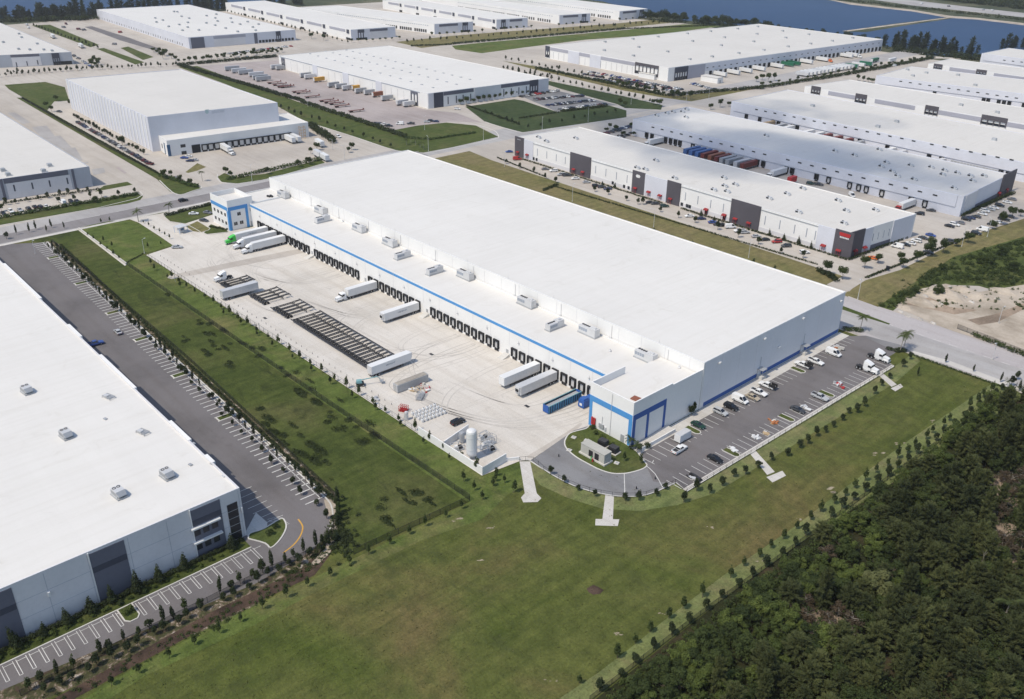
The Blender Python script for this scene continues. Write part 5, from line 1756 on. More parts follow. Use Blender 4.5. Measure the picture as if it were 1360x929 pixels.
# red stillage frame, scaffold frames
for nm, lab, px, mat, L, rz in (("stillage_frame", "red steel stillage standing open on the yard by the fence", (531, 545), "red paint", 2.6, 0.5),
                                ("scaffold_stack", "grey scaffold frames stacked on the yard", (556, 533), "grey metal", 4.2, 2.2)):
    m = MB()
    for k in range(5):
        for y in (-0.9, 0.9):
            m.bar((L * k / 4, y, 0), (L * k / 4, y, 1.7), 0.06, mat, 4)
        m.bar((L * k / 4, -0.9, 1.7), (L * k / 4, 0.9, 1.7), 0.06, mat, 4)
        m.bar((L * k / 4, -0.9, 0.7), (L * k / 4, 0.9, 0.7), 0.06, mat, 4)
    for z in (0.15, 0.9, 1.7):
        for y in (-0.9, 0, 0.9):
            m.bar((0, y, z), (L, y, z), 0.06, mat, 4)
    m.box(0.1, L - 0.1, -0.8, 0.8, 0.2, 0.5, mat)
    q = P(px)
    tag(m.build(nm, None, (q.x, q.y, 0.05), rz), lab, "frame")
# white drums standing in rows
drum = MB()
drum.lathe([(0.01, 0.0), (0.42, 0.0), (0.45, 0.3), (0.45, 0.65), (0.4, 0.95), (0.2, 1.0)], "white metal", 10)
drum.lathe([(0.2, 0.99), (0.01, 0.97)], "dark steel", 10)
DR = Single("drum", "drum", drum)
a, b, c_ = P((548, 552)), P((577, 541)), P((561, 561))
n = 0
for i in range(7):
    for j in range(4):
        q = a + (b - a) * (i / 6) + (c_ - a) * (j / 3)
        n += 1
        DR.stamp((q.x, q.y, 0.05), 0, "white drum standing in the block of drums on the yard", "white drums set out in rows", s=1.15)

# --- gas plant by the yard corner
def rod_frame(m, x0, x1, y0, y1, z, mat="grey metal", r=0.06):
    for x in (x0, x1):
        for y in (y0, y1):
            m.bar((x, y, 0), (x, y, z), r, mat, 4)
    for y in (y0, y1):
        m.bar((x0, y, z), (x1, y, z), r, mat, 4)
    for x in (x0, x1):
        m.bar((x, y0, z), (x, y1, z), r, mat, 4)


pr = Proto("storage_tank", "tank")
m = MB()
m.lathe([(0.01, 0.9), (0.9, 0.95), (1.35, 1.3), (1.48, 1.8), (1.48, 8.6), (1.35, 9.1), (0.9, 9.45), (0.01, 9.6)], "white metal", 24)
pr.part("vessel", m)
m = MB()
m.lathe([(1.5, 3.2), (1.53, 3.25), (1.53, 3.35), (1.5, 3.4)], "light metal", 24)
m.lathe([(1.5, 7.0), (1.53, 7.05), (1.53, 7.15), (1.5, 7.2)], "light metal", 24)
pr.part("band", m)
for a in range(3):
    m = MB()
    x, y = 1.1 * math.cos(a * 2.1 + 0.4), 1.1 * math.sin(a * 2.1 + 0.4)
    m.bar((x, y, 0), (x, y, 1.4), 0.14, "white metal", 6)
    pr.part("leg", m)
m = MB()
for k in range(18):
    m.bar((1.6, -0.25, 0.6 + k * 0.5), (1.6, 0.25, 0.6 + k * 0.5), 0.03, "grey metal", 4)
for y in (-0.25, 0.25):
    m.bar((1.6, y, 0), (1.6, y, 9.6), 0.04, "grey metal", 4)
pr.part("ladder", m)
q = P((626.5, 609))
pr.stamp((q.x, q.y, 0.06), 0.5, "tall white domed storage tank in the walled corner of the yard")
pr = Proto("vaporiser", "gas equipment")
m = MB()
m.lathe([(0.01, 0.3), (0.75, 0.3), (0.8, 0.5), (0.8, 3.0), (0.7, 3.4), (0.01, 3.5)], "grey metal", 16)
pr.part("vessel", m)
m = MB()
rod_frame(m, -0.9, 0.9, -0.9, 0.9, 2.6)
pr.part("frame", m)
q = P((613.6, 588))
pr.stamp((q.x, q.y, 0.06), 0, "short grey cylinder vessel beside the tall white tank")
for lab, px, sd, sx in (("grey pipework rack in front of the white tank", (606, 598), 1, 2.2), ("pump skid with white pipes behind the white tank", (646, 592), 2, 3.0), ("black pump unit at the end of the gas plant", (650, 600), 3, 1.6), ("silver pipe manifold by the pump skid", (642, 583), 4, 1.8)):
    rr = random.Random(sd)
    pr = Proto("pipe_skid", "gas equipment")
    m = MB()
    rod_frame(m, -sx, sx, -1.0, 1.0, rr.uniform(1.4, 2.6))
    m.box(-sx, sx, -1.0, 1.0, 0.05, 0.2, "grey metal")
    pr.part("frame", m)
    m = MB()
    for k in range(9):
        x, y = rr.uniform(-sx, sx), rr.uniform(-0.9, 0.9)
        z = rr.uniform(0.6, 2.4)
        m.bar((x, y, 0.2), (x, y, z), 0.09, rr.choice(("white metal", "light metal", "grey metal")), 6)
        m.bar((x, y, z), (rr.uniform(-sx, sx), y, z), 0.08, rr.choice(("white metal", "light metal")), 6)
    pr.part("pipework", m)
    m = MB()
    for k in range(3):
        x = rr.uniform(-sx + 0.5, sx - 0.5)
        m.box(x - 0.5, x + 0.5, -0.5, 0.5, 0.2, rr.uniform(0.8, 1.6), "black rubber" if sd == 3 else rr.choice(("dark steel", "white metal")), 0.05, 0.05)
    pr.part("pump", m)
    q = P(px)
    pr.stamp((q.x, q.y, 0.06), rr.uniform(1.3, 1.8), lab)
pr = Proto("water_tank", "tank")
m = MB()
m.lathe([(0.01, 0.05), (0.6, 0.05), (0.6, 2.4), (0.5, 2.8), (0.01, 3.0)], "light metal", 14)
pr.part("vessel", m)
m = MB()
m.box(-0.9, -0.6, -0.3, 0.3, 0, 1.2, "grey metal")
pr.part("valve_box", m)
q = P((540, 558))
pr.stamp((q.x, q.y, 0.06), 0, "small pale upright tank by the fence beyond the red stillage")


def walls(name, label, pts, h, th=0.3, mat="white wall", cat="wall"):
    m = MB()
    o = pts[0]
    ribbon(m, [p - o for p in pts], th, 0, h, mat)
    return tag(m.build(name, None, (o.x, o.y, 0.02)), label, cat)


walls("screen_wall", "tall white screen wall round the tank corner of the yard", [P((556, 577)), P((641, 631.5)), P((672, 613))], 2.6)
walls("partition_wall", "white partition wall between yard and tank enclosure", [P((589, 596)), P((622, 573))], 2.3)
walls("flume_wall", "long pale concrete flume wall edging the entrance lawn", [P((105, 305)), P((168, 352))], 0.9, 0.5, "walk concrete")
walls("stub_wall", "low white wall at the yard corner beside the drain path", [P((672, 613)), P((690, 611))], 1.0)

# --- near vehicles
car_one = lambda k, c, px, rz, lab, grp=None: CARS[k].stamp((P(px).x, P(px).y, 0.1), rz, lab, grp, CC[c])
car_one("suv", "black", (608, 563), H, "black tall car parked alone on the yard by the tank enclosure")
car_one("pickup", "white", (902, 600), H + 0.05, "white pickup standing in the aisle below the annex")
car_one("sedan", "dark green", (927, 567), 0, "dark green car with pale roof stripe in the first bay past the kerbed island")
car_one("suv", "silver", (956.5, 550), 0, "silver tall car in a bay between empty lines and a black car")
car_one("suv", "black", (970.5, 543), 0, "long black tall car nosed up to the pale grey east wall")
car_one("van", "white", (982.5, 534), 0, "white van in the bay next to the long black car")
car_one("sedan", "beige", (999.5, 530), 0, "beige car beside the white pickup under the east wall")
car_one("pickup", "white", (1007.5, 524), 0, "white pickup between the beige car and a white work truck")
car_one("sedan", "black", (949.4, 612), 0, "black car alone in the kerbside bays across from the pickup")
car_one("sedan", "dark grey", (1059, 546.5), 0, "dark grey car in the kerbside bays beside white cartons")
car_one("pickup", "silver", (1088.5, 530), 0, "silver pickup in the kerbside bays before the planted bay")
car_one("pickup", "white", (1083, 483), 0, "white pickup nosed to the warehouse past the second stair porch")
car_one("van", "white", (1106.5, 472), 0, "small white van near the road end of the warehouse")
car_one("suv", "black", (243.5, 268), H, "black tall car driving on the boulevard behind the office tower")
car_one("sedan", "white", (257.5, 285.5), H * 0.6, "white car at the office tower's small car park")
car_one("sedan", "dark grey", (271, 294.5), H * 0.3, "dark grey car near the office tower path")
car_one("sedan", "grey", (276, 284), H * 0.3, "grey car half behind the office tower")
car_one("sedan", "silver", (235.3, 330), H * 0.6, "silver car standing at the edge of the entrance lawn")
car_one("pickup", "blue", (127, 459), H * 0.95, "blue pickup parked along the left building in its shade")
car_one("sedan", "silver", (157, 443), H * 1.98, "silver car in the striped bays by a planted island")
car_one("suv", "white", (449.5, 183), -0.02, "white van driving on the street behind the cold store")
# work trucks: cab, flat bed with black body


def work_truck():
    pr = Proto("work_truck", "truck")
    b, g, wh = carparts("pickup")
    pr.part("cab", b)
    pr.part("cabin_glass", g)
    m = MB()
    m.box(-3.4, -1.1, -1.05, 1.05, 1.05, 1.2, "dark steel")
    m.box(-3.3, -1.2, -1.0, -0.6, 1.2, 1.9, "black rubber")
    m.box(-3.3, -1.2, 0.6, 1.0, 1.2, 1.9, "black rubber")
    pr.part("flat_bed", m)
    m = MB()
    m.bar((-1.2, -0.9, 1.1), (-1.2, -0.9, 2.2), 0.04, "grey metal", 4)
    m.bar((-1.2, 0.9, 1.1), (-1.2, 0.9, 2.2), 0.04, "grey metal", 4)
    m.bar((-1.2, -0.9, 2.2), (-1.2, 0.9, 2.2), 0.04, "grey metal", 4)
    pr.part("ladder_rack", m)
    for w_ in wh:
        pr.part("wheel", w_)
    return pr


WT = work_truck()
for px, lab in (((1018, 514.5), "white work truck with dark bed before the empty marked bays"), ((1065.5, 487), "white work truck with dark bed by the planted bay under the wall")):
    WT.stamp((P(px).x, P(px).y, 0.1), math.pi, lab, "white work trucks", CC["white"])
for px, lab in (((1151, 493), "white tractor unit parked in the kerbside bays nearer the loop drive"), ((1166, 478), "white tractor unit in the last kerbside bay by the road")):
    TRACTOR.stamp((P(px).x - 2.5, P(px).y, 0.1), 0, lab, "tractor units by the kerb", CC["white"])
pr = Proto("site_trailer", "trailer")
m = MB()
m.box(-2.6, 2.6, -1.1, 1.1, 0.5, 2.7, "white metal", 0.04, 0.05)
m.box(-2.5, 2.5, -1.0, 1.0, 2.7, 2.78, "light metal")
pr.part("box_body", m)
for x in (-0.5, 0.5):
    m = MB()
    wheel(m, x, 1.0, 0.36, 0.24)
    wheel(m, x, -1.0, 0.36, 0.24)
    pr.part("axle", m)
m = MB()
m.bar((2.6, 0, 0.5), (3.9, 0, 0.5), 0.06, "dark steel", 5)
pr.part("drawbar", m)
q = P((906, 585))
pr.stamp((q.x, q.y, 0.1), H, "white box site trailer lying across the bays by the ramp")
# generator and transformers on the island
pr = Proto("generator", "generator")
m = MB()
m.box(-4.4, 4.4, -1.5, 1.5, 0.45, 3.3, "enclosure beige", 0.05, 0.05)
m.box(-4.45, 4.45, -1.55, 1.55, 3.3, 3.42, "enclosure beige")
pr.part("enclosure", m)
for x in (-0.6, 1.6):
    m = MB()
    m.box(x - 0.75, x + 0.75, -1.56, -1.5, 0.6, 2.6, "black rubber")
    pr.part("louvre", m)
m = MB()
m.box(4.4, 4.46, -0.8, 0.8, 0.8, 2.4, "grey metal")
pr.part("access_door", m)
m = MB()
m.box(-4.8, 4.8, -1.8, 1.8, 0.0, 0.45, "walk concrete")
m.box(-4.2, 4.2, -1.3, 1.3, 0.3, 0.5, "black rubber")
pr.part("plinth", m)
m = MB()
m.bar((0.2, -2.2, 0), (0.2, -2.2, 1.4), 0.15, "green paint", 6)
m.bar((0.9, -2.3, 0), (0.9, -2.3, 1.0), 0.2, "red paint", 6)
pr.part("filling_point", m)
q = P((791, 608))
pr.stamp((q.x, q.y, 0.12), 0.02, "long pale generator enclosure on the kerbed grass island")
for px, lab in (((801, 592), "dark green transformer cabinet nearer the annex wall"), ((815, 601), "dark green transformer cabinet nearer the path door")):
    pr = Proto("transformer", "transformer")
    m = MB()
    m.box(-1.3, 1.3, -1.0, 1.0, 0.2, 1.9, "dark steel", 0.05, 0.05)
    pr.part("cabinet", m)
    m = MB()
    for k in range(6):
        m.box(-1.2 + k * 0.42, -1.0 + k * 0.42, -1.25, -1.0, 0.5, 1.6, "dark steel")
    pr.part("cooling_fin", m)
    m = MB()
    m.box(-1.7, 1.7, -1.5, 1.3, 0, 0.2, "walk concrete")
    pr.part("plinth", m)
    q = P(px)
    pr.stamp((q.x, q.y, 0.12), 0.1, lab, "transformers on the island")
for k, px in enumerate(((762, 582), (779, 586), (756, 599), (819, 616))):
    m = MB()
    m.box(-0.7, 0.7, -0.6, 0.6, 0, 0.25, "walk concrete", 0.03, 0.03)
    m.lathe([(0.35, 0.25), (0.35, 0.32), (0.01, 0.32)], "grey metal", 10)
    q = P(px)
    tag(m.build("manhole_cover", None, (q.x, q.y, 0.12), 0.3), "pale concrete manhole cover set in the island grass", "manhole", "manholes on the island")
# buildings of one room before the big portal
for px, sx, sy, hh, lab in (((945, 109), 9, 4, 4.5, "small pale pump house by the big portal's exit lane"), ((862, 104), 9, 4, 4.0, "flat pale entrance pavilion before the big dark portal")):
    pr = Proto("pump_house", "outbuilding")
    m = MB()
    m.box(-sx, sx, -sy, sy, 0, hh, "white wall")
    pr.part("wall", m)
    m = MB()
    m.box(-sx - 0.3, sx + 0.3, -sy - 0.3, sy + 0.3, hh, hh + 0.4, "pale roof")
    pr.part("roof", m)
    m = MB()
    m.box(sx, sx + 0.1, -1.2, 1.2, 0, 2.6, "grey metal")
    pr.part("door", m)
    q = P(px)
    pr.stamp((q.x, q.y, 0.05), 0, lab)
# gate kiosk
pr = Proto("gate_kiosk", "kiosk")
m = MB()
m.box(-1.0, 1.0, -1.4, 1.4, 0.1, 2.6, "light metal", 0.05, 0.05)
pr.part("booth", m)
m = MB()
m.box(-2.2, 2.2, -2.4, 2.4, 3.0, 3.2, "light metal")
for x in (-2.0, 2.0):
    for y in (-2.2, 2.2):
        m.bar((x, y, 0), (x, y, 3.0), 0.07, "blue paint", 5)
pr.part("canopy", m)
m = MB()
m.box(-1.06, 1.06, -0.9, 0.9, 1.2, 2.2, "blue glass")
pr.part("window", m)
q = P((241, 309))
pr.stamp((q.x, q.y, 0.06), 0.2, "small bluish gate kiosk with canopy on the entrance drive")

# --- other yards: cars
PARK = lambda s: f"parked {s}"
car_row("in the row along the cold store drive", "cars along the cold store drive", mixrow((105, 164.5), (199, 219), 36, DARKS + ["maroon", "dark blue"], 11, 0.05), 0.35, "the lawn end")
car_row("in the blue-marked bays before the cold store", "cars at the cold store door", [((245, 211), "blue", "sedan"), ((252, 215), "dark blue", "sedan"), ((258, 214), "silver", "sedan"), ((250, 209), "white", "sedan")], 0.9, "the door")
car_one("sedan", "dark grey", (79, 149.5), 0.4, "dark grey car alone by the cold store's lawn")
car_row("in the bays before the slate-banded warehouse", "cars before the slate-banded warehouse", [((t, y), c, k) for (t, y), c, k in zip(((4, 285), (15, 282.5), (27, 280.5), (38, 279), (46, 276.5), (54, 276.5), (61, 275.5), (84, 271), (95, 270), (102, 269)), ("black", "white", "silver", "dark grey", "black", "dark grey", "white", "white", "black", "dark grey"), ("sedan", "suv", "sedan", "suv", "sedan", "suv", "sedan", "van", "suv", "sedan"))], 0.0, "the photograph's edge", seed=5)
for (nm, p0, p1, n, pal, sd) in (("in the first row of the staff car park", (708, 133.5), (772, 128.5), 22, DARKS, 21), ("in the second row of the staff car park", (727, 141), (790, 134.5), 22, DARKS, 22), ("in the hedged last row of the staff car park", (744, 146.5), (804, 140), 18, DARKS, 23), ("under the staff car park trees", (692, 129.5), (744, 121), 14, MIXED, 24)):
    car_row(nm, "cars in the staff car park", mixrow(p0, p1, n, pal, sd, 0.18), 0.0, "the lawn", seed=sd)
for (nm, p0, p1, n, pal, sd) in (("in the wall-side row before the big portal", (776, 95), (905, 120), 34, MIXED, 31), ("in the middle row before the big portal", (772, 99), (890, 119), 30, DARKS, 32), ("in the hedge-side row before the big portal", (790, 106), (905, 124), 26, DARKS, 33), ("in the corner bays by the portal's pump house", (918, 112), (948, 120), 9, MIXED, 34)):
    car_row(nm, "cars before the big portal", mixrow(p0, p1, n, pal, sd, 0.15), H, "the field end", seed=sd)
R1C = [((676, 203), "blue", "sedan"), ((687, 213), "red", "van"), ((724, 226), "grey", "sedan"), ((735.5, 228.5), "white", "suv"), ((745, 233.5), "silver", "suv"), ((753, 234.5), "dark grey", "pickup"), ((764, 238.5), "white", "sedan"), ((779, 243.5), "silver", "sedan"), ((792, 248.5), "black", "suv"), ((799, 250), "dark grey", "suv"), ((807, 252.5), "dark blue", "sedan"),
       ((863.5, 270.5), "black", "sedan"), ((870, 272), "dark grey", "sedan"), ((882, 275.5), "dark green", "suv"), ((916, 288.5), "white", "sedan"), ((931, 292), "dark blue", "sedan"), ((946.5, 297), "blue", "sedan"), ((953, 299.5), "dark grey", "sedan"), ((960, 301), "black", "suv"), ((970, 303.5), "white", "van"), ((982, 308.5), "white", "pickup"), ((989, 310.5), "silver", "suv"), ((1004, 315.5), "silver", "sedan"), ((1016, 320), "black", "sedan"), ((1031.5, 323), "red", "suv"), ((1044, 328.5), "dark grey", "suv"), ((1068, 337), "white", "suv")]
car_row("in the bays below the red awnings", "cars below the red awnings", R1C, 1.0, "the red-fronted end", seed=41)
car_row("in the bays at the corner-sign end wall", "cars at the end wall of the awning building", [((1191.5, 329.5), "white", "van"), ((1202, 326.5), "black", "sedan"), ((1209.5, 325), "white", "sedan"), ((1216.5, 321.5), "white", "suv"), ((1226, 317.8), "dark grey", "sedan"), ((1236, 314), "blue", "sedan"), ((1159, 344.5), "orange", "sedan"), ((1232, 337), "black", "sedan"), ((1264, 323), "dark grey", "suv")], 0.1, "the sign", seed=42)
car_row("at the dock court's east wall", "cars at the dock court's end", [((1261, 302), "black", "sedan"), ((1267.5, 300), "white", "suv"), ((1274.5, 297.5), "grey", "sedan"), ((1283, 293), "black", "suv"), ((1289, 291), "dark blue", "sedan"), ((1296, 289.3), "dark grey", "sedan"), ((1304.5, 285.5), "white", "sedan"), ((1307.5, 281.7), "white", "suv"), ((1315, 279.7), "silver", "sedan"), ((1320, 277.5), "white", "sedan"), ((1327, 274.5), "black", "suv"), ((1337.5, 270.3), "white", "sedan"), ((1343.5, 266), "grey", "sedan")], 0.1, "the dock side", seed=43)
car_row("under the trees opposite the dock court's east wall", "cars under the boundary trees", [((1296, 311.5), "black", "suv"), ((1304.5, 307), "white", "van"), ((1317, 300), "black", "sedan"), ((1325, 297), "white", "sedan"), ((1333, 293), "black", "pickup"), ((1340, 289), "dark grey", "sedan")], 0.1, "the lane", seed=44)
car_row("in the shaded bays behind the dock court", "cars in the shaded bays", mixrow((806, 178), (843, 167), 14, DARKS, 45, 0.2) + mixrow((822, 184), (846, 176), 8, DARKS, 46, 0.2), 0.3, "the street", seed=45)
car_row("on the trailer lot by the corner lawn", "cars on the trailer lot", [((498, 165), "black", "sedan"), ((503, 166), "dark grey", "suv"), ((510, 167), "white", "pickup"), ((516, 168.5), "black", "pickup"), ((531, 166), "white", "van"), ((545.5, 165.5), "dark grey", "pickup"), ((567, 163), "silver", "sedan"), ((573, 162), "black", "suv"), ((579, 162.5), "dark blue", "sedan"), ((607, 146), "white", "suv")], 0.7, "the hedge", seed=47)
car_row("in the dock court between the grey roofs", "cars in the dock court", [((1221, 285.5), "black", "suv"), ((1236, 281), "dark grey", "sedan"), ((1076.5, 245.5), "dark green", "suv"), ((1086.5, 246.5), "dark grey", "pickup")], 0.4, "the docks", seed=48)
car_row("in the bays before the lakeside warehouse's end", "cars before the lakeside warehouse", mixrow((300, 73), (390, 62), 26, MIXED, 49, 0.3), 0.3, "the slate panel", seed=49)
car_row("in the bays beside the glazed dark corner", "cars by the glazed corner", mixrow((98, 75), (122, 90), 12, MIXED, 50, 0.2), 0.3, "the lake", seed=50)


# --- other yards: trailers and trucks
def tcol(mat):
    return make_trailer(mat, ribs=False)


plain("maroon paint", (0.16, 0.035, 0.03), 0.5, var=0.1)
plain("brown paint", (0.25, 0.09, 0.05), 0.5, var=0.1)
plain("bottle green paint", (0.02, 0.13, 0.07), 0.5, var=0.1)
plain("trailer blue", (0.05, 0.12, 0.3), 0.5, var=0.12)
TT = {"blue": "trailer blue", "maroon": "maroon paint", "brown": "brown paint", "grey": "grey metal", "pale grey": "light metal", "white": "white metal", "green": "bottle green paint", "yellow": "yellow paint", "red": "red paint", "tan": "tan board"}
TP = {}


def far_trailer(items, where, group, rz, L=14.0, rear=True, cat="trailer"):
    tot, seen = {}, {}
    for p, c in items:
        tot[c] = tot.get(c, 0) + 1
    for p, c in items:
        if (c, L) not in TP:
            bx, un, wh = trailer_mb(L, TT[c], False)
            al = MB()
            for m in [bx, un] + wh:
                n0 = len(al.v)
                al.v += m.v
                al.f += [tuple(i + n0 for i in f) for f in m.f]
                al.m += [al.mi(m.mats[i]) for i in m.m]
            TP[(c, L)] = Single("trailer", "trailer", al)
        seen[c] = n = seen.get(c, 0) + 1
        q = p if isinstance(p, Vector) else P(p)
        lab = f"{c} trailer {where}" if tot[c] == 1 else f"{ordw(n)} {c} trailer {where}, from the street end"
        TP[(c, L)].stamp((q.x, q.y, 0.05), rz, lab, group)


def dockside(b, i, px, off=0.9):
    """Foot of the wall of a building opposite a spot of the yard."""
    A, B = b.side(i)
    u = (B - A).normalized()
    q = P(px)
    s = (q - A).dot(u)
    n = Vector((u.y, -u.x, 0))
    return A + u * s + n * off, math.atan2(n.y, n.x)


def docked(b, i, items, where, group, L=14.0):
    out = []
    for px, c in items:
        q, a = dockside(b, i, px)
        out.append((q, c))
    far_trailer(out, where, group, a, L)


docked(r2, 0, [((910, 207), "blue"), ((917, 209), "blue"), ((925, 211), "blue"), ((933, 213), "maroon"), ((942, 215.5), "brown"), ((951, 217.5), "maroon"), ((959, 219), "grey"), ((967, 221), "grey"), ((977, 224), "pale grey"), ((987, 226), "maroon")], "docked in the grey-roofed court", "trailers in the grey-roofed court")
docked(r3, 0, [((1009, 172), "tan"), ((1023, 176), "grey"), ((1036, 178), "white"), ((1066, 183), "white"), ((1080, 186), "white"), ((1092, 188), "maroon"), ((1106, 191), "maroon"), ((1121, 194), "maroon"), ((1137, 197), "grey"), ((1181, 206), "white"), ((1196, 209), "pale grey"), ((1246, 221), "pale grey")], "docked in the half-hidden middle court", "trailers in the middle court")
docked(b3, 1, [((968, 104), "white"), ((984, 101), "white"), ((1000, 98.5), "white"), ((1018, 96), "white"), ((1040, 92), "white"), ((1052, 89.5), "green"), ((1062, 88.5), "green"), ((1078, 86), "white"), ((1097, 82.5), "white"), ((1128, 77.5), "white")], "docked along the great grey side", "trailers along the great grey side")
a, b = P((1074, 103)), P((1134, 92.5))
far_trailer([(a.lerp(b, k / 12), "white" if k % 4 else "pale grey") for k in range(13)], "in the hedge-side trailer line", "trailers lined up by the hedge", math.pi, 13.0)
far_trailer([((1139, 92), "green"), ((1148, 90.5), "white"), ((1158, 89), "green")], "at the far end of the hedge-side line", "trailers lined up by the hedge", math.pi, 13.0)
far_trailer([((1157, 84), "green"), ((1180, 84), "white")], "standing lengthwise near the lake hedge", "trailers by the lake hedge", H, 13.0)
far_trailer([((299, 95), "grey"), ((308, 98), "pale grey"), ((317, 100), "grey"), ((331, 103), "pale grey"), ((336, 107), "grey"), ((340, 109), "grey")], "on the trailer lot's hedge side", "trailers on the hedged lot", R(80), 13.0)
far_trailer([((360, 93), "pale grey"), ((367, 94), "grey"), ((399, 104), "grey"), ((405, 106), "pale grey"), ((417, 110), "yellow"), ((436, 117), "grey"), ((446, 119), "grey"), ((455, 121), "pale grey"), ((468, 121), "yellow"), ((472, 125), "grey"), ((484, 127), "grey"), ((495, 130), "brown"), ((507, 135), "grey"), ((527, 141), "pale grey"), ((536, 143), "pale grey")], "against the white trailer-lot warehouse", "trailers against the warehouse wall", R(88), 10.0)
# rust-red flatbeds on the lot
fm = MB()
fm.box(0, 12, -1.2, 1.2, 1.1, 1.3, "rust paint")
fm.box(11.8, 12, -1.2, 1.2, 1.3, 2.2, "rust paint")
for x in (1.5, 2.8):
    wheel(fm, x, 0.95, 0.5, 0.5, False)
    wheel(fm, x, -0.95, 0.5, 0.5, False)
for s in (1, -1):
    fm.box(9, 9.2, s * 0.8 - 0.08, s * 0.8 + 0.08, 0, 1.1, "dark steel")
FB = Single("flatbed_trailer", "trailer", fm)
pts = [(355, 112), (362, 114.5), (368, 117), (372, 117.5), (388, 124), (393, 125.5), (405, 131), (424, 136), (430, 138), (437, 140), (444, 143.5), (463, 150)]
for k, p in enumerate(pts):
    q = P(p)
    FB.stamp((q.x, q.y, 0.05), R(80), f"{ordw(k + 1)} rust-red flatbed trailer along the trailer-lot hedge, from the slate-panel end", "rust-red flatbeds on the lot")
# trucks further off
for px, rz, c, lab in (((313, 209), None, "white", "white truck backed to the cold store dock"),):
    q, a = dockside(cold, C1, px)
    SEMI_DAY.stamp((q.x, q.y, 0.05), a, lab, None, CC[c])
docked(cold, C1, [((383, 188), "white"), ((396, 189.5), "white")], "at the stair end of the cold store dock", "trailers at the cold store", 12.0)
far_trailer([((421, 192.5), "white"), ((427, 211), "white"), ((419, 207), "pale grey")], "parked past the yellow stair of the cold store", "trailers at the cold store", R(-10), 10.0)
for px, c, lab in (((868, 193), "white", "white truck docked alone at the street end of the grey-roofed court"), ((1026, 236), "white", "white-cabbed truck in the court beside the black pickups"), ((1196, 280), "red", "red-cabbed truck with white trailer at the court's open end")):
    q, a = dockside(r2, 0, px)
    SEMI_DAY.stamp((q.x, q.y, 0.05), a, lab, None, CC[c])
q = P((1131, 261.5))
CARS["van"].stamp((q.x, q.y, 0.05), -0.7, "white van crossing the grey-roofed court", None, CC["white"])
q = P((1054, 243))
far_trailer([((1055, 243), "red")], "with open doors in the grey-roofed court", "trailers in the grey-roofed court", -H, 6.0)
q, a = dockside(b3, 1, (1108, 84))
SEMI_DAY.stamp((q.x, q.y, 0.05), a, "truck with orange cab at the great grey side", None, CC["orange"])
q, a = dockside(b3, 1, (1146, 78))
SEMI_DAY.stamp((q.x, q.y, 0.05), a, "white truck pulling out beyond the last dock of the great grey side", None, CC["white"])
for px, rz, lab in (((72, 52), R(150), "white truck queuing on the drive near the lake pines"), ((110, 65), R(150), "second white truck on the drive, beside the small lawns")):
    SEMI_DAY.stamp((P(px).x, P(px).y, 0.05), R(172), lab, None, CC["white"])
for k, (px, c) in enumerate((((88, 33), "maroon"), ((85, 37.5), "grey"), ((105, 40), "maroon"), ((112, 41), "grey"), ((160, 44), "red"), ((36, 34), "white"), ((38, 38), "white"), ((152, 60), "grey"))):
    FARCARS["van"].stamp((P(px).x, P(px).y, 0.05), R(30 * k), f"{c} van standing about on the lakeside yard" if c in ("red",) else f"{('white', 'grey', 'maroon')[('white', 'grey', 'maroon').index(c)]} van standing about on the lakeside yard", "vans on the lakeside yard", CC[c])
for k, px in enumerate(((1224, 6), (1306, 14), (1318, 15), (1260, 9.5))):
    FARCARS["van"].stamp((P(px).x, P(px).y, 0.1), 1.2, "vehicle driving on the highway beyond the lake", "vehicles on the highway", CC[("white", "silver", "white", "grey")[k]])

# ------------------------------------------------------------------ things on the roofs
def hvac(L=7.6):
    pr = Proto("rooftop_unit", "air handler")
    m = MB()
    m.box(0, L, -1.25, 1.25, 0.45, 2.7, "light metal", 0.03, 0.03)
    m.box(L * 0.55, L, -1.3, 1.3, 0.4, 3.0, "light metal", 0.05, 0.05)
    pr.part("casing", m)
    m = MB()
    for k in range(4):
        m.box(0.35 + k * 0.95, 1.1 + k * 0.95, -1.3, -1.2, 1.3, 2.3, "lettering grey")
    pr.part("grille", m)
    m = MB()
    m.box(-0.2, L + 0.2, -1.45, 1.45, 0, 0.45, "grey metal")
    pr.part("plinth", m)
    m = MB()
    for k in range(4):
        m.lathe([(0.42, 2.7), (0.42, 2.85), (0.3, 2.87), (0.01, 2.8)], "dark steel", 10, 0.8 + k * 0.95, 0.35)
    pr.part("fan", m)
    m = MB()
    m.box(L * 0.7, L * 0.9, -0.4, 0.6, 3.0, 3.35, "light metal")
    pr.part("hood", m)
    return pr


HV = hvac()
ZR = 10.72
for k, p in enumerate(((376.7, 262), (426.5, 283), (477.3, 307), (517.9, 326), (618, 369.5), (699.3, 406), (782, 444.5), (857.4, 478))):
    q = P(p, ZR)
    HV.stamp((q.x - 3.8, q.y, ZR), 0, f"{ordw(k + 1)} big grey air handler lying along the tall hall wall, from the office tower", "air handlers on the dock roof")
for k, p in enumerate(((428, 295), (534, 343), (576.7, 363.5), (736, 436.5))):
    q = P(p, ZR)
    HV.stamp((q.x, q.y - 3.2, ZR), H, f"{ordw(k + 1)} big grey air handler set crosswise on the dock roof, from the office tower", "air handlers on the dock roof", s=0.9)
m = MB()
for x, y in ((0, 0), (1.2, 0.3), (0.4, 1.4), (2.0, 1.2)):
    m.box(x, x + 0.9, y, y + 0.9, 0, 0.8, "dark steel", 0.05, 0.05)
q = P((354, 261.5), ZR)
tag(m.build("condenser_set", None, (q.x, q.y, ZR)), "cluster of small dark condensers on the dock roof by the office tower", "condensers")
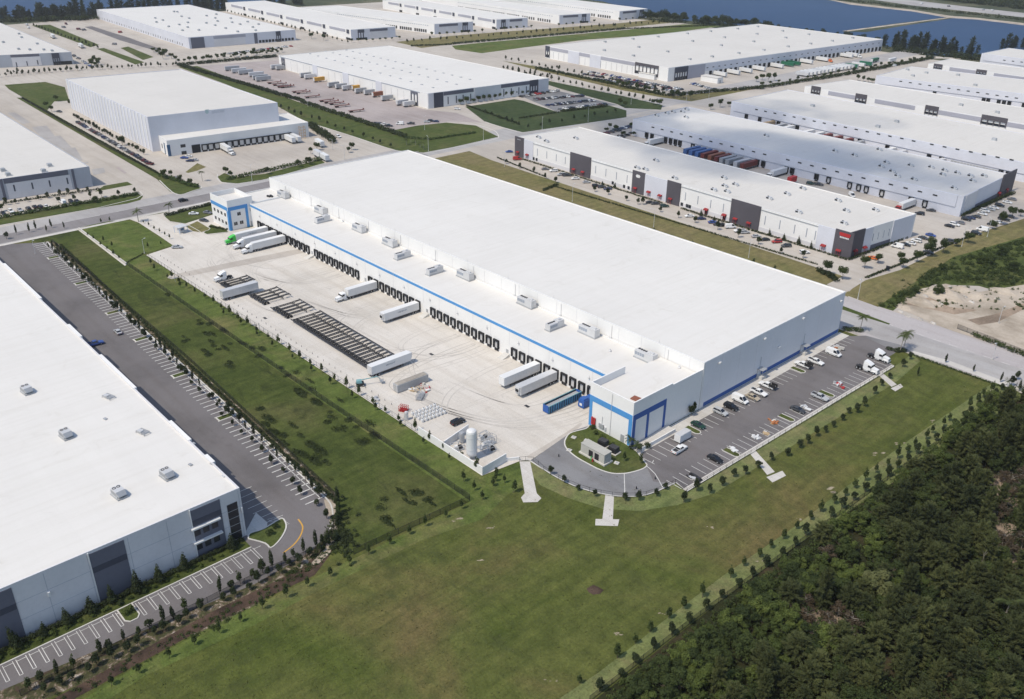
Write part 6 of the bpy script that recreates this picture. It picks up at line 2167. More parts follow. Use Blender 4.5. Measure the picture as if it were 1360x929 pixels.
for k, p in enumerate(((455, 295), (810, 467), (870, 493), (902, 489))):
    m = MB()
    m.lathe([(0.5, 0), (0.5, 0.3), (0.3, 0.5), (0.3, 0.8), (0.01, 0.85)], "light metal", 10)
    q = P(p, ZR + (1.5 if p[0] > 890 else 0))
    tag(m.build("roof_vent", None, (q.x, q.y, ZR + (1.5 if p[0] > 890 else 0))), "small pale vent cap on the blue-striped warehouse's roof", "roof vent", "vent caps on the dock roof")
m = MB()
m.box(-1.6, 1.6, -1.1, 1.1, 0, 0.35, "brown paint")
q = P((846, 531), 12.2)
tag(m.build("roof_hatch", None, (q.x, q.y, 12.2), 0.1), "brown roof hatch on the annex corner", "roof hatch")
# left roof: packaged units with open fans
pr = Proto("packaged_unit", "rooftop unit")
m = MB()
m.box(-1.5, 1.5, -1.2, 1.2, 0.35, 2.0, "light metal", 0.04, 0.04)
pr.part("casing", m)
m = MB()
m.hull([(1.5, -1.2, 0.9), (2.4, -1.0, 0.9), (2.4, 1.0, 0.9), (1.5, 1.2, 0.9)], [(1.5, -1.2, 2.0), (2.2, -1.0, 1.2), (2.2, 1.0, 1.2), (1.5, 1.2, 2.0)], "grey metal")
pr.part("hood", m)
for y in (-0.55, 0.55):
    m = MB()
    m.lathe([(0.45, 2.0), (0.45, 2.12), (0.35, 2.12), (0.34, 1.99), (0.01, 2.0)], "dark steel", 12, -0.7, y)
    pr.part("fan", m)
m = MB()
m.box(-1.7, 2.3, -1.4, 1.4, 0, 0.35, "grey metal")
pr.part("kerb", m)
m = MB()
for k in range(5):
    m.box(-1.4 + k * 0.58, -1.0 + k * 0.58, -1.26, -1.18, 0.7, 1.7, "grey metal")
pr.part("grille", m)
ZL = 13.72
for p, lab, rz in (((36, 521), "grey packaged unit alone near the street end of the nearest white roof", 0.1), ((88, 580), "grey packaged unit in the middle of the nearest white roof", 0.1), ((158, 658), "grey packaged unit closest to the banded front edge", 0.1), ((222, 633), "pinkish-topped packaged unit by the notched roof edge", 0.1)):
    q = P(p, ZL)
    pr.stamp((q.x, q.y, ZL), rz, lab, "packaged units on the nearest roof", s=0.95)
for p, lab in (((144.5, 528.5), "low pipe frame on the nearest white roof"), ((190, 575.5), "low pinkish condenser frame beside the pipe frame")):
    m = MB()
    rod_frame(m, -1.6, 1.6, -0.9, 0.9, 0.6, "grey metal", 0.08)
    for k in range(6):
        m.bar((-1.6 + k * 0.62, -0.9, 0.45), (-1.4 + k * 0.62, 0.9, 0.45), 0.12, "light metal", 5)
    m.box(-1.3, 0.2, -0.8, 0.3, 0.1, 0.9, "light metal")
    q = P(p, ZL)
    tag(m.build("roof_condenser", None, (q.x, q.y, ZL), 0.3), lab, "roof equipment")
for p in ((282, 616.5), (297, 633), (253, 618), (140, 557), (257, 590)):
    m = MB()
    m.box(-0.55, 0.55, -0.4, 0.4, 0, 0.3, "grey metal" if p[0] < 290 else "light metal", 0.05, 0.05)
    q = P(p, ZL)
    tag(m.build("roof_drain", None, (q.x, q.y, ZL), 0.2), "small flat drain box on the nearest white roof", "roof drain", "drain boxes on the nearest roof")
# small units and vents on the other roofs
vm = MB()
vm.box(-1.1, 1.1, -0.9, 0.9, 0.2, 1.3, "grey metal", 0.08, 0.08)
vm.box(-1.3, 1.3, -1.1, 1.1, 0, 0.2, "light metal")
VENT = Single("roof_vent", "roof vent", vm)
um = MB()
um.box(-1.3, 1.3, -1.0, 1.0, 0.3, 1.3, "light metal", 0.04, 0.04)
um.box(1.3, 2.0, -0.8, 0.8, 0.4, 1.0, "light metal", 0.1, 0.1)
um.box(-1.0, 0.4, -1.05, -0.95, 0.5, 1.3, "dark steel")
um.box(-1.5, 2.1, -1.2, 1.2, 0, 0.3, "light metal")
um.lathe([(0.4, 1.5), (0.4, 1.6), (0.01, 1.55)], "dark steel", 8, -0.5, 0)
UNIT = Single("rooftop_unit", "rooftop unit", um)
for z, who, pts, S in (
    (11.15, "on the long roof above the red awnings", [(961, 237.6), (961.8, 248.6), (976, 246.6), (947.4, 253.7), (965, 256), (1044.6, 259), (1021, 265), (1059.9, 283.3), (895.5, 238), (1112, 267.8), (1123, 281.4), (1161.8, 280.5), (1065.4, 251.8), (715, 183.7), (725.5, 189), (764.4, 185), (870.7, 214.5), (845.7, 224.3), (856.7, 226.5), (1120, 298)], UNIT),
    (10.5, "on the grey roof of the dock court", [(1208.6, 221), (1235.7, 223.5), (1253.5, 227.6), (1270.4, 231), (1288, 234.9), (1184, 229), (1191, 234.9), (1212.9, 239.6), (1176.5, 217), (1169.7, 222.2), (1250.9, 233.2), (1290.7, 241.6), (1266, 251.4), (1305.9, 234.9), (1167, 200), (1134, 207.5), (910.8, 157), (1017, 181.5), (871.9, 154.5), (885.4, 151.6), (893.9, 149.6), (906, 149.6), (911.6, 146.5), (1108.5, 201.9)], UNIT),
    (10.7, "on the middle court roof", [(1079, 142), (1165.5, 169.7), (1190.6, 163), (1320, 187)], VENT),
    (11.0, "on the lakeside warehouse roof", [(200 + u / 5.913, v / 5.913) for u, v in ((243, 135), (37, 148), (47, 180), (97, 165), (303, 150), (293, 183), (225, 200), (143, 215), (291, 220), (250, 245), (380, 243), (440, 130), (438, 187), (508, 148), (526, 172), (507, 205), (516, 118), (630, 150), (640, 182), (590, 228), (703, 197), (762, 177), (803, 220), (848, 197), (685, 255), (825, 245), (185, 97), (210, 99))], VENT),
    (11.5, "on the huge pale roof", [(800 + u / 5.913, v / 5.913) for u, v in ((20, 335), (15, 403), (240, 313), (437, 295), (285, 377), (243, 445), (512, 413), (667, 270), (708, 330), (850, 252), (958, 300), (933, 363), (686, 473), (862, 452), (1070, 425), (1062, 232), (1213, 273), (1188, 333), (1267, 400), (1220, 215))] + [(980 + u / 5.913, v / 5.913) for u, v in ((350, 250), (375, 303), (393, 373), (555, 277), (570, 350), (740, 328), (900, 305))], VENT),
    (10.6, "on the far corner warehouse's pale roof", [(u / 5.913, v / 5.913) for u, v in ((150, 272), (170, 300), (27, 338), (147, 392), (293, 350), (235, 397), (345, 397), (410, 405))], VENT),
    (10.6, "on the slate-banded warehouse's roof", [(4.2, 227.7), (11, 233.5), (66, 221.3), (58, 228.6)], VENT),
    (10.7, "on the roof behind the four portals", [(1188, 88), (1205, 94), (1212, 102), (1230, 98), (1272, 101), (1295, 114.5), (1276, 141), (1324, 151)], VENT),
):
    for k, p in enumerate(pts):
        q = P(p, z)
        S.stamp((q.x, q.y, z), 0, f"small grey {S.cat} {who}", f"units {who}", s=1.0 if S is UNIT else 1.25)
# ------------------------------------------------------------------ vegetation
def cards(mb, clumps, n, size, mat, seed, elong=1.0, up=0.3, fill=0.55):
    """Leaf-sized faces spread through clumps (centre, radii); most sit near the clump's surface and face outward."""
    rr = random.Random(seed)
    vol = [c[1][0] * c[1][1] * c[1][2] for c in clumps]
    tot = sum(vol)
    i_ = mb.mi(mat)
    for (cx, cy, cz), (rx, ry, rz) in clumps:
        k = max(4, int(n * rx * ry * rz / tot))
        for _ in range(k):
            th, cp = rr.uniform(0, 2 * math.pi), rr.uniform(-0.75, 1)
            sp = math.sqrt(max(0, 1 - cp * cp))
            d = Vector((sp * math.cos(th), sp * math.sin(th), cp))
            r_ = lerp(fill, 1.0, rr.random() ** 0.6) * rr.uniform(0.88, 1.12)
            p = Vector((cx + d.x * rx * r_, cy + d.y * ry * r_, cz + d.z * rz * r_))
            nrm = (d + Vector((rr.gauss(0, 0.5), rr.gauss(0, 0.5), rr.gauss(0, 0.4) + up))).normalized()
            a = nrm.orthogonal().normalized()
            b = nrm.cross(a)
            t = rr.uniform(0, math.pi)
            a, b = a * math.cos(t) + b * math.sin(t), b * math.cos(t) - a * math.sin(t)
            s = size * rr.uniform(0.6, 1.35)
            q = len(mb.v)
            mb.v += [tuple(p - a * s * elong), tuple(p + b * s * 0.62), tuple(p + a * s * elong), tuple(p - b * s * 0.62)]
            mb.f.append((q, q + 1, q + 2, q + 3))
            mb.m.append(i_)


def trunk_mb(h, r, mat, seed, limbs=5, spread=1.5, zl=0.4):
    rr = random.Random(seed)
    m = MB()
    pts = [Vector((0, 0, -0.1))]
    for k in range(1, 4):
        pts.append(Vector((rr.uniform(-0.12, 0.12) * h * 0.15, rr.uniform(-0.12, 0.12) * h * 0.15, h * k / 3)))
    for k in range(3):
        m.bar(pts[k], pts[k + 1], r * (1 - k * 0.27), mat, 6, r * (1 - (k + 1) * 0.27))
    for k in range(limbs):
        a = k * 2.4 + rr.random()
        z = h * rr.uniform(zl, 0.9)
        m.bar((0, 0, z), (math.cos(a) * spread * rr.uniform(0.6, 1), math.sin(a) * spread * rr.uniform(0.6, 1), z + h * rr.uniform(0.1, 0.25)), r * 0.4, mat, 4, r * 0.12)
    return m


def tree(name, cat, clumps, n, size, leaf, h, r, bark="bark", seed=1, elong=1.0, limbs=5, spread=1.2, up=0.3, fill=0.5, zl=0.4):
    pr = Proto(name, cat)
    pr.part("trunk", trunk_mb(h, r, bark, seed, limbs, spread, zl))
    c = MB()
    cards(c, clumps, n, size, leaf, seed, elong, up, fill)
    pr.part("crown", c)
    return pr


def lobes(rr, n, R0, z0, z1, r0, r1, flat=0.8):
    return [((math.cos(a) * d, math.sin(a) * d, z), (q, q, q * flat)) for a, d, z, q in
            ((rr.uniform(0, 6.28), R0 * math.sqrt(rr.random()), rr.uniform(z0, z1), rr.uniform(r0, r1)) for _ in range(n))]


rr = random.Random(99)
# young planted trees, about 3 m
YOUNG = [tree("young_tree", "tree", [((0, 0, 1.7), (0.62, 0.62, 0.8)), ((0.2, 0.1, 2.5), (0.45, 0.45, 0.7)), ((-0.15, -0.1, 3.1), (0.25, 0.25, 0.5))] + lobes(rr, 3, 0.4, 1.3, 2.3, 0.3, 0.45), 340, 0.17, "tree leaves", 2.4, 0.07, seed=s, limbs=4, spread=0.5) for s in (1, 2)]
YOUNGD = [tree("round_tree", "tree", [((0, 0, 1.9), (0.85, 0.85, 0.9)), ((0.2, 0.1, 2.6), (0.6, 0.6, 0.7))] + lobes(rr, 4, 0.7, 1.4, 2.6, 0.4, 0.6), 420, 0.19, "dark leaves", 2.4, 0.09, seed=s, limbs=4, spread=0.6) for s in (3, 4)]
SLIM = [tree("slender_tree", "tree", [((0, 0, 2.2), (0.5, 0.5, 1.3)), ((0.1, 0, 3.4), (0.35, 0.35, 0.9)), ((0, 0.1, 1.2), (0.4, 0.4, 0.6))], 330, 0.17, "dark leaves", 2.8, 0.06, seed=s, limbs=4, spread=0.4) for s in (5, 6)]
CONE = [tree("conical_tree", "tree", [((0, 0, 1.2), (1.25, 1.25, 1.1)), ((0, 0, 2.4), (0.95, 0.95, 1.0)), ((0, 0, 3.5), (0.6, 0.6, 0.9)), ((0, 0, 4.5), (0.28, 0.28, 0.7))] + lobes(rr, 4, 0.9, 0.7, 2.4, 0.3, 0.5), 900, 0.18, "dark leaves", 3.6, 0.1, seed=s, limbs=4, spread=0.7) for s in (7, 8)]
STREET = [tree("street_tree", "tree", lobes(rr, 9, 1.5, 2.8, 5.0, 0.9, 1.4), 1000, 0.26, "tree leaves", 3.6, 0.13, seed=s, limbs=6, spread=1.3) for s in (9, 10)]
BUSH = [tree("bush", "bush", lobes(rr, 6, 0.7, 0.4, 1.1, 0.4, 0.7), 420, 0.16, m_, 0.7, 0.05, seed=s, limbs=5, spread=0.6) for s, m_ in ((11, "tree leaves"), (12, "bright leaves"))]
# woodland
BROAD = [tree("broadleaf_tree", "tree", lobes(rr, 30, 3.1, 1.6, 6.2, 0.6, 1.35), 3800, 0.22, m_, 4.6, 0.2, seed=s, limbs=7, spread=2.4, up=0.5) for s, m_ in ((21, "bright leaves"), (22, "tree leaves"), (23, "bright leaves"), (24, "tree leaves"))]
def feathery(name, s, h, Lmax, n_br, per, size, leaf, elong=3.2, r=0.16, z0=0.12, droop=0.12):
    """A pine of many outswept boughs, each set with long thin needle sprays."""
    q = random.Random(s)
    pr = Proto(name, "tree")
    pr.part("trunk", trunk_mb(h * 0.93, r, "bark", s, 6, Lmax * 0.5, 0.2))
    c = MB()
    i_ = c.mi(leaf)
    for k in range(n_br):
        t = lerp(z0, 1.0, (k + q.random()) / n_br)
        a = k * 2.399 + q.uniform(-0.4, 0.4)
        L = Lmax * (math.sin(math.pi * min(1, 0.22 + 0.78 * (1 - t))) ** 0.8 * 0.75 + 0.25 * (1 - t)) * q.uniform(0.55, 1.15) + 0.15
        el = lerp(0.15, 1.1, t * t) + q.uniform(-0.15, 0.2)
        d = Vector((math.cos(a) * math.cos(el), math.sin(a) * math.cos(el), math.sin(el)))
        p0 = Vector((0, 0, h * t * 0.93))
        for _ in range(per):
            u = q.random() ** 0.6
            p = p0 + d * (L * u) + Vector((q.gauss(0, 0.13 * L * 0.4), q.gauss(0, 0.13 * L * 0.4), q.gauss(0, 0.1) - droop * L * u * u))
            ax = (d + Vector((q.gauss(0, 0.45), q.gauss(0, 0.45), q.gauss(-0.1, 0.45)))).normalized()
            b = ax.cross(Vector((q.gauss(0, 0.5), q.gauss(0, 0.5), 1))).normalized()
            z = size * q.uniform(0.6, 1.4)
            kk = len(c.v)
            c.v += [tuple(p - ax * z * elong), tuple(p + b * z * 0.5), tuple(p + ax * z * elong), tuple(p - b * z * 0.5)]
            c.f.append((kk, kk + 1, kk + 2, kk + 3))
            c.m.append(i_)
    pr.part("crown", c)
    return pr


PINE = [feathery("feathery_pine", s, h, L, 80, 90, 0.13, "pine leaves", 3.8) for s, h, L in ((31, 9.0, 3.2), (32, 7.4, 3.6), (33, 10.0, 3.0), (34, 8.2, 3.5))]
DEAD = []
for s in (41, 42):
    DEAD.append(tree("withered_tree", "tree", lobes(rr, 11, 2.0, 1.5, 4.2, 0.7, 1.2), 900, 0.15, "brown leaves", 4.2, 0.14, "pale bark", s, elong=2.0, limbs=16, spread=2.0, fill=0.1, zl=0.2))
PALEX = tree("pale_tree", "tree", lobes(rr, 20, 2.9, 3.6, 6.2, 0.9, 1.4), 4200, 0.26, "pale leaves", 4.6, 0.24, seed=51, limbs=8, spread=2.6, up=0.6)
GREENX = tree("broadleaf_tree", "tree", lobes(rr, 20, 2.6, 2.4, 5.6, 0.9, 1.4), 4200, 0.24, "bright leaves", 4.4, 0.2, seed=52, limbs=8, spread=2.4, up=0.6)


def palm(h, nf, L, seed, leaf="palm leaves"):
    q = random.Random(seed)
    pr = Proto("palm_tree", "palm")
    t = MB()
    for k in range(5):
        t.bar((0.04 * k, 0, h * k / 5 - (0.1 if k == 0 else 0)), (0.04 * (k + 1), 0, h * (k + 1) / 5), 0.16 - 0.012 * k, "pale bark", 8, 0.148 - 0.012 * k)
    pr.part("trunk", t)
    c = MB()
    i_ = c.mi(leaf)
    for k in range(nf):
        a = k * 2.399 + q.uniform(-0.2, 0.2)
        el = q.uniform(-0.1, 0.95)
        prev, d = Vector((0.2, 0, h)), Vector((math.cos(a) * math.cos(el), math.sin(a) * math.cos(el), math.sin(el)))
        for j in range(8):
            nx = prev + d * (L / 8)
            d = (d + Vector((0, 0, -0.16))).normalized()
            side = d.cross(Vector((0, 0, 1))).normalized()
            for s in (1, -1):
                for u in (0.25, 0.75):
                    b = prev.lerp(nx, u)
                    wv = L * 0.26 * math.sin(math.pi * (j + 1.2) / 9.5)
                    tip = b + side * s * wv + d * L * 0.07 + Vector((0, 0, -0.28 * wv))
                    kk = len(c.v)
                    c.v += [tuple(b - d * 0.05), tuple(b + d * 0.09), tuple(tip)]
                    c.f.append((kk, kk + 1, kk + 2))
                    c.m.append(i_)
            c.bar(prev, nx, 0.03, leaf, 3)
            prev = nx
    pr.part("crown", c)
    return pr


PALM = [palm(6.5, 16, 2.8, 1), palm(4.2, 14, 2.4, 2)]
# lake pines: tall, thin, tier on tier
LAKE = [feathery("lake_pine", s, h, L, 44, 30, 0.5, "lake pine leaves", 2.4, 0.3, 0.1) for s, h, L in ((61, 18, 5.6), (62, 15, 6.2), (63, 20, 5.0))]
ROUND = [tree("shore_tree", "tree", lobes(rr, 13, 3.6, 3.5, 8.5, 1.6, 2.8), 1000, 0.5, "dark leaves", 6, 0.3, seed=s, limbs=5, spread=2.5) for s in (71, 72)]


def plant_row(protos, pts, where, group, noun, end, smin=0.8, smax=1.2, z=0.05, label=None):
    for k, p in enumerate(pts):
        q = p if isinstance(p, Vector) else P(p)
        s = random.uniform(smin, smax)
        t_ = random.choice(protos).stamp((q.x, q.y, z), 0, label or f"{ordw(k + 1)} {noun} {where}, from {end}", group, None, s, s * random.uniform(0.8, 1.25))
        t_.rotation_euler = (random.gauss(0, 0.05), random.gauss(0, 0.05), random.uniform(0, 6.28))


def along(p0, p1, n, jit=0.0, skip=0.0):
    a = p0 if isinstance(p0, Vector) else P(p0)
    b = p1 if isinstance(p1, Vector) else P(p1)
    out = []
    for i in range(n):
        if random.random() < skip:
            continue
        q = a.lerp(b, i / (n - 1))
        out.append(Vector((q.x + random.uniform(-jit, jit), q.y + random.uniform(-jit, jit), 0)))
    return out


VERGE = [tree("verge_tree", "tree", [((0, 0, 1.9), (0.85, 0.85, 0.9)), ((0.2, 0.1, 2.6), (0.6, 0.6, 0.7))], 110, 0.32, "dark leaves", 2.4, 0.09, seed=s, limbs=3, spread=0.6) for s in (13, 14)]

# --- fences
def fence(name, label, pts, h, post_gap, mat_mesh="fence mesh", post="black rubber", cat="fence", panel=True):
    a0 = pts[0]
    root = thing(name, label, cat, (a0.x, a0.y, 0.03))
    if panel:
        m = MB()
        for a, b in zip(pts, pts[1:]):
            m.face([(a.x - a0.x, a.y - a0.y, 0.05), (b.x - a0.x, b.y - a0.y, 0.05), (b.x - a0.x, b.y - a0.y, h), (a.x - a0.x, a.y - a0.y, h)], mat_mesh)
        m.build("mesh_panel", root)
    m = MB()
    for a, b in zip(pts, pts[1:]):
        for z in (h, 0.12):
            m.bar((a.x - a0.x, a.y - a0.y, z), (b.x - a0.x, b.y - a0.y, z), 0.035, post, 4)
    m.build("rail", root)
    pm_ = MB()
    pm_.bar((0, 0, 0), (0, 0, h + 0.08), 0.05, post, 5)
    me = pm_.mesh("post")
    n = 0
    for a, b in zip(pts, pts[1:]):
        L = (b - a).length
        k = max(1, int(L / post_gap))
        for i in range(k + (b is pts[-1])):
            if n < 100:
                q = a.lerp(b, i / k) - a0
                link("post", me, root, (q.x, q.y, 0))
            n += 1
    return root


fence("boundary_fence", "black chain-link fence between the ditch field and the dock yard's tree strip", [P((169, 353)), P((400, 513)), P((624, 665))], 2.0, 3.0)
fence("corner_fence", "black chain-link fence closing the ditch field against the open field", [P((624, 666)), P((470, 737))], 1.8, 3.0)
fence("car_park_fence", "black mesh fence between the striped car park and the ditch hedge", [P((70, 322)), P((250, 478)), P((446, 660))], 1.5, 3.0)
fence("front_fence", "low black railing along the front of the curved car park drive", [P((446, 662)), P((447, 690)), P((440, 712)), P((420, 733)), P((392, 746)), P((357, 760)), P((276, 801)), P((150, 864)), P((28, 925))], 1.6, 2.6)
fence("woodland_fence", "dark fence along the wood's edge beside the pale grass strip", [P((783, 932)), P((930, 818)), P((1062, 723)), P((1200, 622)), P((1350, 514))], 1.5, 3.0)
fence("yard_fence", "thin black railing round the yard's field-side edge and the loop drive", [P((194, 340)), P((400, 473)), P((556, 576))], 1.6, 3.2, panel=False)
fence("loop_fence", "thin black railing following the loop drive's outer kerb", [P(p) for p in smooth([(690, 613), (708, 613), (722, 625), (742, 637), (768, 649), (798, 657), (828, 661), (858, 659), (884, 649), (897, 642.5)], 2)] + [P((912, 654.5)), P((1050, 572)), P((1188, 488.5))], 1.4, 2.8, panel=False)
fence("sand_yard_fence", "dark green screened fence beside the sand yard and the road", [P((1271, 437)), P((1310, 452)), P((1370, 476))], 1.9, 3.0)
fence("warehouse_yard_fence", "dark screened fence between concrete yard and the car row", [P((28, 131)), P((130, 190)), P((211, 232))], 1.6, 4.0)


# --- hedges
def hedge(label, p0, p1, wdt, h, mat="hedge leaves", dens=26, size=0.26, group=None, name="hedge"):
    a = p0 if isinstance(p0, Vector) else P(p0)
    b = p1 if isinstance(p1, Vector) else P(p1)
    L = (b - a).length
    q = random.Random(int(L * 10))
    m = MB()
    n = int(L / max(0.6, wdt * 0.6))
    cl = [((L * (i + q.random()) / n, q.uniform(-0.25, 0.25) * wdt, h * 0.5), (wdt * 0.62, wdt * 0.55, h * q.uniform(0.42, 0.66))) for i in range(n)]
    cards(m, cl, int(L * dens), size, mat, int(L), 1.1, 0.4, 0.4)
    d = (b - a).normalized()
    o = m.build(name, None, (a.x, a.y, 0.05), math.atan2(d.y, d.x))
    return tag(o, label, "hedge", group)


hedge("dark clipped hedge line between concrete yard fence and the car row", (30, 131), (209, 231), 1.0, 1.2, "dark leaves", 16, 0.4)
hedge("long double hedge sloping beside the trailer lot, by the street", (236, 87), (400, 135), 4.2, 2.6, "dark leaves", dens=34, size=0.5)
hedge("hedge continuing past the trailer lot to the corner lawn", (400, 136), (540, 183), 4.2, 2.6, "dark leaves", dens=40, size=0.45)
hedge("curved corner hedge round the small lawn by the junction", (540, 184), (572, 186), 2.2, 1.6, dens=20, size=0.4)
hedge("hedge on the lawn edge towards the junction street", (572, 186), (632, 177), 1.8, 1.4, dens=20, size=0.4)
hedge("clipped hedge before the bays of the slate-banded warehouse", (0, 290), (184, 259), 2.6, 1.8, dens=40, size=0.35)
hedge("planted bed along the slate-banded warehouse wall", (4, 271), (132, 252), 1.4, 1.0, "dark leaves", 18, 0.35)
hedge("hedge between cold store yard and the street behind the office", (300, 240), (425, 213), 3.0, 2.2, dens=26, size=0.4)
hedge("dense shrub bank on the cold store's street corner", (214, 234), (262, 250), 3.4, 1.8, dens=34, size=0.4)
hedge("shrub belt beside the yellow stair of the cold store", (411, 168), (443, 190), 5.0, 4.0, "dark leaves", 60, 0.5)
hedge("tall hedge along the staff car park's lawn side", (745, 149), (806, 142), 2.6, 1.8, "dark leaves", 24, 0.5)
hedge("dark hedge crossing the lawns from warehouse wall to street", (620, 141), (690, 166), 1.8, 1.3, "dark leaves", 16, 0.4)
hedge("hedge between the two lawns below the staff car park", (690, 158), (742, 150), 1.8, 1.4, "dark leaves", 16, 0.4)
hedge("hedge under the car rows before the big portal", (712, 91), (880, 127), 3.6, 2.2, "dark leaves", dens=26, size=0.5)
hedge("tall hedge along the street by the trailer line", (1006, 119), (1130, 99), 4.5, 3.0, "dark leaves", dens=34, size=0.5)
hedge("far end of the trailer-line hedge towards the lake", (1130, 99), (1240, 78), 4.5, 3.0, "dark leaves", dens=34, size=0.5)
hedge("corner planting at the big portal's car park exit", (884, 128), (1008, 118), 4.0, 2.6, "dark leaves", dens=32, size=0.5)
hedge("dark hedge line edging the long far field", (600, 59.5), (830, 39), 3.6, 2.4, "dark leaves", 20, 0.6)
hedge("hedge bending round the far field's lake corner", (830, 39), (950, 34.5), 2.6, 1.6, "dark leaves", 12, 0.6)
hedge("hedge by the bend below the slender sheds", (545, 62), (600, 60), 2.6, 1.8, "dark leaves", 12, 0.6)
hedge("shrub line before the lakeside warehouse's car bays", (243, 87), (368, 76), 4.5, 2.6, "dark leaves", 30, 0.6)
hedge("low hedge on the dry lawn's lot edge below the red awnings", (735, 248), (1085, 352), 0.9, 0.8, "dark leaves", 18, 0.3)
hedge("low hedge between lawn corner and the visitor bays", (660, 210), (725, 236), 0.9, 0.8, "dark leaves", 18, 0.3)
hedge("shrubs at the bottom of the awning building's wall, sign end", (905, 278), (1125, 346), 1.2, 0.9, "dark leaves", 22, 0.3)
hedge("shrubs at the bottom of the awning building's wall, street end", (690, 211), (880, 271), 1.2, 0.9, "dark leaves", 18, 0.3)
hedge("shrubs along the awning building's end wall", (1128, 346), (1205, 316), 1.4, 1.2, "dark leaves", 26, 0.3)
hedge("dark planting at the dock court's east wall", (1277, 288), (1345, 258), 1.8, 1.8, "dark leaves", 34, 0.35)
hedge("dark shrub belt at the driveway mouth by the main roof corner", (1086, 360), (1113, 375), 3.2, 2.0, "dark leaves", 50, 0.35)
hedge("hedge behind the visitor driveway by the main roof edge", (722, 254), (741, 246), 2.0, 1.4, "dark leaves", 40, 0.3)
hedge("low hedge under the boundary trees opposite the end wall", (1150, 370), (1290, 314), 1.0, 0.9, "dark leaves", 24, 0.3)
hedge("green creeper growing over the screened fence by the road", (1292, 446), (1366, 476), 2.0, 1.8, "tree leaves", 40, 0.3)
hedge("dark clipped hedge along the boulevard before the office tower", (221, 287), (281, 272), 3.0, 1.3, "dark leaves", 70, 0.28)
hedge("planted bed at the office tower's foot", (279, 302), (301, 306), 1.4, 1.0, "dark leaves", 40, 0.25)
hedge("row of low shrubs along the banded front wall, road end", W(-170.9, -30), W(-170.9, 16), 1.3, 1.1, "dark leaves", 120, 0.17)
hedge("row of low shrubs along the banded front wall, entrance end", W(-170.9, 19), W(-170.9, 70), 1.3, 1.1, "dark leaves", 120, 0.17)
hedge("shaded shrub line behind the striped car park's fence", (80, 326), (446, 668), 1.2, 0.9, "dark leaves", 40, 0.22)
hedge("clipped low hedge beside the near lawn's path", (190, 338), (168, 350), 0.8, 0.6, "dark leaves", 20, 0.22)
hedge("shrubs at the corner of the annex by the entrance ramp", W(-134.3, 171.6), W(-131.6, 176.5), 1.6, 1.9, "dark leaves", 120, 0.18)
hedge("planting at the road corner of the long warehouse", (1121, 438), (1146, 441), 3.2, 1.2, "tree leaves", 90, 0.24)
hedge("dark hedge at the road entrance by the palms", (1178, 465), (1204, 468), 2.4, 1.1, "dark leaves", 110, 0.22)
hedge("clipped grass-green hedge along the roadside pavement", (1212, 472), (1345, 520), 0.9, 0.6, "hedge leaves", 40, 0.2)

# --- planted trees
plant_row(SLIM + SLIM + YOUNGD, along((66, 330), (440, 672), 52, 0.5, 0.04), "along the striped car park's fence", "slender trees along the striped car park", "slender dark tree", "the street end", 0.6, 1.15)
plant_row(YOUNGD, along((75, 330), (435, 690), 40, 0.6, 0.1), "behind the striped car park fence", "second line behind the car park fence", "small dark tree", "the street end", 0.6, 0.9)
plant_row(SLIM + SLIM + YOUNGD + YOUNG, along((449, 668), (448, 700), 6, 0.2) + along((442, 716), (40, 917), 27, 0.4, 0.05), "along the low black front railing", "slender trees by the front railing", "slender dark tree", "the bend", 0.8, 1.15)
plant_row(YOUNGD, along((450, 720), (60, 922), 26, 0.7, 0.08), "in the mulch bed outside the front railing", "trees in the mulch bed", "small dark tree", "the bend", 0.7, 1.0)
plant_row(YOUNG, along((612, 676), (150, 912), 17, 0.5, 0.05), "on the bright strip beside the open field", "young trees on the bright strip", "young tree", "the ditch corner", 0.7, 1.0)
plant_row(YOUNG, along((200, 352), (680, 655), 33, 0.5, 0.04), "on the green strip outside the yard railing", "young trees outside the yard railing", "young tree", "the lawn end", 0.75, 1.1)
plant_row(YOUNG, along((205, 360), (600, 612), 17, 0.6, 0.08), "near the chain-link fence on the green strip", "young trees near the chain-link fence", "small young tree", "the lawn end", 0.6, 0.9)
plant_row(YOUNG, [(616, 640), (630, 652), (641, 664), (655, 646), (670, 642), (660, 632)], "at the green corner under the white screen wall", "young trees at the wall corner", "young tree", "the fence", 0.75, 1.0)
plant_row(YOUNGD, [(731, 631), (749, 642), (768, 652), (790, 660), (830, 665), (848, 665), (872, 660), (884, 651), (908, 668), (925, 653), (942, 656), (959, 646), (974, 634), (990, 631), (1006, 622), (1024, 612), (1045, 606), (1062, 595), (1072, 590), (1083, 580), (1096, 575), (1106, 568), (1118, 559), (1127, 550), (1138, 549), (1147, 540), (1160, 524), (1170, 513), (1181, 503), (1198, 488), (1208, 478)], "round the loop drive and kerbside bays", "trees round the loop drive", "young dark tree", "the drain path", 0.7, 1.05)
plant_row(YOUNG, along((768, 908), (1316, 522), 35, 0.5, 0.05), "in the pale strip's field-side line", "young trees in the pale strip", "thin young tree", "the near end", 0.85, 1.2)
plant_row(YOUNGD, along((795, 918), (1350, 505), 36, 0.4, 0.03), "along the wood's edge fence", "trees along the wood's edge fence", "small dark tree", "the near end", 0.8, 1.1)
plant_row(CONE, [W(-170.0, y) for y in (8, 13.5, 18.5, 23.5, 28.5, 33.5, 38.0, 43.5, 48.5, 54.5, 66.5)], "against the banded front wall", "conical trees against the banded front", "conical dark tree", "the photograph's edge", 0.75, 1.15)
plant_row(BUSH, [W(-169.0, 9 + k * 2.7) for k in range(22)], "in the bed at the banded front", "bushes at the banded front", "low bush", "the road end", 0.5, 0.9)
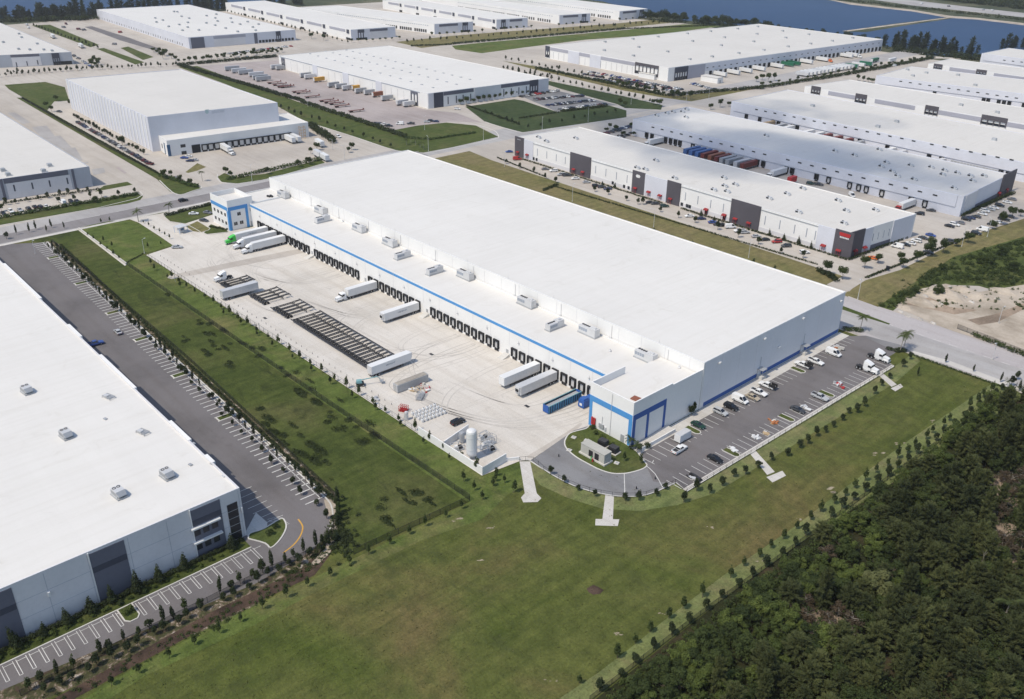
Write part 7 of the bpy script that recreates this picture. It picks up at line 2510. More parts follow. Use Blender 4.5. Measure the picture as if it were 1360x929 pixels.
for i in range(len(_isle)):
    t = (_isle[i] + 0.5) / _nb
    q = LLOT[0].lerp(LLOT[1], t)
    m = MB()
    m.hull([(q.x - 1.4, q.y - 5.2, 0.07), (q.x + 1.4, q.y - 5.2, 0.07), (q.x + 1.4, q.y - 0.3, 0.07), (q.x - 1.4, q.y - 0.3, 0.07)], [(q.x - 1.3, q.y - 5.1, 0.2), (q.x + 1.3, q.y - 5.1, 0.2), (q.x + 1.3, q.y - 0.3, 0.2), (q.x - 1.3, q.y - 0.3, 0.2)], "kerb concrete")
    m.face([(q.x - 1.0, q.y - 4.8, 0.215), (q.x + 1.0, q.y - 4.8, 0.215), (q.x + 1.0, q.y - 0.6, 0.215), (q.x - 1.0, q.y - 0.6, 0.215)], "lawn grass")
    tag(m.build("kerbed_island"), kind="structure")
    YOUNGD[i % 2].stamp((q.x, q.y - 1.6, 0.2), i, f"{ordw(i + 1)} small tree on a kerbed island in the striped bays, from the street", "island trees in the striped car park", None, 1.1)
# kerbed island in the front bays and the entrance corner lawn
for x0, x1, y0, y1 in ((-167.3, -162.0, 37.8, 41.0),):
    m = MB()
    ribbon(m, [W(x0, y0), W(x1 - 1, y0), W(x1, y0 + 0.8), W(x1, y1 - 0.8), W(x1 - 1, y1), W(x0, y1)], 0.3, 0.03, 0.18, "kerb concrete")
    m.face([(x0, y0, 0.1), (x1 - 0.9, y0, 0.1), (x1 - 0.1, y0 + 0.8, 0.1), (x1 - 0.1, y1 - 0.8, 0.1), (x1 - 0.9, y1, 0.1), (x0, y1, 0.1)], "lawn grass")
    tag(m.build("kerbed_island"), kind="structure")
    BUSH[1].stamp((x0 + 2.2, (y0 + y1) / 2, 0.1), 0, "bright bush on the kerbed island in the front bays", None, None, 1.2)
q_ = [P(p) for p in smooth([(330, 716), (352, 722), (360, 728), (372, 717), (380, 702), (378, 692), (372, 690), (350, 703), (332, 709), (330, 716)], 3)][:-1]
sheet("entrance_corner_grass", [Vector((p.x, p.y)) for p in q_], "lawn grass", 8)
m = MB()
ribbon(m, q_, 0.35, 0.02, 0.16, "kerb concrete", True)
tag(m.build("entrance_corner_kerb"), kind="structure")
sheet("entrance_paving", [(326, 707), (340, 681), (355, 694), (355, 701), (331, 717)], "walk concrete", 7)
for k, (px, s) in enumerate((((358, 712), 1.0), ((366, 703), 0.8))):
    BUSH[0].stamp((P(px).x, P(px).y, 0.12), 0, "bush on the kerbed corner lawn at the glazed entrance", "bushes on the entrance corner", None, s)
# planted bays in the east car park
for k, (px, L_) in enumerate((((920.5, 572), 5.0), ((1060, 492), 5.0), ((972, 602), -5.0), ((1098, 524), -5.0), ((1045, 556), -5.0))):
    q = P(px)
    x0, x1 = (q.x - 2.5, q.x + 2.5)
    m = MB()
    ribbon(m, [W(x0, q.y - 1.1), W(x1 - 0.8, q.y - 1.1), W(x1, q.y - 0.4), W(x1, q.y + 0.4), W(x1 - 0.8, q.y + 1.1), W(x0, q.y + 1.1)], 0.28, 0.08, 0.24, "kerb concrete")
    m.face([(x0, q.y - 1.0, 0.18), (x1 - 0.8, q.y - 1.0, 0.18), (x1 - 0.1, q.y - 0.4, 0.18), (x1 - 0.1, q.y + 0.4, 0.18), (x1 - 0.8, q.y + 1.0, 0.18), (x0, q.y + 1.0, 0.18)], "lawn grass")
    tag(m.build("planted_bay"), kind="structure")
# palms
for px, i, s, lab in (((225, 285), 1, 1.15, "palm at the office entrance drive, beside the boulevard"), ((184, 295), 1, 1.25, "palm on the corner of the bright entrance lawn"), ((1195, 468), 0, 1.0, "taller palm by the road entrance hedge"), ((1200, 463), 0, 0.95, "second palm leaning by the road entrance hedge"),
                      ((1142, 440), 0, 0.9, "palm at the road corner of the long warehouse"), ((836, 596), 1, 0.8, "small palm at the annex corner"), ((846, 602), 1, 0.7, "stubby palm beside the annex path"), ((269, 241), 0, 0.8, "palm at the cold store drive mouth")):
    PALM[i].stamp((P(px).x, P(px).y, 0.1), s * 7, lab, None, None, s)
for k, px in enumerate(((787, 571), (800, 583), (829, 613), (851, 616), (790, 577), (812, 592))):
    (BUSH + YOUNG)[k % 4].stamp((P(px).x, P(px).y, 0.12), k, f"{ordw(k + 1)} small plant on the generator island, from the yard side", "plants on the generator island", None, 0.9)
plant_row(YOUNGD, [(921, 548), (918, 553)], "by the east wall's corner trim", "plants by the east wall", "small upright tree", "the hall", 0.8, 1.1)
plant_row(YOUNG, [(117, 314), (125, 319), (134, 327), (143, 333), (151, 340), (159, 345), (138, 322), (149, 329)], "along the pale flume wall", "young trees by the flume wall", "small young tree", "the street", 0.6, 0.8)
plant_row(YOUNG, [(191, 297), (198, 301), (205, 306), (212, 310), (219, 314), (226, 318), (135, 297), (146, 295), (197, 330), (214, 326)], "round the bright entrance lawn", "young trees on the entrance lawn", "small young tree", "the palm", 0.55, 0.75)
plant_row(SLIM, [(22, 312), (39, 309), (48, 306), (62, 308), (69, 303), (86, 304)], "on the boulevard pavement by the left car park", "pavement trees", "slender tree", "the photograph's edge", 0.8, 1.1)
plant_row(YOUNGD, [(9, 318)], "at the corner of the striped car park", "corner tree", "round dark tree", "the street", 1.2, 1.2)
# roadside and far rows
plant_row(STREET, [(1097, 366), (1119, 372), (1148, 357), (1166, 350), (1199, 356), (1217, 349), (1232, 341), (1252, 337), (1270, 328), (1284, 323), (1318, 305), (1330, 299), (1343, 291), (1355, 288), (1195, 349), (1236, 333)], "on the boundary lawn opposite the corner-sign wall", "boundary trees", "round street tree", "the driveway", 0.75, 1.15)
plant_row(YOUNGD, [(672, 218), (690, 224), (709, 230), (724, 238), (738, 243), (790, 255), (808, 259), (832, 267), (847, 272), (854, 272), (877, 282), (901, 290), (923, 296), (953, 306), (980, 316), (1007, 325), (1037, 337), (1066, 343)], "between hedge and bays below the red awnings", "trees below the red awnings", "round dark tree", "the street end", 0.9, 1.3)
plant_row(YOUNG, along((735, 270), (1060, 372), 14, 0.8, 0.1), "on the dry lawn behind the main roof", "young trees on the dry lawn", "small young tree", "the visitor drive", 0.8, 1.0)
plant_row(CONE, [(1022, 314), (1041, 320), (1060, 325), (1077, 331), (800, 246), (816, 250), (733, 219), (742, 222), (931, 288), (948, 294)], "against the white panels of the awning building", "conical trees at the awning building", "small conical tree", "the row's start", 0.6, 0.8)
plant_row(YOUNGD, along((99, 157), (192, 206), 28, 0.5, 0.1), "along the ribbed cold store wall", "shrubby trees at the ribbed wall", "dark shrubby tree", "the lawn end", 0.8, 1.2)
plant_row(STREET, [(62, 144), (69, 149), (75, 135), (95, 142), (163, 194)], "on the cold store's lawn corner", "trees on the cold store lawn", "bushy tree", "the lawn", 0.7, 1.0)
plant_row(STREET, [(218, 238), (228, 236), (240, 243), (252, 246), (300, 232), (306, 236), (355, 232), (397, 222), (411, 219)], "in the street corner shrub bank by the cold store", "trees in the street corner bank", "bushy tree", "the yard", 0.6, 0.9)
plant_row(YOUNGD, along((8, 273), (118, 255), 9, 0.5), "before the slit-windowed wall", "trees before the slit windows", "small tree", "the photograph's edge", 0.8, 1.2)
plant_row(YOUNGD, along((77, 270), (178, 257), 6, 1.0), "in the bays before the slate-banded warehouse", "trees in the hedged bays", "small tree", "the photograph's edge", 0.9, 1.3)
plant_row(STREET, [(2, 281), (127, 270)], "at the hedged bays' ends", "bushy trees at the hedged bays", "bushy tree", "the photograph's edge", 0.7, 0.9)
plant_row(VERGE, along((270, 110), (520, 196), 26, 1.0, 0.1), "on the slope below the trailer-lot hedge", "small trees on the slope", "small tree", "the cold store roof", 0.9, 1.3)
plant_row(PALM[1:], [(540, 193), (546, 190), (552, 193), (558, 196), (563, 199)], "in the corner planting by the junction", "palms at the junction", "small palm", "the street", 0.7, 0.9)
plant_row(STREET, along((612, 140), (700, 126), 13, 0.8), "before the banded wall of the trailer-yard warehouse", "trees at the banded wall", "round tree", "the dark corner panel", 0.7, 0.95)
plant_row(VERGE, along((645, 152), (690, 168), 6, 1.0) + along((700, 172), (820, 150), 9, 1.5), "on the dark lawns by the street", "trees on the dark lawns", "small tree", "the warehouse", 0.9, 1.3)
plant_row(VERGE, along((668, 93), (872, 139), 26, 0.8), "south of the pale drive", "trees south of the pale drive", "small tree", "the field end", 1.0, 1.5)
plant_row(VERGE, along((672, 80), (905, 128), 24, 0.8), "north of the pale drive", "trees north of the pale drive", "small tree", "the field end", 1.0, 1.5)
plant_row(STREET, along((728, 77), (888, 108), 20, 0.6), "at the foot of the mauve-banded wall", "trees at the mauve-banded wall", "round tree", "the truck end", 0.6, 0.85)
plant_row(STREET, [(892, 130), (899, 128), (908, 131), (917, 133), (876, 142), (868, 140), (944, 146), (956, 143), (968, 142), (830, 143), (823, 141), (1004, 109), (1012, 107), (1020, 109), (1028, 108)], "by the crossroads", "trees by the crossroads", "bushy tree", "the drive", 0.8, 1.2)
plant_row(STREET, [(810, 172), (818, 175), (806, 176), (828, 182), (842, 182), (838, 171)], "in the shaded bays at the dock court's end", "trees in the shaded bays", "dark bushy tree", "the street", 0.7, 1.0)
plant_row(STREET, [(1139, 108), (1146, 109), (1153, 110), (1158, 111), (1294, 78), (1300, 80)], "between the roofs along the street", "trees between the roofs", "bushy tree", "the crossroads", 0.7, 1.0)
plant_row(STREET, along((468, 57), (530, 53), 8, 1.0) + along((575, 49), (640, 44), 8, 1.0) + along((660, 42), (705, 38), 6, 1.0) + along((742, 36), (790, 31), 6, 1.0) + along((822, 29), (860, 25), 5, 1.0), "in front of the bluish shed ends", "trees before the shed ends", "small tree", "the bend", 0.6, 0.9)
plant_row(VERGE, along((303, 17), (462, 58), 30, 0.8), "along the slender shed's portal wall", "trees at the portal wall", "small tree", "the lake", 1.0, 1.5)
plant_row(VERGE, along((540, 58), (900, 30), 40, 3.0), "on the far verge before the white sheds", "trees on the far verge", "small tree", "the bend", 1.0, 1.7)
plant_row(STREET, along((245, 84), (368, 72), 18, 1.5), "before the lakeside warehouse's car bays", "trees before the lakeside warehouse", "small tree", "the drive", 0.6, 1.0)
plant_row(STREET, [(414, 52), (430, 54), (125, 84), (131, 86), (122, 88), (213, 72), (219, 74), (217, 79)], "by the far car bays", "bushy trees at the far bays", "bushy tree", "the row's start", 0.9, 1.3)
plant_row(VERGE, along((45, 36), (130, 66), 20, 0.6), "along the far drive", "trees along the far drive", "small tree", "the lake", 1.0, 1.5)
plant_row(VERGE, along((0, 103), (110, 93), 16, 0.5), "before the far corner warehouse", "trees before the far corner warehouse", "small dark tree", "the photograph's edge", 1.0, 1.4)
plant_row(STREET, [(122, 88), (127, 90), (131, 88)], "at the far corner car bays", "trees at the far corner bays", "bushy tree", "the wall", 0.9, 1.2)
plant_row(STREET, [(413, 205), (421, 200), (463, 203), (467, 200)], "behind the parked trailers of the cold store", "trees behind the cold store trailers", "bushy tree", "the stair", 0.7, 1.0)
plant_row(SLIM, [(1255, 482), (1292, 494), (1328, 508), (1353, 519), (1218, 500)], "on the roadside pavement near the wood", "roadside trees", "slender tree", "the palms", 0.7, 1.0)
plant_row(STREET, along((255, 82), (372, 70), 22, 2.5), "among the car bays before the lakeside warehouse", "trees among the lakeside car bays", "round tree", "the drive", 0.6, 1.0)
plant_row(VERGE, along((10, 99), (235, 88), 34, 1.2), "on the street verge below the far corner warehouse", "street trees below the far warehouse", "small tree", "the photograph's edge", 0.9, 1.5)
plant_row(STREET, along((800, 113), (905, 131), 16, 1.5), "in the hedge before the big portal's car rows", "trees in the portal hedge", "bushy tree", "the field end", 0.6, 1.0)
plant_row(STREET, along((1012, 115), (1135, 97), 12, 1.5) + along((1135, 97), (1230, 79), 12, 1.5), "in the tall trailer-line hedge", "trees in the trailer-line hedge", "bushy tree", "the street end", 0.6, 0.9)
plant_row(STREET, along((40, 31), (128, 27), 14, 3.0) + along((205, 70), (240, 84), 6, 2.0), "on the far yard's edge by the lake drive", "trees on the far yard's edge", "bushy tree", "the photograph's edge", 0.7, 1.2)
plant_row(VERGE, along((690, 99), (740, 92), 8, 1.0) + along((700, 100), (770, 103), 8, 1.0), "on the field-end islands of the portal car park", "trees on the portal car park islands", "small tree", "the field end", 0.9, 1.4)
# lake shore
LP = []
for p0, p1, n in (((0, 28), (52, 27), 18), ((40, 27), (128, 25), 46), ((128, 22), (200, 14), 22), ((200, 14), (258, 10), 18), ((258, 11), (298, 15), 22), ((352, 3), (400, 8), 18)):
    LP += along(p0, p1, n, 5.0)
plant_row(LAKE, LP, "", "lake pines beyond the far warehouses", "", "", 0.5, 1.1, label="tall dark pine in the belt on the lake shore behind the white roofs")
plant_row(LAKE, along((1176, 63), (1292, 76), 48, 6.0) + along((1336, 66), (1366, 63), 12, 5.0), "", "lake pines by the trailer line", "", "", 0.4, 0.95, label="tall pine in the belt between the trailer line and the lake")
plant_row(ROUND, along((862, 26), (910, 29), 22, 7.0) + along((928, 32), (1000, 35), 26, 6.0), "", "round trees on the lake shore", "", "", 0.7, 1.2, label="rounded dark tree on the lake shore past the last white shed")
plant_row(ROUND, along((1005, 36), (1170, 58), 22, 6.0), "", "shore trees behind the huge pale roof", "", "", 0.4, 0.9, label="shore tree showing over the huge pale roof's back edge")
# far bank: one dark wooded mass beyond the highway
m = MB()
q = random.Random(5)
cl = []
a, b = P((1235, -1)), P((1375, 15))
for k in range(260):
    t = q.random()
    p = a.lerp(b, t)
    d = q.uniform(0, 90)
    cl.append(((p.x - 0.6 * d, p.y + 0.8 * d, q.uniform(2, 6)), (q.uniform(5, 9), q.uniform(5, 9), q.uniform(4, 7))))
cards(m, cl, 9000, 1.6, "dark leaves", 5)
tag(m.build("far_woods"), kind="stuff")
m = MB()
cl = []
a, b = P((1115, 1)), P((1375, 29))
for k in range(150):
    p = a.lerp(b, q.random())
    d = q.uniform(-6, 22)
    cl.append(((p.x - 0.6 * d, p.y + 0.8 * d, 1.0), (q.uniform(2, 5), q.uniform(2, 5), q.uniform(1, 2.5))))
cards(m, cl, 2500, 1.0, "dark leaves", 6)
tag(m.build("bank_undergrowth"), kind="stuff")
m = MB()
cl = []
for p0, p1, n in (((0, 30), (128, 26), 60), ((1178, 66), (1300, 80), 50), ((862, 28), (1010, 37), 40)):
    a, b = P(p0), P(p1)
    for k in range(n):
        p = a.lerp(b, q.random())
        cl.append(((p.x + q.uniform(-6, 6), p.y + q.uniform(-6, 6), 1.5), (q.uniform(3, 6), q.uniform(3, 6), q.uniform(2.5, 6))))
cards(m, cl, 9000, 0.9, "dark leaves", 8)
tag(m.build("shore_undergrowth"), kind="stuff")

# brown bare ground under the withered trees
for c_, r_ in (((1350, 655), 9), ((1345, 740), 5), ((1105, 838), 6), ((1062, 812), 4), ((1330, 700), 4)):
    p = P(c_)
    rr2 = random.Random(int(r_ * 7 + c_[0]))
    sheet("bare_wood_floor", [Vector((p.x + math.cos(a * 0.42) * r_ * rr2.uniform(0.7, 1.2), p.y + math.sin(a * 0.42) * r_ * rr2.uniform(0.7, 1.2))) for a in range(15)], "brown dirt", 4)
# --- the wood
def inwood(p, m=0.0):
    return p.x > -79.0 + m + 0.03 * (p.y - 100) * 0


q = random.Random(12)
spots = []
tries = 0
while len(spots) < 380 and tries < 60000:
    tries += 1
    u, v = q.uniform(760, 1400), q.uniform(470, 960)
    p = P((u, v))
    if p.x < -76.5 or p.y > 300:
        continue
    dmin = 2.9 if p.x > -62 else 2.2
    if all((p - s).length > dmin for s in spots):
        spots.append(p)
nf = {}
for p in spots:
    e = p.x + 78.5                       # distance inside the fence
    # brighter brush near the fence towards the near end, pines deeper in
    nearend = p.y < 185
    r = q.random()
    brown = any((p - P(c_)).length < r_ for c_, r_ in (((1350, 655), 9), ((1345, 740), 5), ((1105, 838), 6), ((1062, 812), 4), ((1330, 700), 4)))
    if (brown and r < 0.8) or q.random() < 0.03:
        DEAD[q.randrange(2)].stamp((p.x, p.y, 0), q.uniform(0, 6), "withered brown tree among the living trees of the wood", "withered trees in the wood", None, q.uniform(0.7, 1.05))
    elif e < (26 if nearend else 9) * q.uniform(0.5, 1.1) and r < 0.93:
        BROAD[q.randrange(4)].stamp((p.x, p.y, 0), q.uniform(0, 6), "bushy green broadleaf tree in the fence-side fringe of the wood", "broadleaf trees in the wood's fringe", None, q.uniform(0.42, 0.85))
    elif r < 0.24:
        BROAD[1 + 2 * q.randrange(2)].stamp((p.x, p.y, 0), q.uniform(0, 6), "broadleaf tree mixed among the dark feathery pines of the wood", "broadleaf trees among the pines", None, q.uniform(0.5, 0.85))
    else:
        if nf.get("pine", 0) < 295:
            nf["pine"] = nf.get("pine", 0) + 1
            PINE[q.randrange(4)].stamp((p.x, p.y, 0), q.uniform(0, 6), "dark grey-green feathery pine in the dense wood", "feathery pines in the wood", None, q.uniform(0.6, 1.15), q.uniform(0.55, 1.15))
p = P((1162, 795))
PALEX.stamp((p.x, p.y, 0), 0, "pale yellowish rounded tree standing out among the dark pines")
p = P((1100, 868))
GREENX.stamp((p.x, p.y, 0), 1, "vivid green rounded bush at the lower side of the brown clearing")
PALM[1].stamp((P((1330, 830)).x, P((1330, 830)).y, 0), 0.4, "shaggy palm rising between the pines", None, None, 1.5)
for k, (px, h_) in enumerate((((1112, 815), 3.5), ((1300, 760), 6.0), ((1322, 900), 5.5), ((1205, 760), 4.0), ((1270, 640), 5.0))):
    m = trunk_mb(h_, 0.11, "pale bark", k, 5, 1.0, 0.4)
    tag(m.build("bare_tree", None, (P(px).x, P(px).y, 0)), "bare pale dead trunk between the trees of the wood", "dead tree", "dead trunks in the wood")
# undergrowth and scrub as masses
m = MB()
cl = []
for k in range(2200):
    u, v = q.uniform(770, 1400), q.uniform(480, 950)
    p = P((u, v))
    if p.x < -78 or p.y > 298:
        continue
    cl.append(((p.x, p.y, 0.6 + q.random() ** 2 * 2.0), (q.uniform(0.8, 2.0), q.uniform(0.8, 2.0), q.uniform(0.6, 1.8))))
cards(m, cl, 42000, 0.24, "tree leaves", 4, 1.2, 0.5, 0.2)
tag(m.build("woodland_undergrowth"), kind="stuff")
m = MB()
cl = []
for k in range(420):
    t = q.random()
    p = P((785, 932)).lerp(P((1352, 513)), t)
    d = abs(q.gauss(0, 2.6)) + 0.6
    cl.append(((p.x + d, p.y, 0.4), (q.uniform(0.5, 1.1), q.uniform(0.5, 1.1), q.uniform(0.4, 1.0))))
cards(m, cl, 14000, 0.17, "bright leaves", 9, 1.2, 0.5, 0.2)
tag(m.build("fringe_undergrowth"), kind="stuff")
# weeds in the ditch field
m = MB()
cl = []
for k in range(900):
    u, v = q.uniform(130, 600), q.uniform(380, 735)
    p = P((u, v))
    x0, y0 = p.x, p.y
    w_ = math.sin(x0 * 0.09 + 1.3) + math.sin(y0 * 0.31 + x0 * 0.05) + math.sin(x0 * 0.031 - y0 * 0.2 + 2)
    if not (99 < y0 < 125 and -330 < x0 < -150) or w_ < 0.15 - 0.004 * (x0 + 330):
        continue
    cl.append(((x0, y0, 0.02), (q.uniform(1.0, 3.4), q.uniform(0.6, 1.8), q.uniform(0.15, 0.5))))
cards(m, cl, 30000, 0.17, "scrub leaves", 14, 1.3, 0.6, 0.1)
tag(m.build("ditch_weeds_foliage"), kind="stuff")
m = MB()
cl = []
for c_, n in (((452, 712), 36), ((450, 690), 24), ((458, 728), 24)):
    for k in range(n):
        p = P((c_[0] + q.gauss(0, 9), c_[1] + q.gauss(0, 10)))
        cl.append(((p.x, p.y, 0.3), (q.uniform(0.4, 1.0), q.uniform(0.4, 1.0), q.uniform(0.3, 0.9))))
cards(m, cl, 5000, 0.17, "dark leaves", 15, 1.2, 0.5, 0.2)
tag(m.build("bed_undergrowth"), kind="stuff")
m = MB()
cl = []
for k in range(240):
    t = q.random()
    pts_ = [P((447, 695)), P((436, 735)), P((380, 775)), P((250, 850)), P((60, 935))]
    s_ = t * 4
    i0 = min(3, int(s_))
    p = pts_[i0].lerp(pts_[i0 + 1], s_ - i0)
    cl.append(((p.x + q.uniform(-2.5, 1.5), p.y + q.uniform(-1.5, 1.5), 0.15), (q.uniform(0.25, 0.8), q.uniform(0.25, 0.8), q.uniform(0.2, 0.6))))
cards(m, cl, 7000, 0.14, "tree leaves", 19, 1.3, 0.6, 0.1)
tag(m.build("bed_foliage"), kind="stuff")
# scrub by the sand yard
m = MB()
cl = []
poly = [(1166, 406), (1203, 384), (1265, 343), (1362, 318), (1362, 375), (1320, 383), (1298, 378), (1248, 374), (1216, 392), (1190, 412)]
for k in range(1500):
    u, v = q.uniform(1160, 1366), q.uniform(312, 415)
    ins = False
    for (xa, ya), (xb, yb) in zip(poly, poly[1:] + poly[:1]):
        if (ya > v) != (yb > v) and u < (xb - xa) * (v - ya) / (yb - ya) + xa:
            ins = not ins
    if ins:
        p = P((u, v))
        cl.append(((p.x, p.y, 0.5), (q.uniform(0.5, 1.9), q.uniform(0.5, 1.9), q.uniform(0.3, 2.4) * q.random())))
cards(m, cl, 26000, 0.24, "tree leaves", 16, 1.2, 0.5, 0.2)
tag(m.build("scrub_undergrowth"), kind="stuff")
for k, (px, s) in enumerate((((1245, 393), 0.9), ((1315, 352), 1.0), ((1330, 340), 0.9), ((1345, 360), 0.9), ((1300, 350), 0.8), ((1250, 360), 0.7), ((1215, 390), 0.6))):
    BROAD[1].stamp((P(px).x, P(px).y, 0), k, f"{ordw(k + 1)} bushy tree in the scrub by the sand yard, from the bare mound", "bushy trees in the sand-yard scrub", None, s * 0.75)
m = MB()
cl = []
for k in range(110):
    p = P((q.uniform(1195, 1362), q.uniform(372, 412)))
    cl.append(((p.x, p.y, 0.3), (q.uniform(0.3, 1.1), q.uniform(0.3, 1.1), q.uniform(0.3, 1.0))))
cards(m, cl, 4000, 0.2, "tree leaves", 26, 1.2, 0.5, 0.2)
tag(m.build("mound_weeds_foliage"), kind="stuff")
# spoil heaps
for k, (px, R0, h_) in enumerate((((1255, 392), 9, 2.8), ((1222, 402), 7, 1.8), ((1300, 395), 6, 1.6), ((1278, 386), 5, 2.0), ((1335, 388), 6, 1.5), ((1204, 410), 4, 1.0), ((1240, 404), 4, 1.2))):
    m = MB()
    q2 = random.Random(k)
    N = 16
    rings = []
    for j, t in enumerate((1.0, 0.75, 0.45, 0.15)):
        rings.append([(math.cos(6.283 * i / N) * R0 * t * q2.uniform(0.85, 1.15), math.sin(6.283 * i / N) * R0 * 0.7 * t * q2.uniform(0.85, 1.15), h_ * (1 - t) * q2.uniform(0.8, 1.15) - (0.15 if j == 0 else 0)) for i in range(N)])
    for a_, b_ in zip(rings, rings[1:]):
        for i in range(N):
            jn = (i + 1) % N
            m.face([a_[i], a_[jn], b_[jn], b_[i]], "sand")
    m.face(rings[-1], "sand")
    tag(m.build("spoil_mound", None, (P(px).x, P(px).y, 0.06)), kind="structure")
for k, px in enumerate(((1206, 421), (1222, 425), (1239, 430), (1196, 415), (1268, 400), (1249, 404), (1310, 396), (1290, 402), (1229, 394), (1281, 395), (1325, 398), (1262, 382))):
    m = MB()
    m.hull([(-1.2, -0.5, 0), (1.2, -0.5, 0), (1.2, 0.5, 0), (-1.2, 0.5, 0)], [(-0.8, -0.3, 0.5), (0.9, -0.25, 0.45), (0.8, 0.3, 0.55), (-0.9, 0.2, 0.5)], "rubble")
    tag(m.build("boulder", None, (P(px).x, P(px).y, 0.06), -0.3), "pale boulder lying about the sand yard's mounds and verge", "boulder", "boulders by the sand yard")
# grass tufts give the open ground some height
m = MB()
i_ = m.mi("field tufts") if "field tufts" in MATS else None
leafmat("field tufts", (0.12, 0.13, 0.045), (0.2, 0.2, 0.085), 0.2)
i_ = m.mi("field tufts")
for k in range(9000):
    u, v = q.uniform(100, 1330), q.uniform(480, 940)
    p = P((u, v))
    if not (-153 < p.x < -82) or not (20 < p.y < 285) or (p.x < -104 and p.y > 160) or (p.x < -140 and p.y > 95):
        continue
    a = q.uniform(0, 6.28)
    s = q.uniform(0.1, 0.32)
    z = q.uniform(0.06, 0.3)
    dx, dy = math.cos(a) * s, math.sin(a) * s
    kk = len(m.v)
    m.v += [(p.x - dx, p.y - dy, 0.02), (p.x + dx, p.y + dy, 0.02), (p.x + dx * 0.4 + q.uniform(-0.1, 0.1), p.y + dy * 0.4, z), (p.x - dx * 0.5, p.y - dy * 0.5 + q.uniform(-0.1, 0.1), z * 0.8)]
    m.f.append((kk, kk + 1, kk + 2, kk + 3))
    m.m.append(i_)
tag(m.build("field_grass_tufts"), kind="stuff")

# ------------------------------------------------------------------ lamps and poles
def lamp(h, arm=1.6, double=False):
    pr = Proto("street_lamp", "lamp post")
    m = MB()
    m.bar((0, 0, 0), (0, 0, h), 0.11, "light metal", 8, 0.07)
    m.bar((0, 0, 0), (0, 0, 0.5), 0.22, "kerb concrete", 8)
    pr.part("pole", m)
    for s in ((1, -1) if double else (1,)):
        m = MB()
        m.bar((0, 0, h - 0.1), (s * arm, 0, h + 0.15), 0.05, "light metal", 5)
        pr.part("arm", m)
        m = MB()
        m.box(min(s * arm, s * (arm + 0.7)), max(s * arm, s * (arm + 0.7)), -0.2, 0.2, h + 0.1, h + 0.22, "light metal")
        pr.part("lamp_head", m)
    return pr


LMP = lamp(9.0)
LMS = lamp(6.5, 1.0)
lamps = [((192, 337), LMS, "pale lamp post on the entrance lawn's corner"), ((47, 338), LMS, "thin lamp post at the head of the ditch field"),
         ((670, 222), LMP, "lamp post on the dry lawn at the visitor bays"), ((760, 268), LMP, "lamp post on the dry lawn before the charcoal panel"), ((868, 302), LMP, "lamp post on the dry lawn below the oval sign"), ((994, 343), LMP, "lamp post on the dry lawn near the broad charcoal panel"),
         ((1139, 398), LMP, "tall lamp post by the road at the boundary lawn"), ((1277, 328), LMP, "lamp post among the boundary trees"), ((1311, 315), LMP, "second lamp post among the boundary trees, further along"),
         ((720, 173), LMP, "lamp post on the dark lawn before the street"), ((781, 162), LMP, "lamp post at the street side of the staff car park lawn"), ((642, 187), LMP, "lamp post at the small junction island"), ((569, 201), LMP, "lamp post at the junction palms"), ((458, 213), LMP, "lamp post at the main roof's far corner street"), ((442, 199), LMS, "lamp post behind the cold store trailers"),
         ((335, 242), LMP, "lamp post on the cold store hedge lawn"), ((409, 142), LMP, "lamp post at the trailer lot hedge"), ((911, 138), LMP, "lamp post at the crossroads corner"), ((941, 133), LMP, "lamp post on the hedge before the big portal's exit"), ((1042, 117), LMP, "lamp post at the trailer-line hedge, street end"), ((1128, 98), LMP, "lamp post at the trailer-line hedge, green trailers"), ((1167, 93), LMP, "lamp post at the hedge towards the lake"), ((1318, 478), LMS, "thin pole by the screened road fence"), ((1326, 430), LMS, "thin pole in the sand yard"), ((564, 173), LMP, "lamp post on the trailer lot by the parked pickups"), ((838, 139), LMP, "lamp post between verge and crossroads")]
for px, pr, lab in lamps:
    q_ = P(px)
    pr.stamp((q_.x, q_.y, 0.05), random.uniform(0, 6.28), lab, "lamp posts")
# bollard-like inlets and small signs near the yard
for k, px in enumerate(((700, 540), (573, 471), (352, 423), (320, 331), (447, 429))):
    m = MB()
    m.box(-0.9, 0.9, -0.5, 0.5, 0, 0.04, "dark steel")
    q_ = P(px)
    tag(m.build("drain_grate", None, (q_.x, q_.y, 0.045), 0.0), f"{ordw(k + 1)} dark drain grate let into the concrete yard", "drain grate", "drain grates in the yard")
for px, lab in (((345, 440), "slim grey pole standing by the yard railing"), ((233, 375), "slim grey pole at the head of the yard railing")):
    m = MB()
    m.bar((0, 0, 0), (0, 0, 3.2), 0.08, "grey metal", 6)
    m.box(-0.25, 0.25, -0.04, 0.04, 2.6, 3.2, "grey metal")
    q_ = P(px)
    tag(m.build("sign_post", None, (q_.x, q_.y, 0.04)), lab, "sign post")
for k, px in enumerate(((742, 607), (845, 650), (870, 637))):
    m = MB()
    m.bar((0, 0, 0), (0, 0, 0.8), 0.16, "dark steel", 8)
    q_ = P(px)
    tag(m.build("drive_bollard", None, (q_.x, q_.y, 0.08)), "short dark bollard on the grey loop drive", "bollard", "bollards on the loop drive")
# marker stakes on the concrete apron by the railing
SK = MB()
SK.bar((0, 0, 0), (0, 0, 0.7), 0.07, "dark steel", 5)
SKS = Single("bollard", "bollard", SK)
for k in range(52):
    q_ = P((208, 341)).lerp(P((540, 556)), k / 51)
    SKS.stamp((q_.x + 1.2, q_.y + 1.3, 0.05), 0, "short post in the line along the yard railing", "short posts along the yard railing")

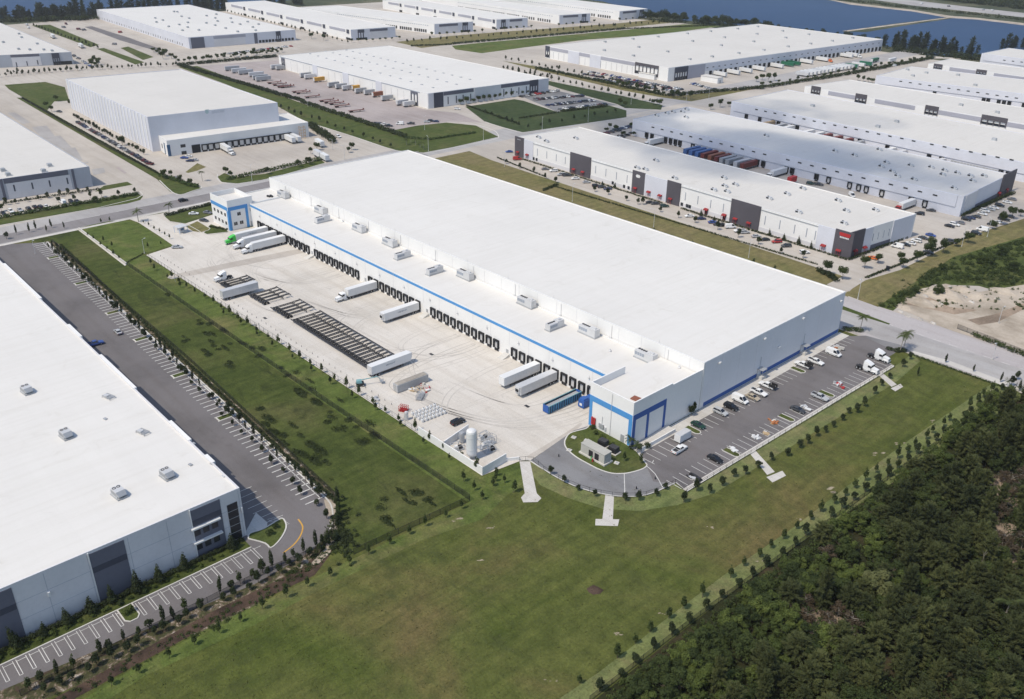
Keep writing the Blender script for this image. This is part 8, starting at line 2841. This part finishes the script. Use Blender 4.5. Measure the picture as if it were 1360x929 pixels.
# ------------------------------------------------------------------ a thin fair-weather cloud, high above, that shades the dock court
_m4, _t4, _b4 = _base("cloud vapour", 1.0, 0, 0.0)
_b4.inputs["Base Color"].default_value = (0.9, 0.9, 0.9, 1)
_b4.inputs["Alpha"].default_value = 0.12
CH_ = 900.0
off = Vector((-math.cos(SHADOW_AZ), -math.sin(SHADOW_AZ), 0)) * (CH_ / math.tan(SUN_EL))
m = MB()
q = random.Random(77)
for (cx, cy, rx, ry, n) in ((-325, 480, 95, 40, 22), (-235, 488, 75, 32, 13), (-335, 575, 60, 26, 6), (-440, 540, 60, 70, 8), (-290, 420, 60, 12, 4)):
    for k in range(n):
        a, d = q.uniform(0, 6.28), math.sqrt(q.random())
        x, y = cx + math.cos(a) * d * rx, cy + math.sin(a) * d * ry
        R0 = q.uniform(16, 34)
        c0 = Vector((x, y, 0)) + off
        rings = []
        for j in range(1, 6):
            la = -math.pi / 2 + math.pi * j / 6
            rings.append([(c0.x + R0 * math.cos(la) * math.cos(i * 0.5236) * 1.3, c0.y + R0 * math.cos(la) * math.sin(i * 0.5236), CH_ + R0 * 0.4 * math.sin(la) + (x - y) % 7) for i in range(12)])
        for r0_, r1_ in zip(rings, rings[1:]):
            for i in range(12):
                m.face([r0_[i], r0_[(i + 1) % 12], r1_[(i + 1) % 12], r1_[i]], "cloud vapour")
        m.face(rings[0][::-1], "cloud vapour")
        m.face(rings[-1], "cloud vapour")
tag(m.build("cloud"), kind="stuff")

# ------------------------------------------------------------------ the air: thin haze over the whole park
hm = bpy.data.materials.new("haze air")
hm.use_nodes = True
ht = hm.node_tree
for n_ in list(ht.nodes):
    if n_.type == 'BSDF_PRINCIPLED':
        ht.nodes.remove(n_)
pv = ht.nodes.new("ShaderNodeVolumePrincipled")
pv.inputs["Color"].default_value = (0.95, 0.94, 0.92, 1)
pv.inputs["Density"].default_value = 0.00008
pv.inputs["Anisotropy"].default_value = 0.3
ht.links.new(pv.outputs[0], [n_ for n_ in ht.nodes if n_.type == 'OUTPUT_MATERIAL'][0].inputs["Volume"])
MATS["haze air"] = hm
m = MB()
m.box(-9100, 6100, -3100, 12100, -1.0, 150.0, "haze air")
tag(m.build("haze"), kind="stuff")
